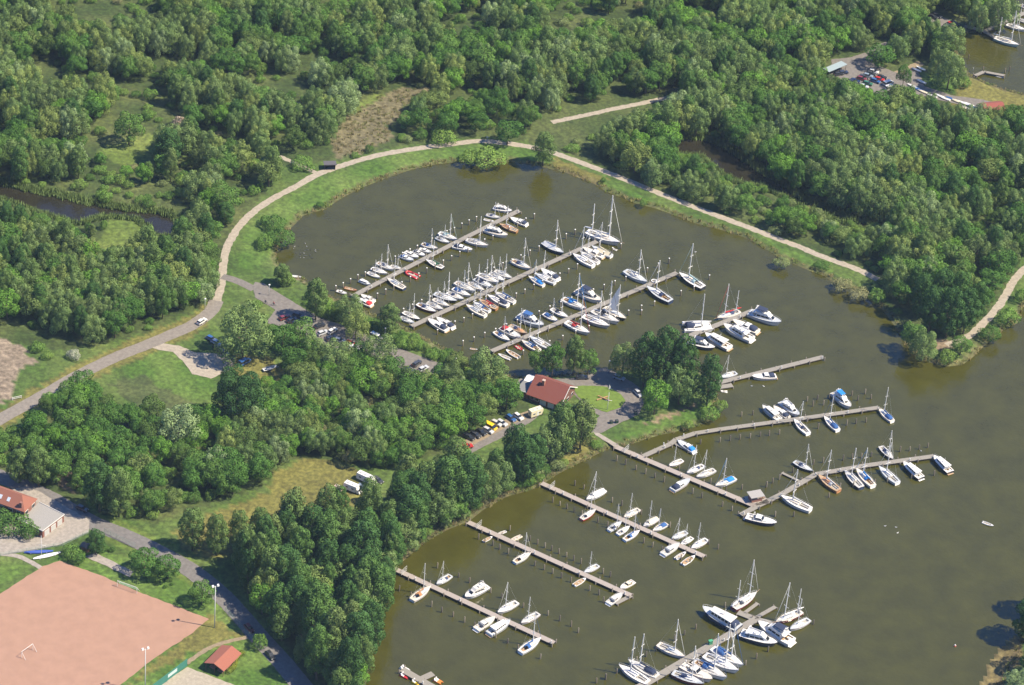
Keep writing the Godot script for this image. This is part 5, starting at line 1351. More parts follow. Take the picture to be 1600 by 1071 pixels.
# height and width at which each prototype is built
var protos := {}
func make_protos() -> void:
	var r := RandomNumberGenerator.new()
	r.seed = 77
	for k in 4:
		var lo := [[Vector3(0, 6.0, 0), Vector3(3.2, 3.0, 3.2)]]
		for i in 11:
			var a := TAU * i * 0.382 + r.randf() * 0.5
			var t := (i + 0.5) / 11.0
			var y := lerpf(3.2, 9.0, t) + r.randf_range(-0.4, 0.4)
			var rad := 3.1 * sqrt(maxf(0.05, 1.0 - pow((y - 5.2) / 4.6, 2.0))) * r.randf_range(0.8, 1.1)
			var q := r.randf_range(1.25, 1.95)
			lo.append([Vector3(cos(a) * rad, minf(y, 9.6 - q), sin(a) * rad), Vector3(q, q * 0.85, q)])
		protos["broadleaf%d" % k] = [leaf_crown(lo, 17.0, 0.36, 100 + k, 1.6), trunk_mesh(10.0, 0.24, 2.2, 200 + k), 10.0, 9.6]
	for k in 4:
		var lo := [[Vector3(0, 5.6, 0), Vector3(3.4, 3.2, 3.4)]]
		for i in 18:
			var a := TAU * i * 0.382 + r.randf() * 0.6
			var t := (i + 0.5) / 18.0
			var y := lerpf(2.0, 9.6, t)
			var rad := 3.9 * sqrt(maxf(0.04, 1.0 - pow((y - 4.6) / 5.6, 2.0))) * r.randf_range(0.85, 1.1)
			var q := r.randf_range(1.05, 1.75)
			lo.append([Vector3(cos(a) * rad, y, sin(a) * rad), Vector3(q, q * 1.15, q)])
		protos["willow%d" % k] = [leaf_crown(lo, 18.0, 0.32, 120 + k, 0.9), trunk_mesh(9.0, 0.3, 2.4, 220 + k), 11.0, 10.6]
	for k in 4:
		var lo := [[Vector3(0, 9.5, 0), Vector3(2.4, 6.5, 2.4)]]
		for i in 30:
			var a := TAU * i * 0.382 + r.randf() * 0.7
			var t := (i + 0.5) / 30.0
			var y := lerpf(3.4, 17.0, t)
			var rad := 3.3 * pow(sin(PI * clampf(0.16 + 0.80 * t, 0.0, 1.0)), 0.8) * r.randf_range(0.75, 1.1)
			var q := r.randf_range(1.0, 1.6)
			lo.append([Vector3(cos(a) * rad, y, sin(a) * rad), Vector3(q, q * 1.35, q)])
		protos["poplar%d" % k] = [leaf_crown(lo, 15.0, 0.38, 140 + k, 2.6), trunk_mesh(16.0, 0.3, 1.6, 240 + k), 18.5, 9.4]
	for k in 2:
		var lo := [[Vector3(0, 11.0, 0), Vector3(5.5, 6.5, 5.5)]]
		for i in 34:
			var a := TAU * i * 0.382 + r.randf() * 0.6
			var t := (i + 0.5) / 34.0
			var y := lerpf(3.4, 19.5, t)
			var rad := 6.6 * sqrt(maxf(0.03, 1.0 - pow((y - 9.5) / 11.0, 2.0))) * r.randf_range(0.85, 1.08)
			var q := r.randf_range(1.7, 2.7)
			lo.append([Vector3(cos(a) * rad, y, sin(a) * rad), Vector3(q, q, q)])
		protos["oak%d" % k] = [leaf_crown(lo, 12.0, 0.45, 160 + k, 2.2), trunk_mesh(18.0, 0.5, 4.0, 260 + k), 22.0, 17.0]
	for k in 3:
		var lo := [[Vector3(0, 1.5, 0), Vector3(2.3, 1.5, 2.3)]]
		for i in 9:
			var a := TAU * i * 0.382 + r.randf()
			var rad := 2.5 * sqrt((i + 0.5) / 9.0)
			var q := r.randf_range(0.9, 1.4)
			lo.append([Vector3(cos(a) * rad, 2.6 - 0.5 * rad + r.randf_range(-0.2, 0.3), sin(a) * rad), Vector3(q, q * 0.9, q)])
		protos["shrub%d" % k] = [leaf_crown(lo, 20.0, 0.30, 180 + k, 0.05), trunk_mesh(3.0, 0.12, 1.0, 280 + k), 3.9, 7.0]

const TONES := {
	"broadleaf": [Color(0.081, 0.182, 0.035), Color(0.114, 0.220, 0.045), Color(0.131, 0.275, 0.039), Color(0.162, 0.229, 0.066), Color(0.092, 0.156, 0.039)],
	"willow": [Color(0.162, 0.253, 0.083), Color(0.188, 0.275, 0.093), Color(0.231, 0.301, 0.087), Color(0.262, 0.357, 0.160), Color(0.147, 0.211, 0.073)],
	"poplar": [Color(0.065, 0.143, 0.039), Color(0.136, 0.217, 0.062), Color(0.103, 0.197, 0.048), Color(0.154, 0.217, 0.069), Color(0.078, 0.165, 0.039)],
	"oak": [Color(0.052, 0.121, 0.035), Color(0.108, 0.202, 0.045), Color(0.085, 0.173, 0.039), Color(0.124, 0.202, 0.054), Color(0.069, 0.136, 0.039)],
	"shrub": [Color(0.087, 0.179, 0.037), Color(0.154, 0.275, 0.056), Color(0.185, 0.293, 0.062), Color(0.224, 0.284, 0.114), Color(0.262, 0.266, 0.127)],
}
const TREE_NAME := {"broadleaf": "broadleaf_tree", "willow": "willow_tree", "poplar": "poplar_tree", "oak": "broadleaf_tree", "shrub": "bush", "blossom": "blossoming_bush"}

func leaf_mat(c: Color, key: String) -> StandardMaterial3D:
	if mats.has(key): return mats[key]
	var m := StandardMaterial3D.new()
	m.albedo_color = c.linear_to_srgb()
	m.vertex_color_use_as_albedo = true
	m.roughness = 0.75
	m.metallic_specular = 0.25
	m.backlight_enabled = true
	m.backlight = Color(0.50, 0.55, 0.22)
	m.cull_mode = BaseMaterial3D.CULL_DISABLED
	mats[key] = m
	return m

func plant(kind: String, tone: int, at: Vector2, h: float, w: float, label: String, group: String) -> void:
	var base := kind if kind != "blossom" else "shrub"
	var nv: int = {"broadleaf": 4, "willow": 4, "poplar": 4, "oak": 2, "shrub": 3}[base]
	var p: Array = protos["%s%d" % [base, rng.randi() % nv]]
	var t := thing(TREE_NAME[kind], label, "bush" if kind in ["shrub", "blossom"] else "tree", v3(at, LAND - 0.03), rng.randf() * TAU, group)
	var sc := Vector3(w / p[3], h / p[2], w / p[3])
	var c: Color = TONES[base][tone]
	if kind == "blossom": c = Color(0.42, 0.34, 0.28) if tone == 0 else Color(0.40, 0.42, 0.33)
	var cr := part("crown", p[0], leaf_mat(c, "leaf_%s_%d" % [kind, tone]), t)
	cr.scale = sc
	var tr := part("trunk", p[1], mt(0.13, 0.10, 0.075, 0.95), t)
	tr.scale = sc

func build_forest() -> void:
	make_protos()
	var frame := PackedVector2Array([Vector2(-221, -211), Vector2(207, -287), Vector2(170, 166), Vector2(-147, 206)])
	for a in TREES: plant(a[0], a[5], Vector2(a[1], a[2]), a[3], a[4], a[6], "")
	var gaps := []
	for g in GAPS: gaps.append(pts(g))
	var lanes := []
	for pa in PATHS: lanes.append([pts(pa[3]), pa[2]])
	var paved := []
	for sh in SHEETS: paved.append(pts(sh[2]))
	var open_ground := [waters[1], waters[2]]
	for g in gaps: open_ground.append(g)
	for zn in ZONES:
		if zn[0] in ["reed", "meadow", "dirt"]: open_ground.append(pts(zn[1]))
	for sh in SHEETS:
		if sh[0] in ["far_parking_lot", "boat_yard"]: open_ground.append(pts(sh[2]))
	for zn in ZONES:
		var zp := pts(zn[1])
		if zn[0] == "dry" and zp[0].x > 120.0 and zp[0].y < -150.0: open_ground.append(zp)
	var singles := []
	for a in TREES: singles.append([Vector2(a[1], a[2]), a[4] * 0.5])
	var n1 := FastNoiseLite.new()
	n1.seed = 41
	n1.frequency = 0.018
	n1.fractal_octaves = 3
	var n2 := FastNoiseLite.new()
	n2.seed = 43
	n2.frequency = 0.022
	n2.fractal_octaves = 2
	var where := {"upper_forest": "in the large forest above the basin", "pond_wood": "in the wood between left pond and left road", "middle_wood": "in the wood between dry meadow and parking lot", "shore_wood": "in the tall wood along the left bank", "basin_bank": "on the bank between parking lot and basin", "left_fringe": "along the waterline of the left bank"}
	var all := []
	var lane_pts := {}
	for ln in lanes:
		var p: PackedVector2Array = ln[0]
		for i in p.size() - 1:
			var n := maxi(1, int(p[i].distance_to(p[i + 1]) / 3.0))
			for k in n + 1:
				var q := p[i].lerp(p[i + 1], float(k) / n)
				var key := Vector2i(int(floor(q.x / 6.0)), int(floor(q.y / 6.0)))
				if not lane_pts.has(key): lane_pts[key] = []
				lane_pts[key].append([q, ln[1]])
	for fo in FORESTS:
		var poly := pts(FORESTS[fo])
		var r := bounds(poly)
		r = r.intersection(Rect2(-285, -370, 560, 640))
		var step := 4.5
		step = {"upper_forest": 5.1, "shore_wood": 4.9, "basin_bank": 2.7, "left_fringe": 2.6}.get(fo, 4.6)
		var y := r.position.y
		while y < r.end.y:
			var x := r.position.x
			while x < r.end.x:
				var q := Vector2(x, y) + step * Vector2(rng.randf_range(-0.48, 0.48), rng.randf_range(-0.48, 0.48))
				x += step
				var pick := rng.randf()
				var size := rng.randf()
				var wob := rng.randf()
				if not Geometry2D.is_point_in_polygon(q, poly): continue
				var bad := false
				for g in gaps:
					if Geometry2D.is_point_in_polygon(q, g): bad = true
				for g in paved:
					if Geometry2D.is_point_in_polygon(q, g): bad = true
				for g in waters:
					if not bad and bounds_near(g, q) and Geometry2D.is_point_in_polygon(q, g): bad = true
				if bad: continue
				var clear := 9.0
				var kx := int(floor(q.x / 6.0))
				var ky := int(floor(q.y / 6.0))
				for dx in [-1, 0, 1]:
					for dy in [-1, 0, 1]:
						for e in lane_pts.get(Vector2i(kx + dx, ky + dy), []): clear = minf(clear, q.distance_to(e[0]) - e[1] * 0.5)
				if clear < 1.6: continue
				for g in singles:
					if q.distance_to(g[0]) < g[1] * 0.75: bad = true
				if bad: continue
				var a := n1.get_noise_2d(q.x, q.y)
				var b := n2.get_noise_2d(q.x, q.y)
				if fo == "upper_forest" and q.x < 60.0 and a < -0.22 and pick < 0.55: continue
				var kind := "broadleaf"
				var tall := 0.0
				if fo == "upper_forest":
					var right := smoothstep(-40.0, 130.0, q.x)
					tall = clampf(0.42 + 1.1 * a + 0.28 * right, 0.0, 1.0)
					if pick < 0.40 + 0.9 * b: kind = "willow"
					elif pick > 0.90: kind = "poplar"
					if tall < 0.22 or size < 0.26: kind = "shrub"
				elif fo == "pond_wood":
					tall = 0.65
					kind = "willow" if pick < 0.42 else ("poplar" if pick < 0.62 else "broadleaf")
					if size < 0.15: kind = "shrub"
				elif fo == "middle_wood":
					tall = 0.35 + 0.5 * a
					kind = "broadleaf" if pick < 0.62 else ("willow" if pick < 0.82 else "shrub")
					if q.x < -95.0: kind = "shrub" if pick < 0.55 else "broadleaf"
				elif fo == "shore_wood":
					tall = 0.95
					kind = "poplar" if pick < 0.78 else ("broadleaf" if pick < 0.9 else "willow")
				else:
					tall = 0.1
					kind = "shrub" if pick < 0.9 else "broadleaf"
					size *= 0.6
				if clear < 3.2 and fo != "shore_wood": kind = "shrub"
				var h := 0.0
				var w := 0.0
				match kind:
					"shrub":
						w = lerpf(3.6, 7.2, size)
						h = w * lerpf(0.5, 0.72, wob)
					"broadleaf":
						h = lerpf(6.5, 14.0, clampf(0.5 * size + 0.6 * tall, 0, 1))
						w = h * lerpf(0.72, 1.02, wob)
					"willow":
						h = lerpf(7.0, 15.0, clampf(0.5 * size + 0.6 * tall, 0, 1))
						w = h * lerpf(0.62, 0.92, wob)
					"poplar":
						h = lerpf(10.0, 19.0, clampf(0.45 * size + 0.55 * tall, 0, 1))
						w = h * lerpf(0.42, 0.56, wob)
				if fo == "shore_wood" and kind == "poplar":
					h = lerpf(12.5, 23.5, size)
					w = h * lerpf(0.40, 0.62, wob)
				# keep ponds, paths and clearings open to the light: lower growth at their near edges
				if fo != "shore_wood" and fo != "left_fringe":
					var away := (q - Vector2(0.0, 925.0)).normalized()
					for st in [2.0, 4.5, 7.0, 10.0, 13.0, 16.0, 19.0, 22.0]:
						var e: Vector2 = q + away * st
						var hit := false
						var squat := 1.0
						for g in open_ground:
							if bounds_near(g, e) and Geometry2D.is_point_in_polygon(e, g):
								hit = true
								if g == waters[1] or g == waters[2]: squat = 0.55
						if not hit:
							var kk := Vector2i(int(floor(e.x / 6.0)), int(floor(e.y / 6.0)))
							for g in lane_pts.get(kk, []):
								if e.distance_to(g[0]) < 3.0: hit = true
						if hit:
							var hm: float = st / 1.43 * 0.95 * squat + 0.9
							if h > hm:
								if hm < 5.0: kind = "shrub"
								w *= lerpf(1.0, hm / h, 0.75)
								h = hm
							break
				if clear < 4.5 and fo != "shore_wood": h *= 0.7
				var tone := 0
				var u := rng.randf()
				tone = 0 if u < 0.30 else (1 if u < 0.62 else (2 if u < 0.80 else (3 if u < 0.90 else 4)))
				if kind == "shrub" and tone == 4 and rng.randf() < 0.6: tone = 2
				all.append([kind, tone, q, h, w, fo, w * h * (1.0 if Geometry2D.is_point_in_polygon(q, frame) else 0.0)])
			y += step
	all.sort_custom(func(p, q): return p[6] > q[6])
	var count := {}
	var rest := {}
	var said := {"broadleaf": "rounded broadleaf tree ", "willow": "billowy willow ", "poplar": "tall upright tree ", "shrub": "low bush "}
	for e in all:
		var k: String = e[0]
		count[k] = count.get(k, 0) + 1
		if count[k] <= 290 and e[6] > 0.0:
			var place: String = where[e[5]]
			if e[5] == "upper_forest": place = quarter(e[2])
			elif e[5] == "shore_wood": place = bank(e[2])
			elif e[5] == "middle_wood": place = "in the middle wood near the street" if e[2].x < -125.0 else ("in the middle wood above the dry meadow" if e[2].x < -55.0 else "in the middle wood left of the clubhouse")
			elif e[5] == "pond_wood": place = "near the left edge below the left pond" if e[2].x < -150.0 else "between left pond and gravel path curve"
			plant(k, e[1], e[2], e[3], e[4], TONE_WORD[k][e[1]] + " " + said[k] + place, said[k] + place)
		else:
			var vk := "%s%d" % [k, rng.randi() % (3 if k == "shrub" else 4)]
			if not rest.has(vk): rest[vk] = []
			rest[vk].append(e)
	print("forest plants ", all.size(), " ", count)
	for vk in rest:
		var list: Array = rest[vk]
		var kind: String = vk.left(-1)
		var mm := MultiMesh.new()
		mm.transform_format = MultiMesh.TRANSFORM_3D
		mm.use_colors = true
		mm.mesh = protos[vk][0]
		mm.instance_count = list.size()
		for i in list.size():
			var e: Array = list[i]
			var sx: float = e[4] / protos[vk][3]
			var sy: float = e[3] / protos[vk][2]
			var b := Basis(Vector3.UP, rng.randf() * TAU).scaled(Vector3(sx, sy, sx))
			mm.set_instance_transform(i, Transform3D(b, v3(e[2], LAND - 0.03)))
			var c: Color = TONES[kind][e[1]]
			var f := rng.randf_range(0.85, 1.15)
			mm.set_instance_color(i, Color(c.r * f, c.g * f, c.b * f))
		var o := MultiMeshInstance3D.new()
		o.name = numbered("forest_" + {"broadleaf": "broadleaf", "willow": "willow", "poplar": "poplar", "shrub": "undergrowth"}[kind])
		o.multimesh = mm
		o.material_override = leaf_mat(Color.WHITE, "leaf_white")
		add_child(o)
		tag(o, {"broadleaf": "mass of green broadleaf crowns deep in the woods", "willow": "mass of grey green willow crowns deep in the woods", "poplar": "mass of upright crowns deep in the woods", "shrub": "low undergrowth between the forest trees"}[kind], "forest", "forest mass", "stuff")

const TONE_WORD := {"broadleaf": ["dark green", "mid green", "bright green", "yellowish green", "dull green"], "willow": ["grey green", "pale green", "yellow green", "silvery", "dusky green"], "poplar": ["dark green", "pale green", "mid green", "yellowish green", "deep green"], "shrub": ["dark green", "fresh green", "light green", "greyish", "brownish"]}

func quarter(q: Vector2) -> String:
	if q.x > 125.0: return "at the top right corner" if q.y < -225.0 else ("below the far boat yard" if q.y < -90.0 else "on the wooded point at right")
	if q.x > 45.0: return "left of the far car park" if q.y < -190.0 else "around the right pond"
	if q.x > -20.0: return "at the top edge centre" if q.y < -190.0 else "behind the upper gravel path"
	if q.x > -95.0: return "at the top edge left of centre" if q.y < -175.0 else "beside the brown reed field"
	return "near the top left corner" if q.y < -130.0 else "north of the left pond"

func bank(q: Vector2) -> String:
	if q.x < -70.0: return "in the tall wood beside the shady street"
	if q.y > 110.0: return "in the tall wood below the lowest left-bank pier"
	if q.y > 80.0: return "in the tall wood by the lowest left-bank pier root"
	if q.y > 60.0: return "in the tall wood below the campers"
	return "in the tall wood below the yellow van" if q.x < 5.0 else "in the tall wood before the clubhouse"

func bounds_near(p: PackedVector2Array, q: Vector2) -> bool:
	return bounds(p).has_point(q)

# ------------------------------------------------------------------ reeds and rough grass
func build_reeds() -> void:
	var r := RandomNumberGenerator.new()
	r.seed = 5
	var v := PackedVector3Array()
	var nn := PackedVector3Array()
	for i in 46:
		var a := r.randf() * TAU
		var d := 0.9 * sqrt(r.randf())
		var b := Vector3(cos(a) * d, 0, sin(a) * d)
		var h := r.randf_range(0.7, 1.25)
		var lean := Vector3(r.randfn() * 0.16, h, r.randfn() * 0.16)
		var s := Vector3(r.randfn(), 0, r.randfn()).normalized() * 0.07
		v.append_array([b - s, b + s, b + lean])
		for k in 3: nn.append((Vector3.UP + 0.5 * s.cross(Vector3.UP).normalized()).normalized())
	var arr := []
	arr.resize(Mesh.ARRAY_MAX)
	arr[Mesh.ARRAY_VERTEX] = v
	arr[Mesh.ARRAY_NORMAL] = nn
	var tuft := ArrayMesh.new()
	tuft.add_surface_from_arrays(Mesh.PRIMITIVE_TRIANGLES, arr)
	var shore := []
	var k := 0
	for w in waters:
		for i in w.size():
			var a: Vector2 = w[i]
			var b: Vector2 = w[(i + 1) % w.size()]
			if absf(a.x) > 240 or absf(b.x) > 240 or a.y > 200 or a.y < -320: continue
			var n := int(a.distance_to(b) / 0.9)
			var side := (b - a).orthogonal().normalized()
			if Geometry2D.is_point_in_polygon((a + b) * 0.5 + side * 0.3, w): side = -side
			var pond := k == 1 or k == 2
			for j in n:
				for m in (3 if pond else 1):
					if not pond and rng.randf() < 0.25: continue
					var off := rng.randf_range(-0.3, 2.0) if pond else rng.randf_range(-0.1, 2.0)
					var p := a.lerp(b, (j + rng.randf()) / n) + side * off
					var c: Color = Color(0.22, 0.32, 0.10) if pond else [Color(0.42, 0.35, 0.19), Color(0.34, 0.33, 0.13), Color(0.24, 0.32, 0.09)][rng.randi() % 3]
					shore.append([p, clampf(off / 3.2, -0.3, 1.0), rng.randf_range(0.7, 1.3) * (1.5 if pond else 0.8), c])
		k += 1
	tufts("shore_reeds", tuft, shore, "reeds and rough grass fringing the water", "reeds")
	var field := []
	for zn in ZONES:
		var p := pts(zn[1])
		if zn[0] in ["reed"]:
			var area := bounds(p)
			var tries := int(area.get_area() / (3.5 if zn[0] == "reed" else (3.0 if zn[0] != "scrub" else 1.2)))
			for i in mini(tries, 9000):
				var q := area.position + Vector2(rng.randf(), rng.randf()) * area.size
				if not Geometry2D.is_point_in_polygon(q, p): continue
				if zn[0] == "reed": field.append([q, LAND, rng.randf_range(0.5, 0.85), [Color(0.34, 0.29, 0.165), Color(0.31, 0.28, 0.145), Color(0.26, 0.28, 0.11)][rng.randi() % 3]])
	tufts("reed_field", tuft, field, "brown field of dry reeds beside the gravel path", "reeds")

func tufts(called: String, mesh: Mesh, list: Array, label: String, category: String) -> void:
	var mm := MultiMesh.new()
	mm.transform_format = MultiMesh.TRANSFORM_3D
	mm.use_colors = true
	mm.mesh = mesh
	mm.instance_count = list.size()
	for i in list.size():
		var e: Array = list[i]
		var b := Basis(Vector3.UP, rng.randf() * TAU).scaled(Vector3(1, 1, 1) * e[2])
		mm.set_instance_transform(i, Transform3D(b, v3(e[0], e[1])))
		var f := rng.randf_range(0.8, 1.2)
		mm.set_instance_color(i, Color(e[3].r * f, e[3].g * f, e[3].b * f))
	var o := MultiMeshInstance3D.new()
	o.name = numbered(called)
	o.multimesh = mm
	o.material_override = leaf_mat(Color.WHITE, "leaf_white")
	add_child(o)
	tag(o, label, category, "", "stuff")

# ------------------------------------------------------------------ boats
const PAINT := {"white": [0.64, 0.63, 0.60], "wood": [0.33, 0.155, 0.065], "cream": [0.66, 0.58, 0.40], "navy": [0.020, 0.030, 0.065], "red": [0.42, 0.025, 0.025], "black": [0.025, 0.027, 0.032], "maroon": [0.17, 0.028, 0.030], "grey": [0.48, 0.48, 0.46], "teal": [0.38, 0.52, 0.49], "blue": [0.030, 0.095, 0.26], "brightblue": [0.015, 0.19, 0.52], "green": [0.03, 0.13, 0.07], "none": [0.72, 0.71, 0.68], "silver": [0.45, 0.46, 0.47], "darkgrey": [0.05, 0.052, 0.056], "bluegrey": [0.20, 0.25, 0.31], "yellow": [0.75, 0.50, 0.02], "rose": [0.62, 0.46, 0.40]}

func paint(c: String, rough := 0.25, coat := 0.4) -> StandardMaterial3D:
	var q: Array = PAINT[c]
	return mt(q[0], q[1], q[2], rough, coat)

const SAIL_BEAM := [[0.0, 0.03], [0.08, 0.42], [0.2, 0.92], [0.38, 1.42], [0.58, 1.62], [0.8, 1.5], [1.0, 1.18]]
const MOTOR_BEAM := [[0.0, 0.06], [0.06, 0.6], [0.16, 1.15], [0.32, 1.58], [0.55, 1.72], [0.8, 1.7], [1.0, 1.6]]
const OPEN_BEAM := [[0.0, 0.08], [0.1, 0.7], [0.25, 1.3], [0.5, 1.75], [0.8, 1.7], [1.0, 1.45]]

func sheer(t: float, kind: String) -> float:
	if kind == "sail": return 1.10 + 0.36 * pow(1.0 - t, 2.0)
	if kind == "motor": return 1.18 + 0.55 * pow(1.0 - t, 2.0)
	return 0.75 + 0.35 * pow(1.0 - t, 2.0)

func hull_set(kind: String) -> Dictionary:
	# a ten metre hull with its deck, cockpit well and stripe; x forward
	var key := "hull_" + kind
	if cache.has(key): return cache[key]
	var tab: Array = {"sail": SAIL_BEAM, "motor": MOTOR_BEAM, "open": OPEN_BEAM}[kind]
	var c0: float = {"sail": 0.64, "motor": 0.68, "open": 0.22}[kind]
	var c1: float = {"sail": 0.93, "motor": 0.95, "open": 0.94}[kind]
	var wf: float = {"sail": 0.56, "motor": 0.78, "open": 0.82}[kind]
	var hull := S(true)
	var rings := []
	var N := 16
	for i in N + 1:
		var t := float(i) / N
		var b := table(t, tab)
		var sh := sheer(t, kind)
		var x := 5.0 - 10.0 * t - 0.25 * (1.0 - t)
		var rake := 0.9 * pow(1.0 - t, 3.0)
		var ring := []
		for q in [[1.0, 1.0], [0.97, 0.55], [0.86, 0.1], [0.55, -0.25], [0.0, -0.42], [-0.55, -0.25], [-0.86, 0.1], [-0.97, 0.55], [-1.0, 1.0]]:
			var yy: float = q[1] * sh if q[1] > 0.0 else q[1]
			ring.append(Vector3(x - rake * (1.0 - clampf(yy / sh, 0.0, 1.0)), yy, b * q[0]))
		rings.append(ring)
	loft(hull, rings)
	var last: Array = rings[N]
	for j in range(1, last.size() - 1): tri(hull, last[0], last[j], last[j + 1])
	var stripe := S()
	for i in N:
		for sd in [-1.0, 1.0]:
			var q := []
			for e in [[i, 0.86], [i + 1, 0.86], [i + 1, 0.76], [i, 0.76]]:
				var t: float = float(e[0]) / N
				var sh := sheer(t, kind)
				q.append(Vector3(5.0 - 10.0 * t - 0.25 * (1.0 - t) - 0.9 * pow(1.0 - t, 3.0) * (1.0 - e[1]), e[1] * sh, sd * (table(t, tab) * 0.992 + 0.015)))
			quad(stripe, q[0], q[1], q[2], q[3])
	var deck := S()
	var well := S()
	var ts := []
	for i in 21: ts.append(i / 20.0)
	ts.append(c0)
	ts.append(c1)
	ts.sort()
	for i in ts.size() - 1:
		var ta: float = ts[i]
		var tb: float = ts[i + 1]
		if tb - ta < 0.0001: continue
		var mid := (ta + tb) * 0.5
		var pa := Vector3(5.0 - 10.0 * ta - 0.25 * (1.0 - ta), sheer(ta, kind), table(ta, tab))
		var pb := Vector3(5.0 - 10.0 * tb - 0.25 * (1.0 - tb), sheer(tb, kind), table(tb, tab))
		for sd in [-1.0, 1.0]:
			var ea := Vector3(pa.x, pa.y, pa.z * sd)
			var eb := Vector3(pb.x, pb.y, pb.z * sd)
			if mid > c0 and mid < c1:
				var ia := Vector3(pa.x, pa.y + 0.05, pa.z * sd * wf)
				var ib := Vector3(pb.x, pb.y + 0.05, pb.z * sd * wf)
				quad(deck, ea, eb, ib, ia)
				var fa := Vector3(pa.x, 0.42, pa.z * sd * wf * 0.9)
				var fb := Vector3(pb.x, 0.42, pb.z * sd * wf * 0.9)
				quad(well, ia, ib, fb, fa)
				var sa := fa + Vector3(0, 0.4, -sd * 0.02)
				var sb := fb + Vector3(0, 0.4, -sd * 0.02)
				quad(well, sa, sb, sb * Vector3(1, 1, 0.55), sa * Vector3(1, 1, 0.55))
				quad(well, sa * Vector3(1, 1, 0.55), sb * Vector3(1, 1, 0.55), fb * Vector3(1, 1, 0.6), fa * Vector3(1, 1, 0.6))
				quad(well, fa, fb, fb * Vector3(1, 1, 0), fa * Vector3(1, 1, 0))
			else:
				quad(deck, ea, eb, Vector3(pb.x, pb.y + 0.07, 0), Vector3(pa.x, pa.y + 0.07, 0))
	for t in [c0, c1]:
		var x: float = 5.0 - 10.0 * t - 0.25 * (1.0 - t)
		var w: float = table(t, tab) * wf
		quad(well, Vector3(x, sheer(t, kind) + 0.05, w), Vector3(x, sheer(t, kind) + 0.05, -w), Vector3(x, 0.42, -w * 0.9), Vector3(x, 0.42, w * 0.9))
	cache[key] = {"hull": fin(hull), "stripe": fin(stripe), "deck": fin(deck), "cockpit": fin(well)}
	return cache[key]

func rail_mesh(kind: String, t0: float, t1: float, hgt: float) -> ArrayMesh:
	var key := "rail_%s_%s" % [kind, t1]
	if cache.has(key): return cache[key]
	var tab: Array = SAIL_BEAM if kind == "sail" else MOTOR_BEAM
	var s := S()
	for sd in [-1.0, 1.0]:
		var lp := Vector3.ZERO
		for i in 9:
			var t := lerpf(t0, t1, i / 8.0)
			var b := Vector3(5.0 - 10.0 * t - 0.25 * (1.0 - t), sheer(t, kind), sd * table(t, tab) * 0.95)
			var p := b + Vector3(0, hgt, 0)
			tube(s, b, p, 0.022, 0.022, 4, false)
			if i > 0: tube(s, lp, p, 0.022, 0.022, 4, false)
			lp = p
	cache[key] = fin(s)
	return cache[key]

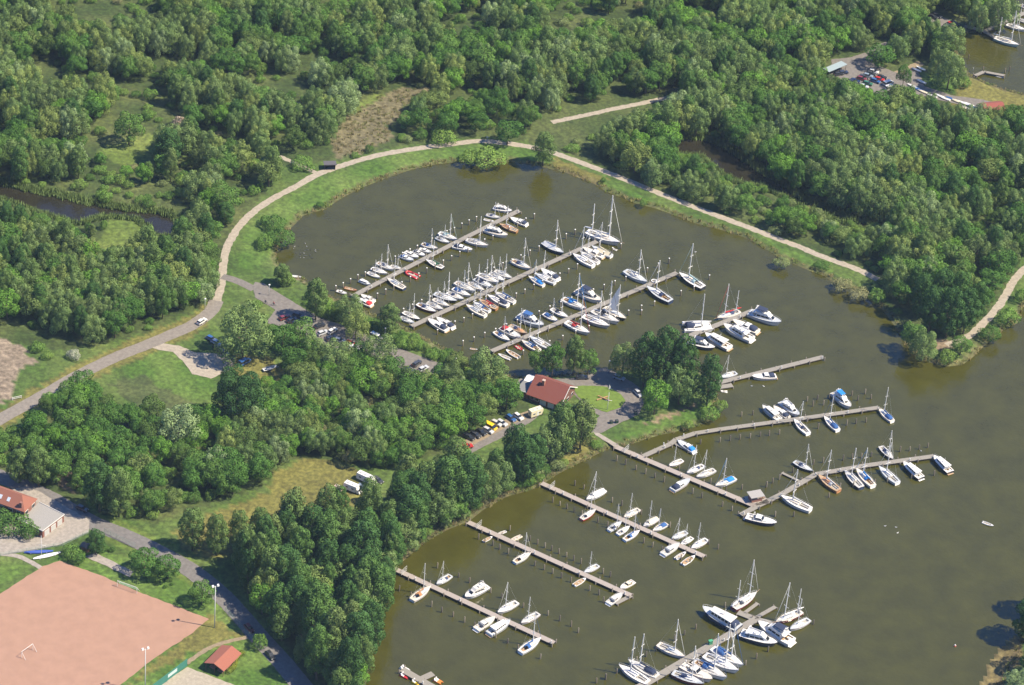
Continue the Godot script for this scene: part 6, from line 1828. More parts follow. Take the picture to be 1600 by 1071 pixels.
func sail_parts() -> Dictionary:
	if cache.has("sail_parts"): return cache.sail_parts
	var d := {}
	# coachroof
	var s := S(true)
	var rings := []
	for t in [0.22, 0.25, 0.32, 0.42, 0.52, 0.60, 0.635, 0.645]:
		var w: float = table(t, SAIL_BEAM) * 0.60
		var h: float = table(t, [[0.22, 0.02], [0.25, 0.16], [0.32, 0.34], [0.52, 0.47], [0.635, 0.5], [0.645, 0.05]])
		var x: float = 5.0 - 10.0 * t - 0.25 * (1.0 - t)
		var y: float = sheer(t, "sail")
		rings.append([Vector3(x, y, w), Vector3(x, y + h * 0.75, w * 0.9), Vector3(x, y + h, w * 0.6), Vector3(x, y + h * 1.08, 0), Vector3(x, y + h, -w * 0.6), Vector3(x, y + h * 0.75, -w * 0.9), Vector3(x, y, -w)])
	loft(s, rings)
	d.cabin = fin(s)
	s = S()
	for sd in [-1.0, 1.0]:
		for e in [[0.34, 0.41], [0.43, 0.50], [0.52, 0.58]]:
			var q := []
			for u in [[e[0], 0.18], [e[1], 0.18], [e[1], 0.62], [e[0], 0.62]]:
				var t: float = u[0]
				var w: float = table(t, SAIL_BEAM) * 0.60
				var h: float = table(t, [[0.22, 0.02], [0.25, 0.16], [0.32, 0.34], [0.52, 0.47], [0.635, 0.5]])
				q.append(Vector3(5.0 - 10.0 * t - 0.25 * (1.0 - t), sheer(t, "sail") + h * u[1], sd * (w * (1.0 - 0.13 * u[1]) + 0.025)))
			quad(s, q[0], q[1], q[2], q[3])
	d.window = fin(s)
	s = S()
	box(s, Vector3(2.2, 1.36, 0), Vector3(0.5, 0.08, 0.5))
	box(s, Vector3(0.4, 1.52, 0), Vector3(0.5, 0.08, 0.5))
	box(s, Vector3(-0.95, 1.54, 0), Vector3(0.8, 0.07, 0.6))
	d.hatch = fin(s)
	s = S()
	tube(s, Vector3(0.9, 1.3, 0), Vector3(0.75, 13.6, 0), 0.16, 0.12, 6)
	d.mast = fin(s)
	s = S()
	for y in [5.2, 9.2]:
		for sd in [-1.0, 1.0]: tube(s, Vector3(0.85, y, 0), Vector3(0.7, y + 0.1, sd * (1.0 if y < 6 else 0.75)), 0.075, 0.06, 4)
	d.spreader = fin(s)
	s = S()
	for sd in [-1.0, 1.0]:
		tube(s, Vector3(0.7, 1.0, sd * 1.45), Vector3(0.7, 5.25, sd * 1.0), 0.013, 0.013, 4, false)
		tube(s, Vector3(0.7, 5.25, sd * 1.0), Vector3(0.7, 9.25, sd * 0.75), 0.013, 0.013, 4, false)
		tube(s, Vector3(0.7, 9.25, sd * 0.75), Vector3(0.75, 13.4, 0), 0.013, 0.013, 4, false)
	tube(s, Vector3(0.75, 13.4, 0), Vector3(-5.0, 1.0, 0), 0.013, 0.013, 4, false)
	d.rigging = fin(s)
	s = S(true)
	tube(s, Vector3(4.7, 1.4, 0), Vector3(0.85, 12.9, 0), 0.06, 0.035, 6)
	d.furled_jib = fin(s)
	s = S(true)
	rings = []
	for e in [[0.8, 2.55, 0.16, 0.42], [0.3, 2.45, 0.2, 0.32], [-1.5, 2.32, 0.17, 0.24], [-3.2, 2.24, 0.12, 0.14]]:
		var ring := []
		for i in 8:
			var a := TAU * i / 8.0
			ring.append(Vector3(e[0], e[1] + sin(a) * e[3], cos(a) * e[2]))
		rings.append(ring)
	loft(s, rings, true)
	d.boom_cover = fin(s)
	# sprayhood
	s = S(true)
	rings = []
	for e in [[-0.55, 0.5, 0.95], [-0.85, 0.98, 1.0], [-1.5, 1.18, 1.02], [-2.1, 1.1, 1.02]]:
		var ring := []
		for i in 9:
			var a := PI * i / 8.0
			ring.append(Vector3(e[0], 1.02 + sin(a) * e[1], cos(a) * e[2]))
		rings.append(ring)
	loft(s, rings)
	d.sprayhood = fin(s)
	# cockpit tent
	s = S(true)
	rings = []
	for e in [[-1.0, 1.0, 1.05], [-1.6, 1.32, 1.12], [-3.4, 1.3, 1.1], [-3.9, 0.9, 1.0], [-4.0, 0.2, 0.95]]:
		var ring := []
		for i in 9:
			var a := PI * i / 8.0
			ring.append(Vector3(e[0], 0.98 + pow(sin(a), 0.7) * e[1], cos(a) * e[2]))
		rings.append(ring)
	loft(s, rings)
	d.cockpit_tent = fin(s)
	# ridge tent over the boom
	s = S()
	for sd in [-1.0, 1.0]:
		quad(s, Vector3(1.4, 2.5, 0), Vector3(-4.3, 2.2, 0), Vector3(-4.2, 1.0, sd * 1.25), Vector3(1.4, 1.25, sd * 1.35))
	d.ridge_tent = fin(s)
	s = S()
	tube(s, Vector3(-4.5, 0.95, 0), Vector3(-4.75, 1.5, 0), 0.04, 0.04, 4)
	tube(s, Vector3(-3.6, 0.9, 0.5), Vector3(-3.6, 1.25, 0), 0.03, 0.03, 4)
	tube(s, Vector3(-3.6, 0.9, -0.5), Vector3(-3.6, 1.25, 0), 0.03, 0.03, 4)
	d.steering = fin(s)
	cache.sail_parts = d
	return d

func build_boats() -> void:
	var glass := mt(0.015, 0.018, 0.022, 0.08)
	var alu := mt(0.74, 0.73, 0.70, 0.4)
	var deckw := mt(0.64, 0.62, 0.58, 0.55)
	var teak := grained(0.42, 0.29, 0.17, 3.0, "plank")
	var wellm := mt(0.42, 0.40, 0.36, 0.6)
	var steel := mt(0.6, 0.6, 0.6, 0.3)
	var stripes := [mt(0.03, 0.05, 0.13, 0.4), mt(0.25, 0.04, 0.04, 0.4), mt(0.45, 0.44, 0.42, 0.4), mt(0.03, 0.05, 0.13, 0.4)]
	var decks := [mt(0.60, 0.58, 0.54, 0.55), mt(0.46, 0.445, 0.41, 0.6), mt(0.55, 0.50, 0.42, 0.6), mt(0.40, 0.42, 0.43, 0.6), mt(0.62, 0.60, 0.56, 0.5)]
	var kindname := {"S": "sailboat", "V": "sailboat", "K": "ketch", "M": "motorboat", "F": "motor_yacht", "T": "trawler_yacht", "O": "open_boat", "D": "inflatable_dinghy", "C": "catamaran"}
	var n := 0
	for b in BOATS:
		n += 1
		var ty: String = b[0]
		var t := thing(kindname[ty], b[7], {"D": "dinghy", "C": "catamaran"}.get(ty, "boat"), Vector3(b[3], 0, b[4]), b[5], b[8])
		t.scale = Vector3.ONE * (b[6] / 10.0)
		var wide: float = {"S": 1.0, "V": 1.0, "K": 0.95, "M": 1.0, "F": 1.02, "T": 0.98, "O": 0.95}.get(ty, 1.0)
		if b[6] < 7.5: wide *= 1.1
		var hullm := paint(b[1], 0.22, 0.4)
		var cov := mt(PAINT[b[2]][0], PAINT[b[2]][1], PAINT[b[2]][2], 0.9)
		if ty in ["S", "V", "K"]:
			sail_boat(t, ty, b, n, wide, hullm, cov, [glass, alu, deckw, teak, wellm, steel, stripes, decks])
		elif ty in ["M", "F", "T"]:
			motor_boat(t, ty, b, n, wide, hullm, cov, [glass, alu, deckw, teak, wellm, steel, stripes, decks])
		elif ty == "O":
			open_boat(t, b, n, wide, hullm, cov, wellm, teak)
		elif ty == "D":
			dinghy(t, hullm)
		elif ty == "C":
			catamaran(t, cov, [glass, alu, deckw, teak, wellm, steel, stripes, decks])

func sail_boat(t: Node3D, ty: String, b: Array, n: int, wide: float, hullm: Material, cov: Material, m: Array) -> void:
	var h := hull_set("sail")
	var d := sail_parts()
	var ps := {}
	for k in ["hull", "deck", "cockpit", "stripe"]:
		var mm: Material = {"hull": hullm, "deck": m[3] if b[1] == "wood" else m[7][n % 5], "cockpit": m[3] if n % 6 == 0 else m[4], "stripe": m[6][n % 4] if b[1] in ["white", "cream", "grey"] else m[2]}[k]
		if k == "stripe" and not b[1] in ["white", "cream", "grey"]: continue
		ps[k] = part(k, h[k], mm, t)
	ps.cabin = part("cabin", d.cabin, m[7][(n * 2 + 4) % 5] if b[1] != "wood" else mt(0.4, 0.2, 0.09, 0.4), t)
	part("window", d.window, m[0], ps.cabin)
	part("hatch", d.hatch, mt(0.10, 0.11, 0.12, 0.2) if n % 2 == 0 else mt(0.5, 0.48, 0.42, 0.5), ps.cabin)
	for k in ps: ps[k].scale.z = wide
	part("rail", rail_mesh("sail", 0.01, 0.97, 0.55), m[5], t).scale.z = wide
	var tall := 0.88 + 0.16 * fposmod(n * 0.618, 1.0)
	if ty == "K": tall = 1.05
	var shift := 0.6 if ty == "K" else 0.0
	var mast := part("mast", d.mast, m[1], t)
	mast.scale.y = tall
	mast.position.x = shift
	var sp := part("spreader", d.spreader, m[1], mast)
	sp.position = Vector3.ZERO
	part("rigging", d.rigging, m[5], mast)
	if n % 4 != 1: part("furled_jib", d.furled_jib, mt(0.74, 0.73, 0.69, 0.8) if b[2] in ["none", "white", "cream", "grey"] else cov, mast)
	if ty == "V":
		var s := S()
		var rows := 9
		for i in rows:
			for j in 5:
				var q := []
				for e in [[i, j], [i + 1, j], [i + 1, j + 1], [i, j + 1]]:
					var u: float = float(e[0]) / rows
					var w: float = float(e[1]) / 5.0 * (1.0 - u)
					q.append(Vector3(0.7 - 4.2 * w, 2.5 + 10.2 * u, 0.75 * sin(PI * clampf(w + 0.15, 0, 1)) * (1.0 - u)))
				quad(s, q[0], q[1], q[2], q[3])
		part("mainsail", fin(s), mt(0.80, 0.78, 0.72, 0.85), t)
	else:
		part("boom_cover", d.boom_cover, mt(0.60, 0.585, 0.55, 0.85) if b[2] == "none" else cov, t).position.x = shift
	if ty == "K":
		var mz := part("mizzen_mast", d.mast, m[1], t)
		mz.scale = Vector3(0.85, 0.72, 0.85)
		mz.position = Vector3(-4.2, 0.1, 0)
		part("spreader", d.spreader, m[1], mz)
		var bm := part("boom_cover", d.boom_cover, cov, t)
		bm.position = Vector3(-4.1, 0.15, 0)
		bm.scale = Vector3(0.5, 0.9, 0.9)
		var s := S()
		tube(s, Vector3(4.4, 1.25, 0), Vector3(6.0, 1.55, 0), 0.08, 0.05, 6)
		part("bowsprit", fin(s), m[3], t)
	if b[2] in ["white", "cream"] and ty == "S": part("ridge_tent", d.ridge_tent, cov, t).scale.z = wide
	elif b[2] != "none" and ty != "K":
		part("sprayhood", d.sprayhood, cov, t).scale.z = wide
		if b[2] in ["blue", "brightblue", "navy"] and n % 3 != 0: part("cockpit_tent", d.cockpit_tent, cov, t).scale.z = wide
	elif n % 2 == 0: part("sprayhood", d.sprayhood, mt(0.50, 0.49, 0.46, 0.85) if n % 4 == 0 else mt(0.035, 0.05, 0.11, 0.85), t).scale.z = wide
	part("steering", d.steering, m[5], t)

func motor_parts(ty: String) -> Dictionary:
	var key := "motor_" + ty
	if cache.has(key): return cache[key]
	var d := {}
	var s := S()
	var g := S()
	var p: Array
	if ty == "M":
		# raised foredeck, low coupe and windscreen
		p = block(s, -0.6, 3.0, 1.25, 0.6, 1.1, -0.4, 2.3, 1.1, 0.45, 1.62)
		block(s, -2.2, 0.6, 1.3, 1.2, 1.6, -1.9, -0.2, 1.12, 1.02, 2.25)
		d.cabin = fin(s)
		for sd in [-1.0, 1.0]:
			pane(g, Vector3(-2.2, 1.62, 1.3 * sd), Vector3(0.6, 1.62, 1.2 * sd), Vector3(-0.2, 2.25, 1.02 * sd), Vector3(-1.9, 2.25, 1.12 * sd), 0.06, 0.94, 0.15, 0.85, 0.03)
			pane(g, Vector3(-0.6, 1.1, 1.25 * sd), Vector3(3.0, 1.1, 0.6 * sd), Vector3(2.3, 1.62, 0.45 * sd), Vector3(-0.4, 1.62, 1.1 * sd), 0.2, 0.65, 0.35, 0.75, 0.025)
		pane(g, Vector3(0.6, 1.62, 1.2), Vector3(0.6, 1.62, -1.2), Vector3(-0.2, 2.25, -1.02), Vector3(-0.2, 2.25, 1.02), 0.06, 0.94, 0.1, 0.9, 0.03)
		d.window = fin(g)
		s = S(true)
		var rings := []
		for e in [[-1.6, 1.15, 1.25], [-2.4, 1.4, 1.3], [-4.0, 1.32, 1.3], [-4.3, 0.2, 1.25]]:
			var ring := []
			for i in 9:
				var a := PI * i / 8.0
				ring.append(Vector3(e[0], 1.05 + pow(sin(a), 0.55) * e[1], cos(a) * e[2]))
			rings.append(ring)
		loft(s, rings)
		d.canopy = fin(s)
		s = S()
		tube(s, Vector3(-2.3, 1.1, 1.5), Vector3(-2.7, 2.7, 1.1), 0.09, 0.07, 5)
		tube(s, Vector3(-2.3, 1.1, -1.5), Vector3(-2.7, 2.7, -1.1), 0.09, 0.07, 5)
		tube(s, Vector3(-2.7, 2.7, 1.12), Vector3(-2.7, 2.7, -1.12), 0.08, 0.08, 5)
		tube(s, Vector3(-2.7, 2.7, 0), Vector3(-2.9, 4.0, 0), 0.03, 0.02, 4)
		d.arch = fin(s)
	elif ty == "F":
		p = block(s, -2.6, 3.1, 1.42, 0.75, 1.15, -2.4, 1.6, 1.28, 0.75, 2.3)
		d.cabin = fin(s)
		for sd in [-1.0, 1.0]:
			for e in [[0.05, 0.30], [0.33, 0.56], [0.59, 0.80]]:
				pane(g, Vector3(-2.6, 1.15, 1.42 * sd), Vector3(3.1, 1.15, 0.75 * sd), Vector3(1.6, 2.3, 0.75 * sd), Vector3(-2.4, 2.3, 1.28 * sd), e[0], e[1], 0.42, 0.86, 0.03)
		pane(g, Vector3(3.1, 1.15, 0.75), Vector3(3.1, 1.15, -0.75), Vector3(1.6, 2.3, -0.75), Vector3(1.6, 2.3, 0.75), 0.06, 0.94, 0.42, 0.9, 0.03)
		d.window = fin(g)
		s = S()
		block(s, -3.6, 1.5, 1.3, 0.8, 2.3, -3.6, 1.2, 1.34, 0.86, 2.42)
		for sd in [-1.0, 1.0]: hexa(s, [Vector3(1.2, 2.42, 0.84 * sd + 0.05), Vector3(1.2, 2.42, 0.84 * sd - 0.05), Vector3(-3.0, 2.42, 1.28 * sd - 0.05), Vector3(-3.0, 2.42, 1.28 * sd + 0.05), Vector3(0.6, 2.95, 0.84 * sd + 0.05), Vector3(0.6, 2.95, 0.84 * sd - 0.05), Vector3(-2.8, 2.75, 1.28 * sd - 0.05), Vector3(-2.8, 2.75, 1.28 * sd + 0.05)])
		block(s, 0.3, 1.2, 0.9, 0.84, 2.42, 0.2, 0.6, 0.85, 0.8, 2.98)
		block(s, -1.6, -0.9, 0.5, 0.5, 2.42, -1.6, -1.0, 0.5, 0.5, 2.85)
		d.flybridge = fin(s)
		s = S()
		tube(s, Vector3(-2.6, 2.4, 1.25), Vector3(-2.9, 3.6, 0.9), 0.1, 0.08, 5)
		tube(s, Vector3(-2.6, 2.4, -1.25), Vector3(-2.9, 3.6, -0.9), 0.1, 0.08, 5)
		tube(s, Vector3(-2.9, 3.6, 0.92), Vector3(-2.9, 3.6, -0.92), 0.1, 0.1, 5)
		tube(s, Vector3(-2.9, 3.6, 0), Vector3(-3.0, 4.5, 0), 0.04, 0.02, 4)
		box(s, Vector3(-2.9, 3.78, 0), Vector3(0.4, 0.2, 0.5))
		d.arch = fin(s)
		s = S()
		block(s, -2.7, 0.1, 1.1, 0.95, 3.55, -2.6, -0.1, 1.0, 0.85, 3.7)
		for q in [Vector2(-2.5, 1.0), Vector2(-2.5, -1.0), Vector2(-0.1, 0.85), Vector2(-0.1, -0.85)]: tube(s, Vector3(q.x, 2.5, q.y), Vector3(q.x, 3.58, q.y), 0.03, 0.03, 4)
		d.canopy = fin(s)
	else:
		p = block(s, -3.0, 2.3, 1.35, 0.95, 1.15, -2.9, 1.9, 1.25, 0.85, 2.45)
		block(s, 2.2, 3.7, 0.85, 0.45, 1.25, 2.3, 3.4, 0.7, 0.35, 1.62)
		d.cabin = fin(s)
		for sd in [-1.0, 1.0]:
			for e in [[0.04, 0.20], [0.24, 0.40], [0.44, 0.60], [0.64, 0.78], [0.82, 0.95]]:
				pane(g, Vector3(-3.0, 1.15, 1.35 * sd), Vector3(2.3, 1.15, 0.95 * sd), Vector3(1.9, 2.45, 0.85 * sd), Vector3(-2.9, 2.45, 1.25 * sd), e[0], e[1], 0.45, 0.88, 0.03)
		pane(g, Vector3(2.3, 1.15, 0.95), Vector3(2.3, 1.15, -0.95), Vector3(1.9, 2.45, -0.85), Vector3(1.9, 2.45, 0.85), 0.06, 0.94, 0.5, 0.9, 0.03)
		d.window = fin(g)
		s = S()
		block(s, -3.5, 2.4, 1.42, 0.98, 2.45, -3.45, 2.3, 1.38, 0.92, 2.58)
		box(s, Vector3(-0.5, 2.66, 0), Vector3(1.0, 0.14, 0.7))
		d.roof = fin(s)
		s = S()
		tube(s, Vector3(-0.9, 2.58, 0), Vector3(-1.1, 4.6, 0), 0.06, 0.04, 5)
		tube(s, Vector3(-1.0, 3.7, -0.5), Vector3(-1.0, 3.7, 0.5), 0.04, 0.04, 4)
		d.arch = fin(s)
		s = S(true)
		var rings := []
		for e in [[-2.9, 1.35, 1.3], [-4.2, 1.25, 1.3], [-4.5, 0.3, 1.25]]:
			var ring := []
			for i in 9:
				var a := PI * i / 8.0
				ring.append(Vector3(e[0], 1.05 + pow(sin(a), 0.5) * e[1], cos(a) * e[2]))
			rings.append(ring)
		loft(s, rings)
		d.canopy = fin(s)
	s = S()
	box(s, Vector3(-5.2, 0.32, 0), Vector3(0.7, 0.09, 2.6))
	d.swim_platform = fin(s)
	s = S()
	for sd in [-1.0, 1.0]: box(s, Vector3(-3.6, 0.75, sd * 0.75), Vector3(0.7, 0.5, 0.65))
	box(s, Vector3(-4.2, 0.75, 0), Vector3(0.5, 0.45, 2.2))
	d.seat = fin(s)
	cache[key] = d
	return d

func motor_boat(t: Node3D, ty: String, b: Array, n: int, wide: float, hullm: Material, cov: Material, m: Array) -> void:
	var h := hull_set("motor")
	var d := motor_parts(ty)
	var ps := {}
	for k in ["hull", "deck", "cockpit", "stripe"]:
		var mm: Material = {"hull": hullm, "deck": m[7][n % 5], "cockpit": m[3] if n % 5 == 0 else m[4], "stripe": m[6][n % 4] if b[1] in ["white", "cream", "grey"] else m[2]}[k]
		if k == "stripe" and not b[1] in ["white", "cream", "grey"]: continue
		ps[k] = part(k, h[k], mm, t)
	var up := mt([0.62, 0.56, 0.66][n % 3], [0.61, 0.54, 0.65][n % 3], [0.58, 0.49, 0.62][n % 3], 0.3, 0.4) if b[1] != "cream" else paint("cream")
	ps.cabin = part("cabin", d.cabin, up, t)
	part("window", d.window, m[0], ps.cabin)
	if d.has("flybridge"): ps.flybridge = part("flybridge", d.flybridge, up, t)
	if d.has("roof"): ps.roof = part("roof", d.roof, up, t)
	if ty != "M" or n % 2 == 0: ps.arch = part("arch" if ty != "T" else "mast", d.arch, up, t)
	ps.seat = part("seat", d.seat, mt(0.66, 0.63, 0.56, 0.7), t)
	ps.platform = part("swim_platform", d.swim_platform, m[3] if n % 2 else m[2], t)
	if b[2] != "none": ps.canopy = part("canopy", d.canopy, cov, t)
	ps.rail = part("rail", rail_mesh("motor", 0.01, 0.62, 0.5), m[5], t)
	for k in ps: ps[k].scale.z = wide * 0.98

func open_boat(t: Node3D, b: Array, n: int, wide: float, hullm: Material, cov: Material, wellm: Material, teak: Material) -> void:
	var h := hull_set("open")
	for k in ["hull", "deck", "cockpit"]:
		var o := part(k, h[k], {"hull": hullm, "deck": hullm, "cockpit": teak if n % 2 == 0 else wellm}[k], t)
		o.scale.z = wide * 0.92
		o.scale.y = 1.15
	for k in 2:
		var s := S()
		box(s, Vector3(0.9 - 2.4 * k, 0.72, 0), Vector3(0.6, 0.1, 2.6))
		part("thwart", fin(s), teak if n % 2 else wellm, t)
	var s := S()
	box(s, Vector3(-5.1, 1.15, 0), Vector3(0.6, 0.8, 0.5))
	box(s, Vector3(-5.25, 0.4, 0), Vector3(0.25, 1.0, 0.2))
	part("outboard_motor", fin(s), mt(0.05, 0.05, 0.055, 0.4), t)

func dinghy(t: Node3D, hullm: Material) -> void:
	if not cache.has("dinghy"):
		var s := S(true)
		var path := []
		for i in 13:
			var a := lerpf(-PI * 0.5, PI * 0.5, i / 12.0)
			path.append(Vector3(1.6 + cos(a) * 3.0, 0.55 + 0.35 * cos(a), sin(a) * 1.75))
		path.push_front(Vector3(-4.8, 0.5, -1.75))
		path.append(Vector3(-4.8, 0.5, 1.75))
		for i in path.size() - 1: tube(s, path[i], path[i + 1], 0.75, 0.75, 8)
		cache.dinghy = fin(s)
		s = S()
		box(s, Vector3(-0.6, 0.25, 0), Vector3(7.6, 0.2, 2.6))
		cache.dinghy_floor = fin(s)
		s = S()
		box(s, Vector3(-0.8, 0.9, 0), Vector3(0.9, 0.15, 2.4))
		cache.dinghy_seat = fin(s)
	part("tube", cache.dinghy, hullm, t)
	part("floor", cache.dinghy_floor, mt(0.35, 0.33, 0.30, 0.8), t)
	part("seat", cache.dinghy_seat, mt(0.4, 0.3, 0.2, 0.8), t)

func catamaran(t: Node3D, cov: Material, m: Array) -> void:
	var h := hull_set("sail")
	var white := paint("white")
	for sd in [-1.0, 1.0]:
		for k in ["hull", "deck", "cockpit"]:
			var o := part(k, h[k], white if k != "cockpit" else m[4], t)
			o.scale.z = 0.42
			o.position.z = sd * 2.1
	var s := S()
	block(s, -3.8, 1.6, 2.0, 1.8, 0.7, -3.8, 1.4, 2.0, 1.8, 1.15)
	part("bridge_deck", fin(s), m[2], t)
	s = S()
	block(s, -2.0, 1.5, 1.7, 1.2, 1.15, -1.8, 0.6, 1.5, 1.0, 1.85)
	var c := part("cabin", fin(s), white, t)
	s = S()
	pane(s, Vector3(1.5, 1.15, 1.2), Vector3(1.5, 1.15, -1.2), Vector3(0.6, 1.85, -1.0), Vector3(0.6, 1.85, 1.0), 0.05, 0.95, 0.2, 0.85, 0.03)
	for sd in [-1.0, 1.0]: pane(s, Vector3(-2.0, 1.15, 1.7 * sd), Vector3(1.5, 1.15, 1.2 * sd), Vector3(0.6, 1.85, 1.0 * sd), Vector3(-1.8, 1.85, 1.5 * sd), 0.1, 0.9, 0.3, 0.85, 0.03)
	part("window", fin(s), m[0], c)
	s = S()
	for i in 7: box(s, Vector3(2.9, 0.98, -1.5 + 0.5 * i), Vector3(2.5, 0.03, 0.46))
	part("net", fin(s), mt(0.7, 0.69, 0.66, 0.9), t)
	var d := sail_parts()
	var mast := part("mast", d.mast, m[1], t)
	part("spreader", d.spreader, m[1], mast)
	part("rigging", d.rigging, m[5], mast)
	part("boom_cover", d.boom_cover, mt(0.6, 0.59, 0.55, 0.9), t)
	var sp := part("sprayhood", d.cockpit_tent, cov, t)
	sp.position = Vector3(-0.3, 0.15, 0)
	sp.scale.z = 1.3

# ------------------------------------------------------------------ cars
func car_parts(kind: String) -> Dictionary:
	var key := "car_" + kind
	if cache.has(key): return cache[key]
	var d := {}
	var s := S()
	var g := S()
	if kind == "car":
		block(s, -2.15, 2.15, 0.86, 0.80, 0.28, -2.10, 2.12, 0.88, 0.84, 0.66)
		block(s, -2.10, 2.12, 0.88, 0.84, 0.66, -2.02, 1.95, 0.82, 0.74, 0.92)
		block(s, -1.55, 0.28, 0.62, 0.60, 1.40, -1.4, 0.12, 0.56, 0.54, 1.47)
		block(g, -1.98, 1.02, 0.78, 0.76, 0.92, -1.55, 0.28, 0.62, 0.60, 1.40)
	elif kind == "van":
		block(s, -2.3, 2.3, 0.95, 0.88, 0.3, -2.3, 2.25, 0.97, 0.92, 1.05)
		block(s, -2.28, 1.0, 0.84, 0.82, 1.75, -2.2, 0.85, 0.76, 0.74, 1.95)
		block(g, -2.3, 1.9, 0.95, 0.88, 1.05, -2.28, 1.0, 0.84, 0.82, 1.75)
	d.body = fin(s)
	d.window = fin(g)
	s = S(true)
	tube(s, Vector3(0, 0.32, -0.1), Vector3(0, 0.32, 0.1), 0.32, 0.32, 12)
	d.wheel = fin(s)
	s = S()
	box(s, Vector3.ZERO, Vector3(0.08, 0.13, 0.32))
	d.lamp = fin(s)
	s = S()
	box(s, Vector3.ZERO, Vector3(0.05, 0.12, 0.5))
	d.plate = fin(s)
	cache[key] = d
	return d

func build_cars() -> void:
	var glass := mt(0.02, 0.024, 0.03, 0.06)
	var rubber := mt(0.02, 0.02, 0.02, 0.9)
	for c in CARS:
		var kind: String = c[0]
		if kind in ["car", "van"]:
			var t := thing("parked_" + kind, c[5], kind, Vector3(c[2], LAND + 0.12, c[3]), c[4], "parked cars" if kind == "car" else "parked vans")
			t.position.y = LAND + 0.14
			var d := car_parts(kind)
			part("body", d.body, paint(c[1], 0.3, 0.8), t)
			part("window", d.window, glass, t)
			for q in [Vector2(1.35, 0.78), Vector2(1.35, -0.78), Vector2(-1.35, 0.78), Vector2(-1.35, -0.78)]:
				var w := part("wheel", d.wheel, rubber, t)
				w.position = Vector3(q.x, -0.06, q.y)
			for sd in [-1.0, 1.0]:
				part("headlight", d.lamp, mt(0.75, 0.75, 0.72, 0.15), t).position = Vector3(2.1 if kind == "car" else 2.26, 0.68, sd * 0.58)
				part("tail_light", d.lamp, mt(0.4, 0.02, 0.02, 0.2), t).position = Vector3(-2.08 if kind == "car" else -2.29, 0.74, sd * 0.62)
		elif kind == "camper":
			var t := thing("camper", c[5], "camper", Vector3(c[2], LAND + 0.1, c[3]), c[4], "white campers")
			var s := S()
			var big := 3.1 if "larger" in c[5] else 2.5
			block(s, -big, big * 0.75, 1.08, 1.08, 0.45, -big, big, 1.05, 1.05, 2.0)
			block(s, -big, big, 1.05, 1.05, 2.0, -big + 0.1, big - 0.15, 1.0, 1.0, 2.75)
			part("body", fin(s), paint(c[1], 0.4, 0.3), t)
			s = S()
			for k in 3: box(s, Vector3(-big + 1.2 + k * 1.7, 2.79, 0.2), Vector3(0.5, 0.08, 0.5))
			part("roof_hatch", fin(s), mt(0.25, 0.25, 0.26, 0.4), t)
			for k in 2: window_part("window", t, Vector3(-big * 0.5 + k * big * 0.9, 1.6, 1.07), Vector3(1.0, 0.6, 0.06), mt(0.6, 0.6, 0.6, 0.4), glass, true)
			window_part("window", t, Vector3(-big, 1.7, 0), Vector3(0.06, 0.6, 1.2), mt(0.6, 0.6, 0.6, 0.4), glass, false)
			s = S()
			box(s, Vector3(0.2, 1.3, 1.08), Vector3(0.7, 1.7, 0.05))
			part("door", fin(s), mt(0.68, 0.68, 0.66, 0.5), t)
			if not "caravan" in c[5]:
				s = S()
				block(s, big * 0.7, big + 1.2, 1.0, 0.95, 0.45, big * 0.7, big + 0.4, 1.0, 0.8, 1.7)
				part("cab", fin(s), paint("white"), t)
				s = S()
				block(s, big + 0.40, big + 0.86, 0.82, 0.78, 1.18, big + 0.3, big + 0.44, 0.78, 0.72, 1.68)
				part("windscreen", fin(s), glass, t)
			for q in [Vector2(-big * 0.4, 0.95), Vector2(-big * 0.4, -0.95), Vector2(big * 0.85, 0.9), Vector2(big * 0.85, -0.9)]:
				var w := part("wheel", car_parts("car").wheel, rubber, t)
				w.position = Vector3(q.x, -0.02, q.y)
		else:
			var t := thing("box_trailer", c[5], "trailer", Vector3(c[2], LAND + 0.1, c[3]), c[4])
			var s := S()
			block(s, -1.4, 1.4, 0.85, 0.85, 0.5, -1.35, 1.3, 0.75, 0.75, 1.7)
			part("body", fin(s), paint("rose", 0.6, 0.0), t)
			s = S()
			tube(s, Vector3(1.4, 0.5, 0), Vector3(2.5, 0.5, 0), 0.05, 0.05, 5)
			part("drawbar", fin(s), mt(0.3, 0.3, 0.3, 0.6), t)
			for sd in [-0.85, 0.85]: part("wheel", car_parts("car").wheel, rubber, t).position = Vector3(0, -0.02, sd)

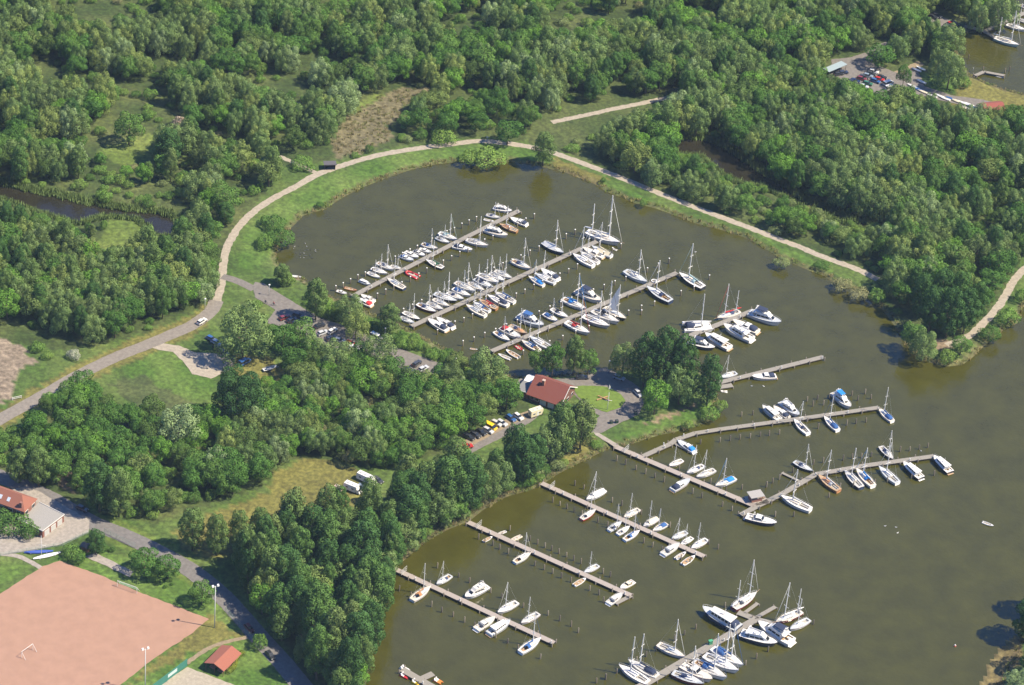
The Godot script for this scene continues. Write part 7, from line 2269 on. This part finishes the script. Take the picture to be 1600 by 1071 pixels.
# ------------------------------------------------------------------ small things
func build_small_things() -> void:
	var white := mt(0.66, 0.65, 0.62, 0.5)
	var grey := mt(0.42, 0.43, 0.43, 0.5)
	var dark := mt(0.05, 0.05, 0.05, 0.7)
	var s: SurfaceTool
	# goals
	for k in 2:
		var a: Vector2 = AT["goal%d_a" % (k + 1)]
		var b: Vector2 = AT["goal%d_b" % (k + 1)]
		var d := (b - a)
		var w := d.length()
		var t := thing("football_goal", "white football goal with net at the far side of the cinder pitch" if k == 0 else "white football goal out on the cinder pitch", "goal", v3((a + b) * 0.5, LAND + 0.05), -d.angle(), "football goals")
		for sd in [-1.0, 1.0]:
			s = S()
			tube(s, Vector3(sd * w * 0.5, 0, 0), Vector3(sd * w * 0.5, 2.44, 0), 0.065, 0.065, 6)
			part("post", fin(s), white, t)
			s = S()
			tube(s, Vector3(sd * w * 0.5, 2.4, 0), Vector3(sd * w * 0.5, 0.05, -1.6 if k == 0 else 1.6), 0.05, 0.05, 5)
			part("stay", fin(s), white, t)
		s = S()
		tube(s, Vector3(-w * 0.5, 2.44, 0), Vector3(w * 0.5, 2.44, 0), 0.065, 0.065, 6)
		part("crossbar", fin(s), white, t)
		if k == 0:
			s = S()
			for i in 15: tube(s, Vector3(lerpf(-w, w, i / 14.0) * 0.5, 2.4, 0), Vector3(lerpf(-w, w, i / 14.0) * 0.5, 0.05, -1.6), 0.018, 0.018, 3, false)
			for i in 6: tube(s, Vector3(-w * 0.5, 2.4 - i * 0.47, -0.32 * i), Vector3(w * 0.5, 2.4 - i * 0.47, -0.32 * i), 0.018, 0.018, 3, false)
			part("net", fin(s), mt(0.35, 0.5, 0.4, 0.9), t)
	# floodlights
	for k in 2:
		var t := thing("floodlight_mast", "tall floodlight mast at the right corner of the cinder pitch" if k == 0 else "tall floodlight mast at the bottom edge of the pitch", "floodlight", v3(AT["flood_%d" % (k + 1)]), 0.5, "pitch floodlights")
		s = S(true)
		tube(s, Vector3(0, 0, 0), Vector3(0, 16.6, 0), 0.20, 0.11, 8)
		part("pole", fin(s), mt(0.55, 0.56, 0.55, 0.5), t)
		s = S()
		tube(s, Vector3(-0.9, 16.5, 0), Vector3(0.9, 16.5, 0), 0.07, 0.07, 5)
		part("crossarm", fin(s), grey, t)
		for sd in [-0.85, 0.85]:
			s = S()
			block(s, sd - 0.35, sd + 0.35, 0.35, 0.35, 16.5, sd - 0.3, sd + 0.3, 0.2, 0.2, 17.1)
			part("lamp", fin(s), white, t)
	# lamps, flagpoles
	var post := [["street_lamp", "lamp_1", "lamp post at the shady corner above the round lawn", 5.0], ["street_lamp", "lamp_2", "lamp post at the upper parking lot mouth", 4.5], ["street_lamp", "lamp_3", "lamp post near the root of the middle basin pier", 4.5], ["street_lamp", "lamp_4", "lamp post beside the left road junction", 4.5], ["street_lamp", "lamp_5", "lamp post at the lower parking lot end", 4.5], ["flagpole", "flag_1", "white flagpole with yardarm beside the hut pier path", 11.5], ["flagpole", "flag_2", "slender pole on the round lawn", 7.5], ["flagpole", "pole_1", "white pole beside the garage fence", 8.5]]
	for e in post:
		var t := thing(e[0], e[2], "lamp post" if e[0] == "street_lamp" else "flagpole", v3(AT[e[1]]))
		s = S(true)
		tube(s, Vector3.ZERO, Vector3(0, e[3], 0), 0.11, 0.06, 7)
		part("pole", fin(s), white if e[0] == "flagpole" else grey, t)
		s = S(true)
		if e[0] == "street_lamp":
			tube(s, Vector3(0, e[3], 0), Vector3(0, e[3] + 0.25, 0), 0.32, 0.38, 8)
			tube(s, Vector3(0, e[3] + 0.25, 0), Vector3(0, e[3] + 0.4, 0), 0.38, 0.1, 8)
			part("lamp_head", fin(s), white, t)
		else:
			tube(s, Vector3(-1.3, e[3] * 0.55, 0), Vector3(1.3, e[3] * 0.55, 0), 0.06, 0.06, 5)
			part("yard", fin(s), white, t)
	# fences
	fence("green mesh fence between the pitch lawn and lower street", AT.fence_a, AT.fence_b, 2.0)
	fence("mesh fence between lawn and street beside the forecourt", AT.fence_c, AT.fence_d, 2.0)
	fence("mesh fence below the forecourt, left part", AT.fence_e, AT.fence_f, 1.4)
	fence("mesh fence below the forecourt, right part", AT.fence_f, AT.fence_g, 1.4)
	# wind screen of the sand court
	var wa: Vector2 = AT.wind_a
	var wb: Vector2 = AT.wind_b
	var wd := wb - wa
	var ws := thing("wind_screen", "green fabric wind screen with banner along the sand court", "screen", v3(wa), -wd.angle())
	var nsec := 5
	for i in nsec:
		s = S()
		box(s, Vector3((i + 0.5) * wd.length() / nsec, 1.5, 0), Vector3(wd.length() / nsec - 0.08, 2.9, 0.05))
		part("panel", fin(s), mt(0.035, 0.17, 0.13, 0.85), ws)
	for i in nsec + 1:
		s = S()
		tube(s, Vector3(i * wd.length() / nsec, 0, 0), Vector3(i * wd.length() / nsec, 3.1, 0), 0.07, 0.07, 6)
		part("post", fin(s), mt(0.06, 0.16, 0.13, 0.7), ws)
	s = S()
	box(s, Vector3(wd.length() * 0.42, 1.7, 0.06 if wd.angle() > 0 else -0.06), Vector3(4.2, 1.2, 0.03))
	box(s, Vector3(wd.length() * 0.42, 1.7, 0.0), Vector3(4.2, 1.2, 0.14))
	part("banner", fin(s), mt(0.42, 0.52, 0.50, 0.8), ws)
	# clipped hedge beside the pavilion
	var ha: Vector2 = AT.hedge_a
	var hb: Vector2 = AT.hedge_b
	var hd := hb - ha
	var lob := []
	for i in 14: lob.append([Vector3(hd.length() * (i + 0.5) / 14.0, 0.7, 0.5 * sin(i * 0.5)), Vector3(0.9, 0.9, 0.9)])
	var hg := thing("clipped_hedge", "bright yellow green hedge curving along the pavilion", "hedge", v3(ha), -hd.angle())
	part("foliage", leaf_crown(lob, 22.0, 0.26, 991, 0.0), leaf_mat(Color(0.20, 0.24, 0.025), "leaf_hedge"), hg)
	# bins, carved anchor and small sail on the lawn
	for k in 3:
		var at: Vector2 = [AT.bins, AT.bins + Vector2(1.9, -0.6), AT.bin_2][k]
		var t := thing("waste_bin", ["left of two dark green bins beside the turning circle", "right of two dark green bins beside the turning circle", "single dark bin at the right edge of turning circle"][k], "bin", v3(at), 0.4, "waste bins")
		s = S()
		block(s, -0.42, 0.42, 0.42, 0.42, 0.0, -0.5, 0.5, 0.5, 0.5, 1.15)
		part("body", fin(s), mt(0.02, 0.055, 0.035, 0.6), t)
		s = S()
		block(s, -0.53, 0.53, 0.53, 0.53, 1.15, -0.45, 0.45, 0.45, 0.45, 1.28)
		part("lid", fin(s), mt(0.03, 0.035, 0.035, 0.6), t)
	var an := thing("wooden_anchor", "large wooden anchor lying on the round lawn", "sculpture", v3(AT.anchor, LAND + 0.1), 0.1)
	s = S()
	box(s, Vector3(0, 0.35, 0), Vector3(4.6, 0.35, 0.35), 0.5)
	part("shank", fin(s), mt(0.36, 0.21, 0.10, 0.9), an)
	s = S()
	box(s, Vector3(0, 0.62, 0.0), Vector3(3.6, 0.3, 0.3), -0.6)
	part("stock", fin(s), mt(0.36, 0.21, 0.10, 0.9), an)
	s = S()
	box(s, Vector3(1.4, 0.3, 0.7), Vector3(2.6, 0.5, 0.5), -0.5)
	part("fluke", fin(s), mt(0.16, 0.10, 0.06, 0.9), an)
	var sg := thing("small_sail_marker", "small white sail shaped marker at the lawn edge", "marker", v3(AT.sailsign, LAND + 0.1), 0.3)
	s = S()
	for zz in [-0.04, 0.04]: tri(s, Vector3(-0.6, 0, zz), Vector3(0.6, 0, zz), Vector3(-0.5, 2.2, zz))
	quad(s, Vector3(0.6, 0, -0.04), Vector3(0.6, 0, 0.04), Vector3(-0.5, 2.2, 0.04), Vector3(-0.5, 2.2, -0.04))
	part("sail", fin(s), white, sg)
	# stored rowing boats
	for k in 2:
		var t := thing("covered_rowing_boat", "long blue tarpaulin covered boat beside the garage" if k == 0 else "long white upturned boat beside the blue tarpaulin", "boat", v3(AT["rack_%d" % (k + 1)]), 0.22 if k == 0 else 0.5, "stored rowing boats")
		s = S(true)
		var rings := []
		for i in 9:
			var u := i / 8.0
			var w := 0.75 * pow(sin(PI * clampf(u, 0.03, 0.97)), 0.6)
			var ring := []
			for j in 7:
				var a := PI * j / 6.0
				ring.append(Vector3(lerpf(-4.6, 4.6, u), 0.35 + 0.6 * sin(a) * (0.5 + 0.5 * w), cos(a) * w))
			rings.append(ring)
		loft(s, rings)
		part("cover", fin(s), mt(0.03, 0.07, 0.30, 0.7) if k == 0 else white, t)
		s = S()
		for x in [-2.5, 2.5]: box(s, Vector3(x, 0.2, 0), Vector3(0.15, 0.4, 1.4))
		part("trestle", fin(s), grey, t)
	# dry stored dinghies of the far yard
	var yb := pts(YARD_BOATS)
	for k in yb.size():
		var t := thing("stored_dinghy", "small covered dinghy in the row on the far boat yard" if k < 11 else "small dinghy under the far harbour trees", "dinghy", v3(yb[k], LAND + 0.25), 2.6 + rng.randf_range(-0.15, 0.15), "dinghies stored in the far yard" if k < 11 else "dinghies under the far trees")
		t.scale = Vector3.ONE * 0.46
		var hm := paint(["white", "white", "white", "blue", "cream"][k % 5])
		part("hull", hull_set("open").hull, paint("white"), t).scale.z = 0.8
		part("cover", hull_set("sail").deck if false else hull_set("open").deck, hm, t).scale.z = 0.8
		s = S()
		block(s, -4.4, 2.6, 1.2, 1.0, 0.8, -4.2, 2.4, 0.3, 0.3, 1.35)
		part("tarpaulin", fin(s), hm, t)
	var tb := thing("boat_trailer", "grey boat on a road trailer on the dry grass", "trailer", v3(AT.trailer, LAND + 0.5), 0.6)
	tb.scale = Vector3.ONE * 0.55
	part("hull", hull_set("open").hull, paint("grey"), tb)
	part("deck", hull_set("open").deck, paint("white"), tb)
	s = S()
	for sd in [-1.6, 1.6]: tube(s, Vector3(-1.0, -0.35, sd - 0.15), Vector3(-1.0, -0.35, sd + 0.15), 0.6, 0.6, 12)
	part("wheel", fin(s), dark, tb)
	s = S()
	box(s, Vector3(0.5, -0.35, 0), Vector3(11.0, 0.2, 0.3))
	part("frame", fin(s), grey, tb)
	# pedal boats
	var pc := [["white", "white float boat at the pedal boat jetty"], ["red", "red pedal boat at the jetty on the bottom edge"], ["yellow", "yellow pedal boat cut by the bottom edge"], ["wood", "orange pedal boat at the outer end of jetty"]]
	for k in 4:
		var t := thing("pedal_boat", pc[k][1], "boat", v3(AT["pedal_%d" % k], 0.0), -0.55, "pedal boats")
		var pm := paint(pc[k][0]) if pc[k][0] != "wood" else mt(0.62, 0.20, 0.03, 0.3, 0.4)
		for sd in [-0.55, 0.55]:
			s = S()
			block(s, -1.5, 1.4, 0.3, 0.22, -0.1, -1.5, 1.7, 0.28, 0.1, 0.4)
			part("float", fin(s), pm, t).position.z = sd
		s = S()
		box(s, Vector3(-0.1, 0.45, 0), Vector3(2.6, 0.12, 1.5))
		part("deck", fin(s), pm, t)
		for sd in [-0.4, 0.4]:
			s = S()
			block(s, -0.7, 0.0, 0.28, 0.28, 0.5, -0.8, -0.1, 0.28, 0.28, 0.65)
			block(s, -0.9, -0.7, 0.28, 0.28, 0.5, -1.1, -0.95, 0.26, 0.26, 1.15)
			part("seat", fin(s), white, t).position.z = sd
	var bb := thing("beached_dinghy", "white dinghy pulled up on the small beach", "dinghy", v3(AT.beachboat, 0.15), -0.1)
	bb.scale = Vector3.ONE * 0.36
	for k in ["hull", "deck", "cockpit"]: part(k, hull_set("open")[k], paint("white"), bb)
	# buoy, life ring
	var bu := thing("buoy", "red and white buoy alone on the water lower right", "buoy", v3(AT.buoy_1, 0.0))
	s = S(true)
	tube(s, Vector3(0, -0.2, 0), Vector3(0, 0.35, 0), 0.38, 0.38, 10)
	part("float", fin(s), mt(0.62, 0.10, 0.07, 0.4), bu)
	s = S(true)
	tube(s, Vector3(0, 0.35, 0), Vector3(0, 0.75, 0), 0.34, 0.08, 10)
	part("top", fin(s), white, bu)
	var ri := thing("float_ring", "white hose coiled in a ring on the lowest basin pier", "ring", v3(AT.ring, 0.98))
	s = S(true)
	for i in 16:
		var a := TAU * i / 16.0
		var b := TAU * (i + 1) / 16.0
		tube(s, Vector3(cos(a) * 0.95, 0.2, sin(a) * 0.95), Vector3(cos(b) * 0.95, 0.2, sin(b) * 0.95), 0.19, 0.19, 8, false)
	part("coil", fin(s), white, ri)
	# white gate and path sign
	var gl := thing("field_gate", "white bar gate at the sandy patch beside the left road", "gate", v3(AT.gate_l), 0.5)
	s = S()
	for x in [-1.6, 1.6]: tube(s, Vector3(x, 0, 0), Vector3(x, 1.2, 0), 0.09, 0.09, 6)
	part("post", fin(s), white, gl)
	s = S()
	for y in [0.5, 1.05]: box(s, Vector3(0, y, 0), Vector3(3.2, 0.14, 0.08))
	part("bar", fin(s), white, gl)
	var si := thing("path_sign", "small white sign on a post at the path bend", "sign", v3(AT.sign_1), 0.1)
	s = S()
	tube(s, Vector3.ZERO, Vector3(0, 1.9, 0), 0.05, 0.05, 5)
	part("post", fin(s), grey, si)
	s = S()
	box(s, Vector3(0, 1.7, 0.06), Vector3(0.7, 0.5, 0.04))
	part("board", fin(s), white, si)
	# birds resting on the water
	var bp := pts(BIRDS)
	for k in bp.size():
		var t := thing("white_bird", "white bird resting on the harbour water", "bird", v3(bp[k], 0.0), rng.randf() * TAU, "birds on the water")
		s = S(true)
		var rings := []
		for e in [[-0.42, 0.02, 0.14], [-0.2, 0.13, 0.1], [0.05, 0.17, 0.1], [0.22, 0.12, 0.16], [0.30, 0.06, 0.30], [0.38, 0.075, 0.36], [0.47, 0.01, 0.34]]:
			var ring := []
			for i in 8:
				var a := TAU * i / 8.0
				ring.append(Vector3(e[0], e[2] + sin(a) * e[1], cos(a) * e[1]))
			rings.append(ring)
		loft(s, rings, true)
		part("body", fin(s), white, t)
	# ducks rafting in the calm corner of the basin
	for k in 26:
		var dp: Vector2 = AT.ducks + Vector2(rng.randfn() * 3.2, rng.randfn() * 2.8)
		var t := thing("duck", "small dark duck in the flock at the left basin end", "duck", v3(dp, 0.0), rng.randf() * TAU, "ducks at the left basin end")
		s = S(true)
		var rings := []
		for e in [[-0.34, 0.03, 0.14], [-0.15, 0.13, 0.10], [0.08, 0.14, 0.10], [0.2, 0.07, 0.2], [0.26, 0.075, 0.3], [0.38, 0.01, 0.28]]:
			var ring := []
			for i in 8:
				var a := TAU * i / 8.0
				ring.append(Vector3(e[0], e[2] + sin(a) * e[1], cos(a) * e[1]))
			rings.append(ring)
		loft(s, rings, true)
		part("body", fin(s), mt(0.05, 0.055, 0.06, 0.7) if k % 3 else mt(0.3, 0.3, 0.3, 0.7), t)
	var gb := thing("green_cabinet", "green service cabinet on the bottom edge pier", "cabinet", v3(AT.cabinet, 0.95), 0.5)
	s = S()
	box(s, Vector3(0, 0.7, 0), Vector3(1.2, 1.4, 0.8))
	part("body", fin(s), mt(0.04, 0.22, 0.11, 0.5), gb)
	s = S()
	box(s, Vector3(0, 1.45, 0), Vector3(1.35, 0.1, 0.95))
	part("lid", fin(s), mt(0.06, 0.3, 0.15, 0.5), gb)
	# people
	person("person in dark clothes riding a bicycle, left of the two on the parking lot", AT.cyc_1, true, [0.05, 0.05, 0.07], 2.9)
	person("person in red top riding a bicycle, right of the two on the parking lot", AT.cyc_2, true, [0.22, 0.06, 0.06], 2.9)
	person("person in dark jacket walking on the gravel path", AT.walk_1, false, [0.04, 0.05, 0.08], 0.3)
	person("person in light top walking on the gravel path near the bend", AT.walk_2, false, [0.45, 0.40, 0.38], 0.3)

func fence(label: String, a: Vector2, b: Vector2, h: float) -> void:
	var d := b - a
	var t := thing("mesh_fence", label, "fence", v3(a), -d.angle(), "mesh fences")
	var n := maxi(1, int(d.length() / 2.5))
	var pm := mt(0.20, 0.26, 0.22, 0.6)
	for i in n + 1:
		var s := S()
		tube(s, Vector3(d.length() * i / n, 0, 0), Vector3(d.length() * i / n, h, 0), 0.05, 0.05, 5)
		part("post", fin(s), pm, t)
	for i in n:
		var s := S()
		var x0 := d.length() * i / n
		var l := d.length() / n
		for k in 11: tube(s, Vector3(x0 + l * k / 10.0, 0.05, 0), Vector3(x0 + l * k / 10.0, h - 0.05, 0), 0.014, 0.014, 3, false)
		for k in 8: tube(s, Vector3(x0, 0.05 + (h - 0.1) * k / 7.0, 0), Vector3(x0 + l, 0.05 + (h - 0.1) * k / 7.0, 0), 0.014, 0.014, 3, false)
		part("mesh_panel", fin(s), pm, t)

# a small figure meshed from a smooth union of tapered bones
func person(label: String, at: Vector2, riding: bool, top: Array, turn: float) -> void:
	var t := thing("person", label, "person", v3(at, LAND + 0.12), turn, "people outdoors")
	var bones := []
	var hip := Vector3(0, 0.92, 0)
	if riding:
		hip = Vector3(-0.15, 0.98, 0)
		var chest := Vector3(0.12, 1.38, 0)
		bones = [[hip, chest, 0.15, 0.17], [chest, Vector3(0.24, 1.56, 0), 0.07, 0.06], [Vector3(0.28, 1.70, 0), Vector3(0.30, 1.74, 0), 0.105, 0.10]]
		for sd in [-1.0, 1.0]:
			var kn := Vector3(0.28, 0.78 + 0.14 * sd, 0.11 * sd)
			bones.append([hip + Vector3(0, 0, 0.09 * sd), kn, 0.095, 0.07])
			bones.append([kn, Vector3(0.08, 0.38 + 0.14 * sd, 0.12 * sd), 0.065, 0.045])
			bones.append([Vector3(0.08, 0.36 + 0.14 * sd, 0.12 * sd), Vector3(0.22, 0.33 + 0.14 * sd, 0.12 * sd), 0.045, 0.035])
			bones.append([chest + Vector3(0.04, 0.07, 0.18 * sd), Vector3(0.32, 1.22, 0.24 * sd), 0.06, 0.045])
			bones.append([Vector3(0.32, 1.22, 0.24 * sd), Vector3(0.52, 1.1, 0.22 * sd), 0.045, 0.035])
	else:
		var chest := Vector3(0.02, 1.34, 0)
		bones = [[hip, chest, 0.15, 0.17], [chest, Vector3(0.03, 1.52, 0), 0.07, 0.06], [Vector3(0.05, 1.62, 0), Vector3(0.05, 1.68, 0), 0.10, 0.105]]
		for sd in [-1.0, 1.0]:
			var kn := Vector3(0.14 * sd, 0.49, 0.09 * sd)
			bones.append([hip + Vector3(0, 0, 0.09 * sd), kn, 0.095, 0.065])
			bones.append([kn, Vector3(0.24 * sd - 0.06, 0.08, 0.09 * sd), 0.06, 0.045])
			bones.append([Vector3(0.24 * sd - 0.06, 0.05, 0.09 * sd), Vector3(0.24 * sd + 0.1, 0.04, 0.09 * sd), 0.045, 0.035])
			bones.append([chest + Vector3(0, 0.09, 0.19 * sd), Vector3(-0.1 * sd, 1.12, 0.25 * sd), 0.058, 0.045])
			bones.append([Vector3(-0.1 * sd, 1.12, 0.25 * sd), Vector3(-0.05 * sd + 0.06, 0.88, 0.25 * sd), 0.045, 0.035])
	var cell := 0.045
	var mn := Vector3(-0.6, -0.02, -0.45)
	var nx := 28
	var ny := 43
	var nz := 20
	var f := PackedFloat32Array()
	f.resize(nx * ny * nz)
	for k in nz:
		for j in ny:
			for i in nx:
				var p := mn + Vector3(i, j, k) * cell
				var v := 9.0
				for b in bones:
					var ab: Vector3 = b[1] - b[0]
					var u := clampf((p - b[0]).dot(ab) / maxf(ab.length_squared(), 1e-6), 0.0, 1.0)
					var q := p.distance_to(b[0] + ab * u) - lerpf(b[2], b[3], u)
					var hh := maxf(0.05 - absf(v - q), 0.0) / 0.05
					v = minf(v, q) - hh * hh * 0.05 * 0.25
				f[(k * ny + j) * nx + i] = v
	var vid := {}
	var vs := PackedVector3Array()
	for k in nz - 1:
		for j in ny - 1:
			for i in nx - 1:
				var sum := Vector3.ZERO
				var cnt := 0
				var val := []
				for c in 8: val.append(f[((k + (c >> 2)) * ny + j + ((c >> 1) & 1)) * nx + i + (c & 1)])
				for e in [[0, 1], [2, 3], [4, 5], [6, 7], [0, 2], [1, 3], [4, 6], [5, 7], [0, 4], [1, 5], [2, 6], [3, 7]]:
					var a: float = val[e[0]]
					var b: float = val[e[1]]
					if (a < 0.0) != (b < 0.0):
						var pa := Vector3(e[0] & 1, (e[0] >> 1) & 1, e[0] >> 2)
						var pb := Vector3(e[1] & 1, (e[1] >> 1) & 1, e[1] >> 2)
						sum += pa.lerp(pb, a / (a - b))
						cnt += 1
				if cnt:
					vid[Vector3i(i, j, k)] = vs.size()
					vs.append(mn + (Vector3(i, j, k) + sum / cnt) * cell)
	var st := SurfaceTool.new()
	st.begin(Mesh.PRIMITIVE_TRIANGLES)
	for v in vs:
		var col := Color(0.05, 0.06, 0.09)
		if v.y > 0.93: col = Color(top[0], top[1], top[2])
		if v.y > (1.56 if riding else 1.5): col = Color(0.42, 0.26, 0.19)
		if v.y > (1.72 if riding else 1.67): col = Color(0.06, 0.04, 0.03)
		st.set_color(col)
		st.add_vertex(v)
	for k in range(1, nz - 1):
		for j in range(1, ny - 1):
			for i in range(1, nx - 1):
				var a := f[(k * ny + j) * nx + i] < 0.0
				for ax in 3:
					var o: Vector3i = [Vector3i(1, 0, 0), Vector3i(0, 1, 0), Vector3i(0, 0, 1)][ax]
					var b := f[((k + o.z) * ny + j + o.y) * nx + i + o.x] < 0.0
					if a == b: continue
					var u: Vector3i = [Vector3i(0, 1, 0), Vector3i(0, 0, 1), Vector3i(1, 0, 0)][ax]
					var w: Vector3i = [Vector3i(0, 0, 1), Vector3i(1, 0, 0), Vector3i(0, 1, 0)][ax]
					var c := Vector3i(i, j, k)
					var q := [c, c - u, c - u - w, c - w]
					var ok := true
					for e in q:
						if not vid.has(e): ok = false
					if not ok: continue
					var order := [0, 1, 2, 0, 2, 3] if not a else [0, 2, 1, 0, 3, 2]
					for e in order: st.add_index(vid[q[e]])
	st.generate_normals()
	var m := StandardMaterial3D.new()
	m.vertex_color_use_as_albedo = true
	m.roughness = 0.85
	part("body", st.commit(), m, t)
	if riding:
		var bike := thing("bicycle", label.replace("person in dark clothes riding a bicycle", "bicycle under the rider in dark clothes").replace("person in red top riding a bicycle", "bicycle under the rider in red top"), "bicycle", v3(at, LAND + 0.12), turn, "bicycles")
		for x in [-0.5, 0.55]:
			var s := S(true)
			for i in 16:
				var a := TAU * i / 16.0
				var b := TAU * (i + 1) / 16.0
				tube(s, Vector3(x + cos(a) * 0.33, 0.34 + sin(a) * 0.33, 0), Vector3(x + cos(b) * 0.33, 0.34 + sin(b) * 0.33, 0), 0.025, 0.025, 5, false)
			part("wheel", fin(s), mt(0.02, 0.02, 0.02, 0.8), bike)
		var s := S()
		for e in [[Vector3(-0.5, 0.34, 0), Vector3(0.02, 0.32, 0)], [Vector3(0.02, 0.32, 0), Vector3(-0.14, 0.86, 0)], [Vector3(-0.5, 0.34, 0), Vector3(-0.12, 0.78, 0)], [Vector3(-0.12, 0.78, 0), Vector3(0.42, 0.84, 0)], [Vector3(0.02, 0.32, 0), Vector3(0.42, 0.8, 0)], [Vector3(0.55, 0.34, 0), Vector3(0.40, 1.0, 0)]]: tube(s, e[0], e[1], 0.025, 0.025, 5)
		part("frame", fin(s), mt(0.15, 0.15, 0.17, 0.4, 0.3), bike)
		s = S()
		tube(s, Vector3(0.45, 1.06, -0.27), Vector3(0.45, 1.06, 0.27), 0.02, 0.02, 5)
		part("handlebar", fin(s), mt(0.1, 0.1, 0.1, 0.4), bike)
		s = S()
		box(s, Vector3(-0.16, 0.89, 0), Vector3(0.26, 0.06, 0.16))
		part("saddle", fin(s), mt(0.03, 0.03, 0.03, 0.7), bike)
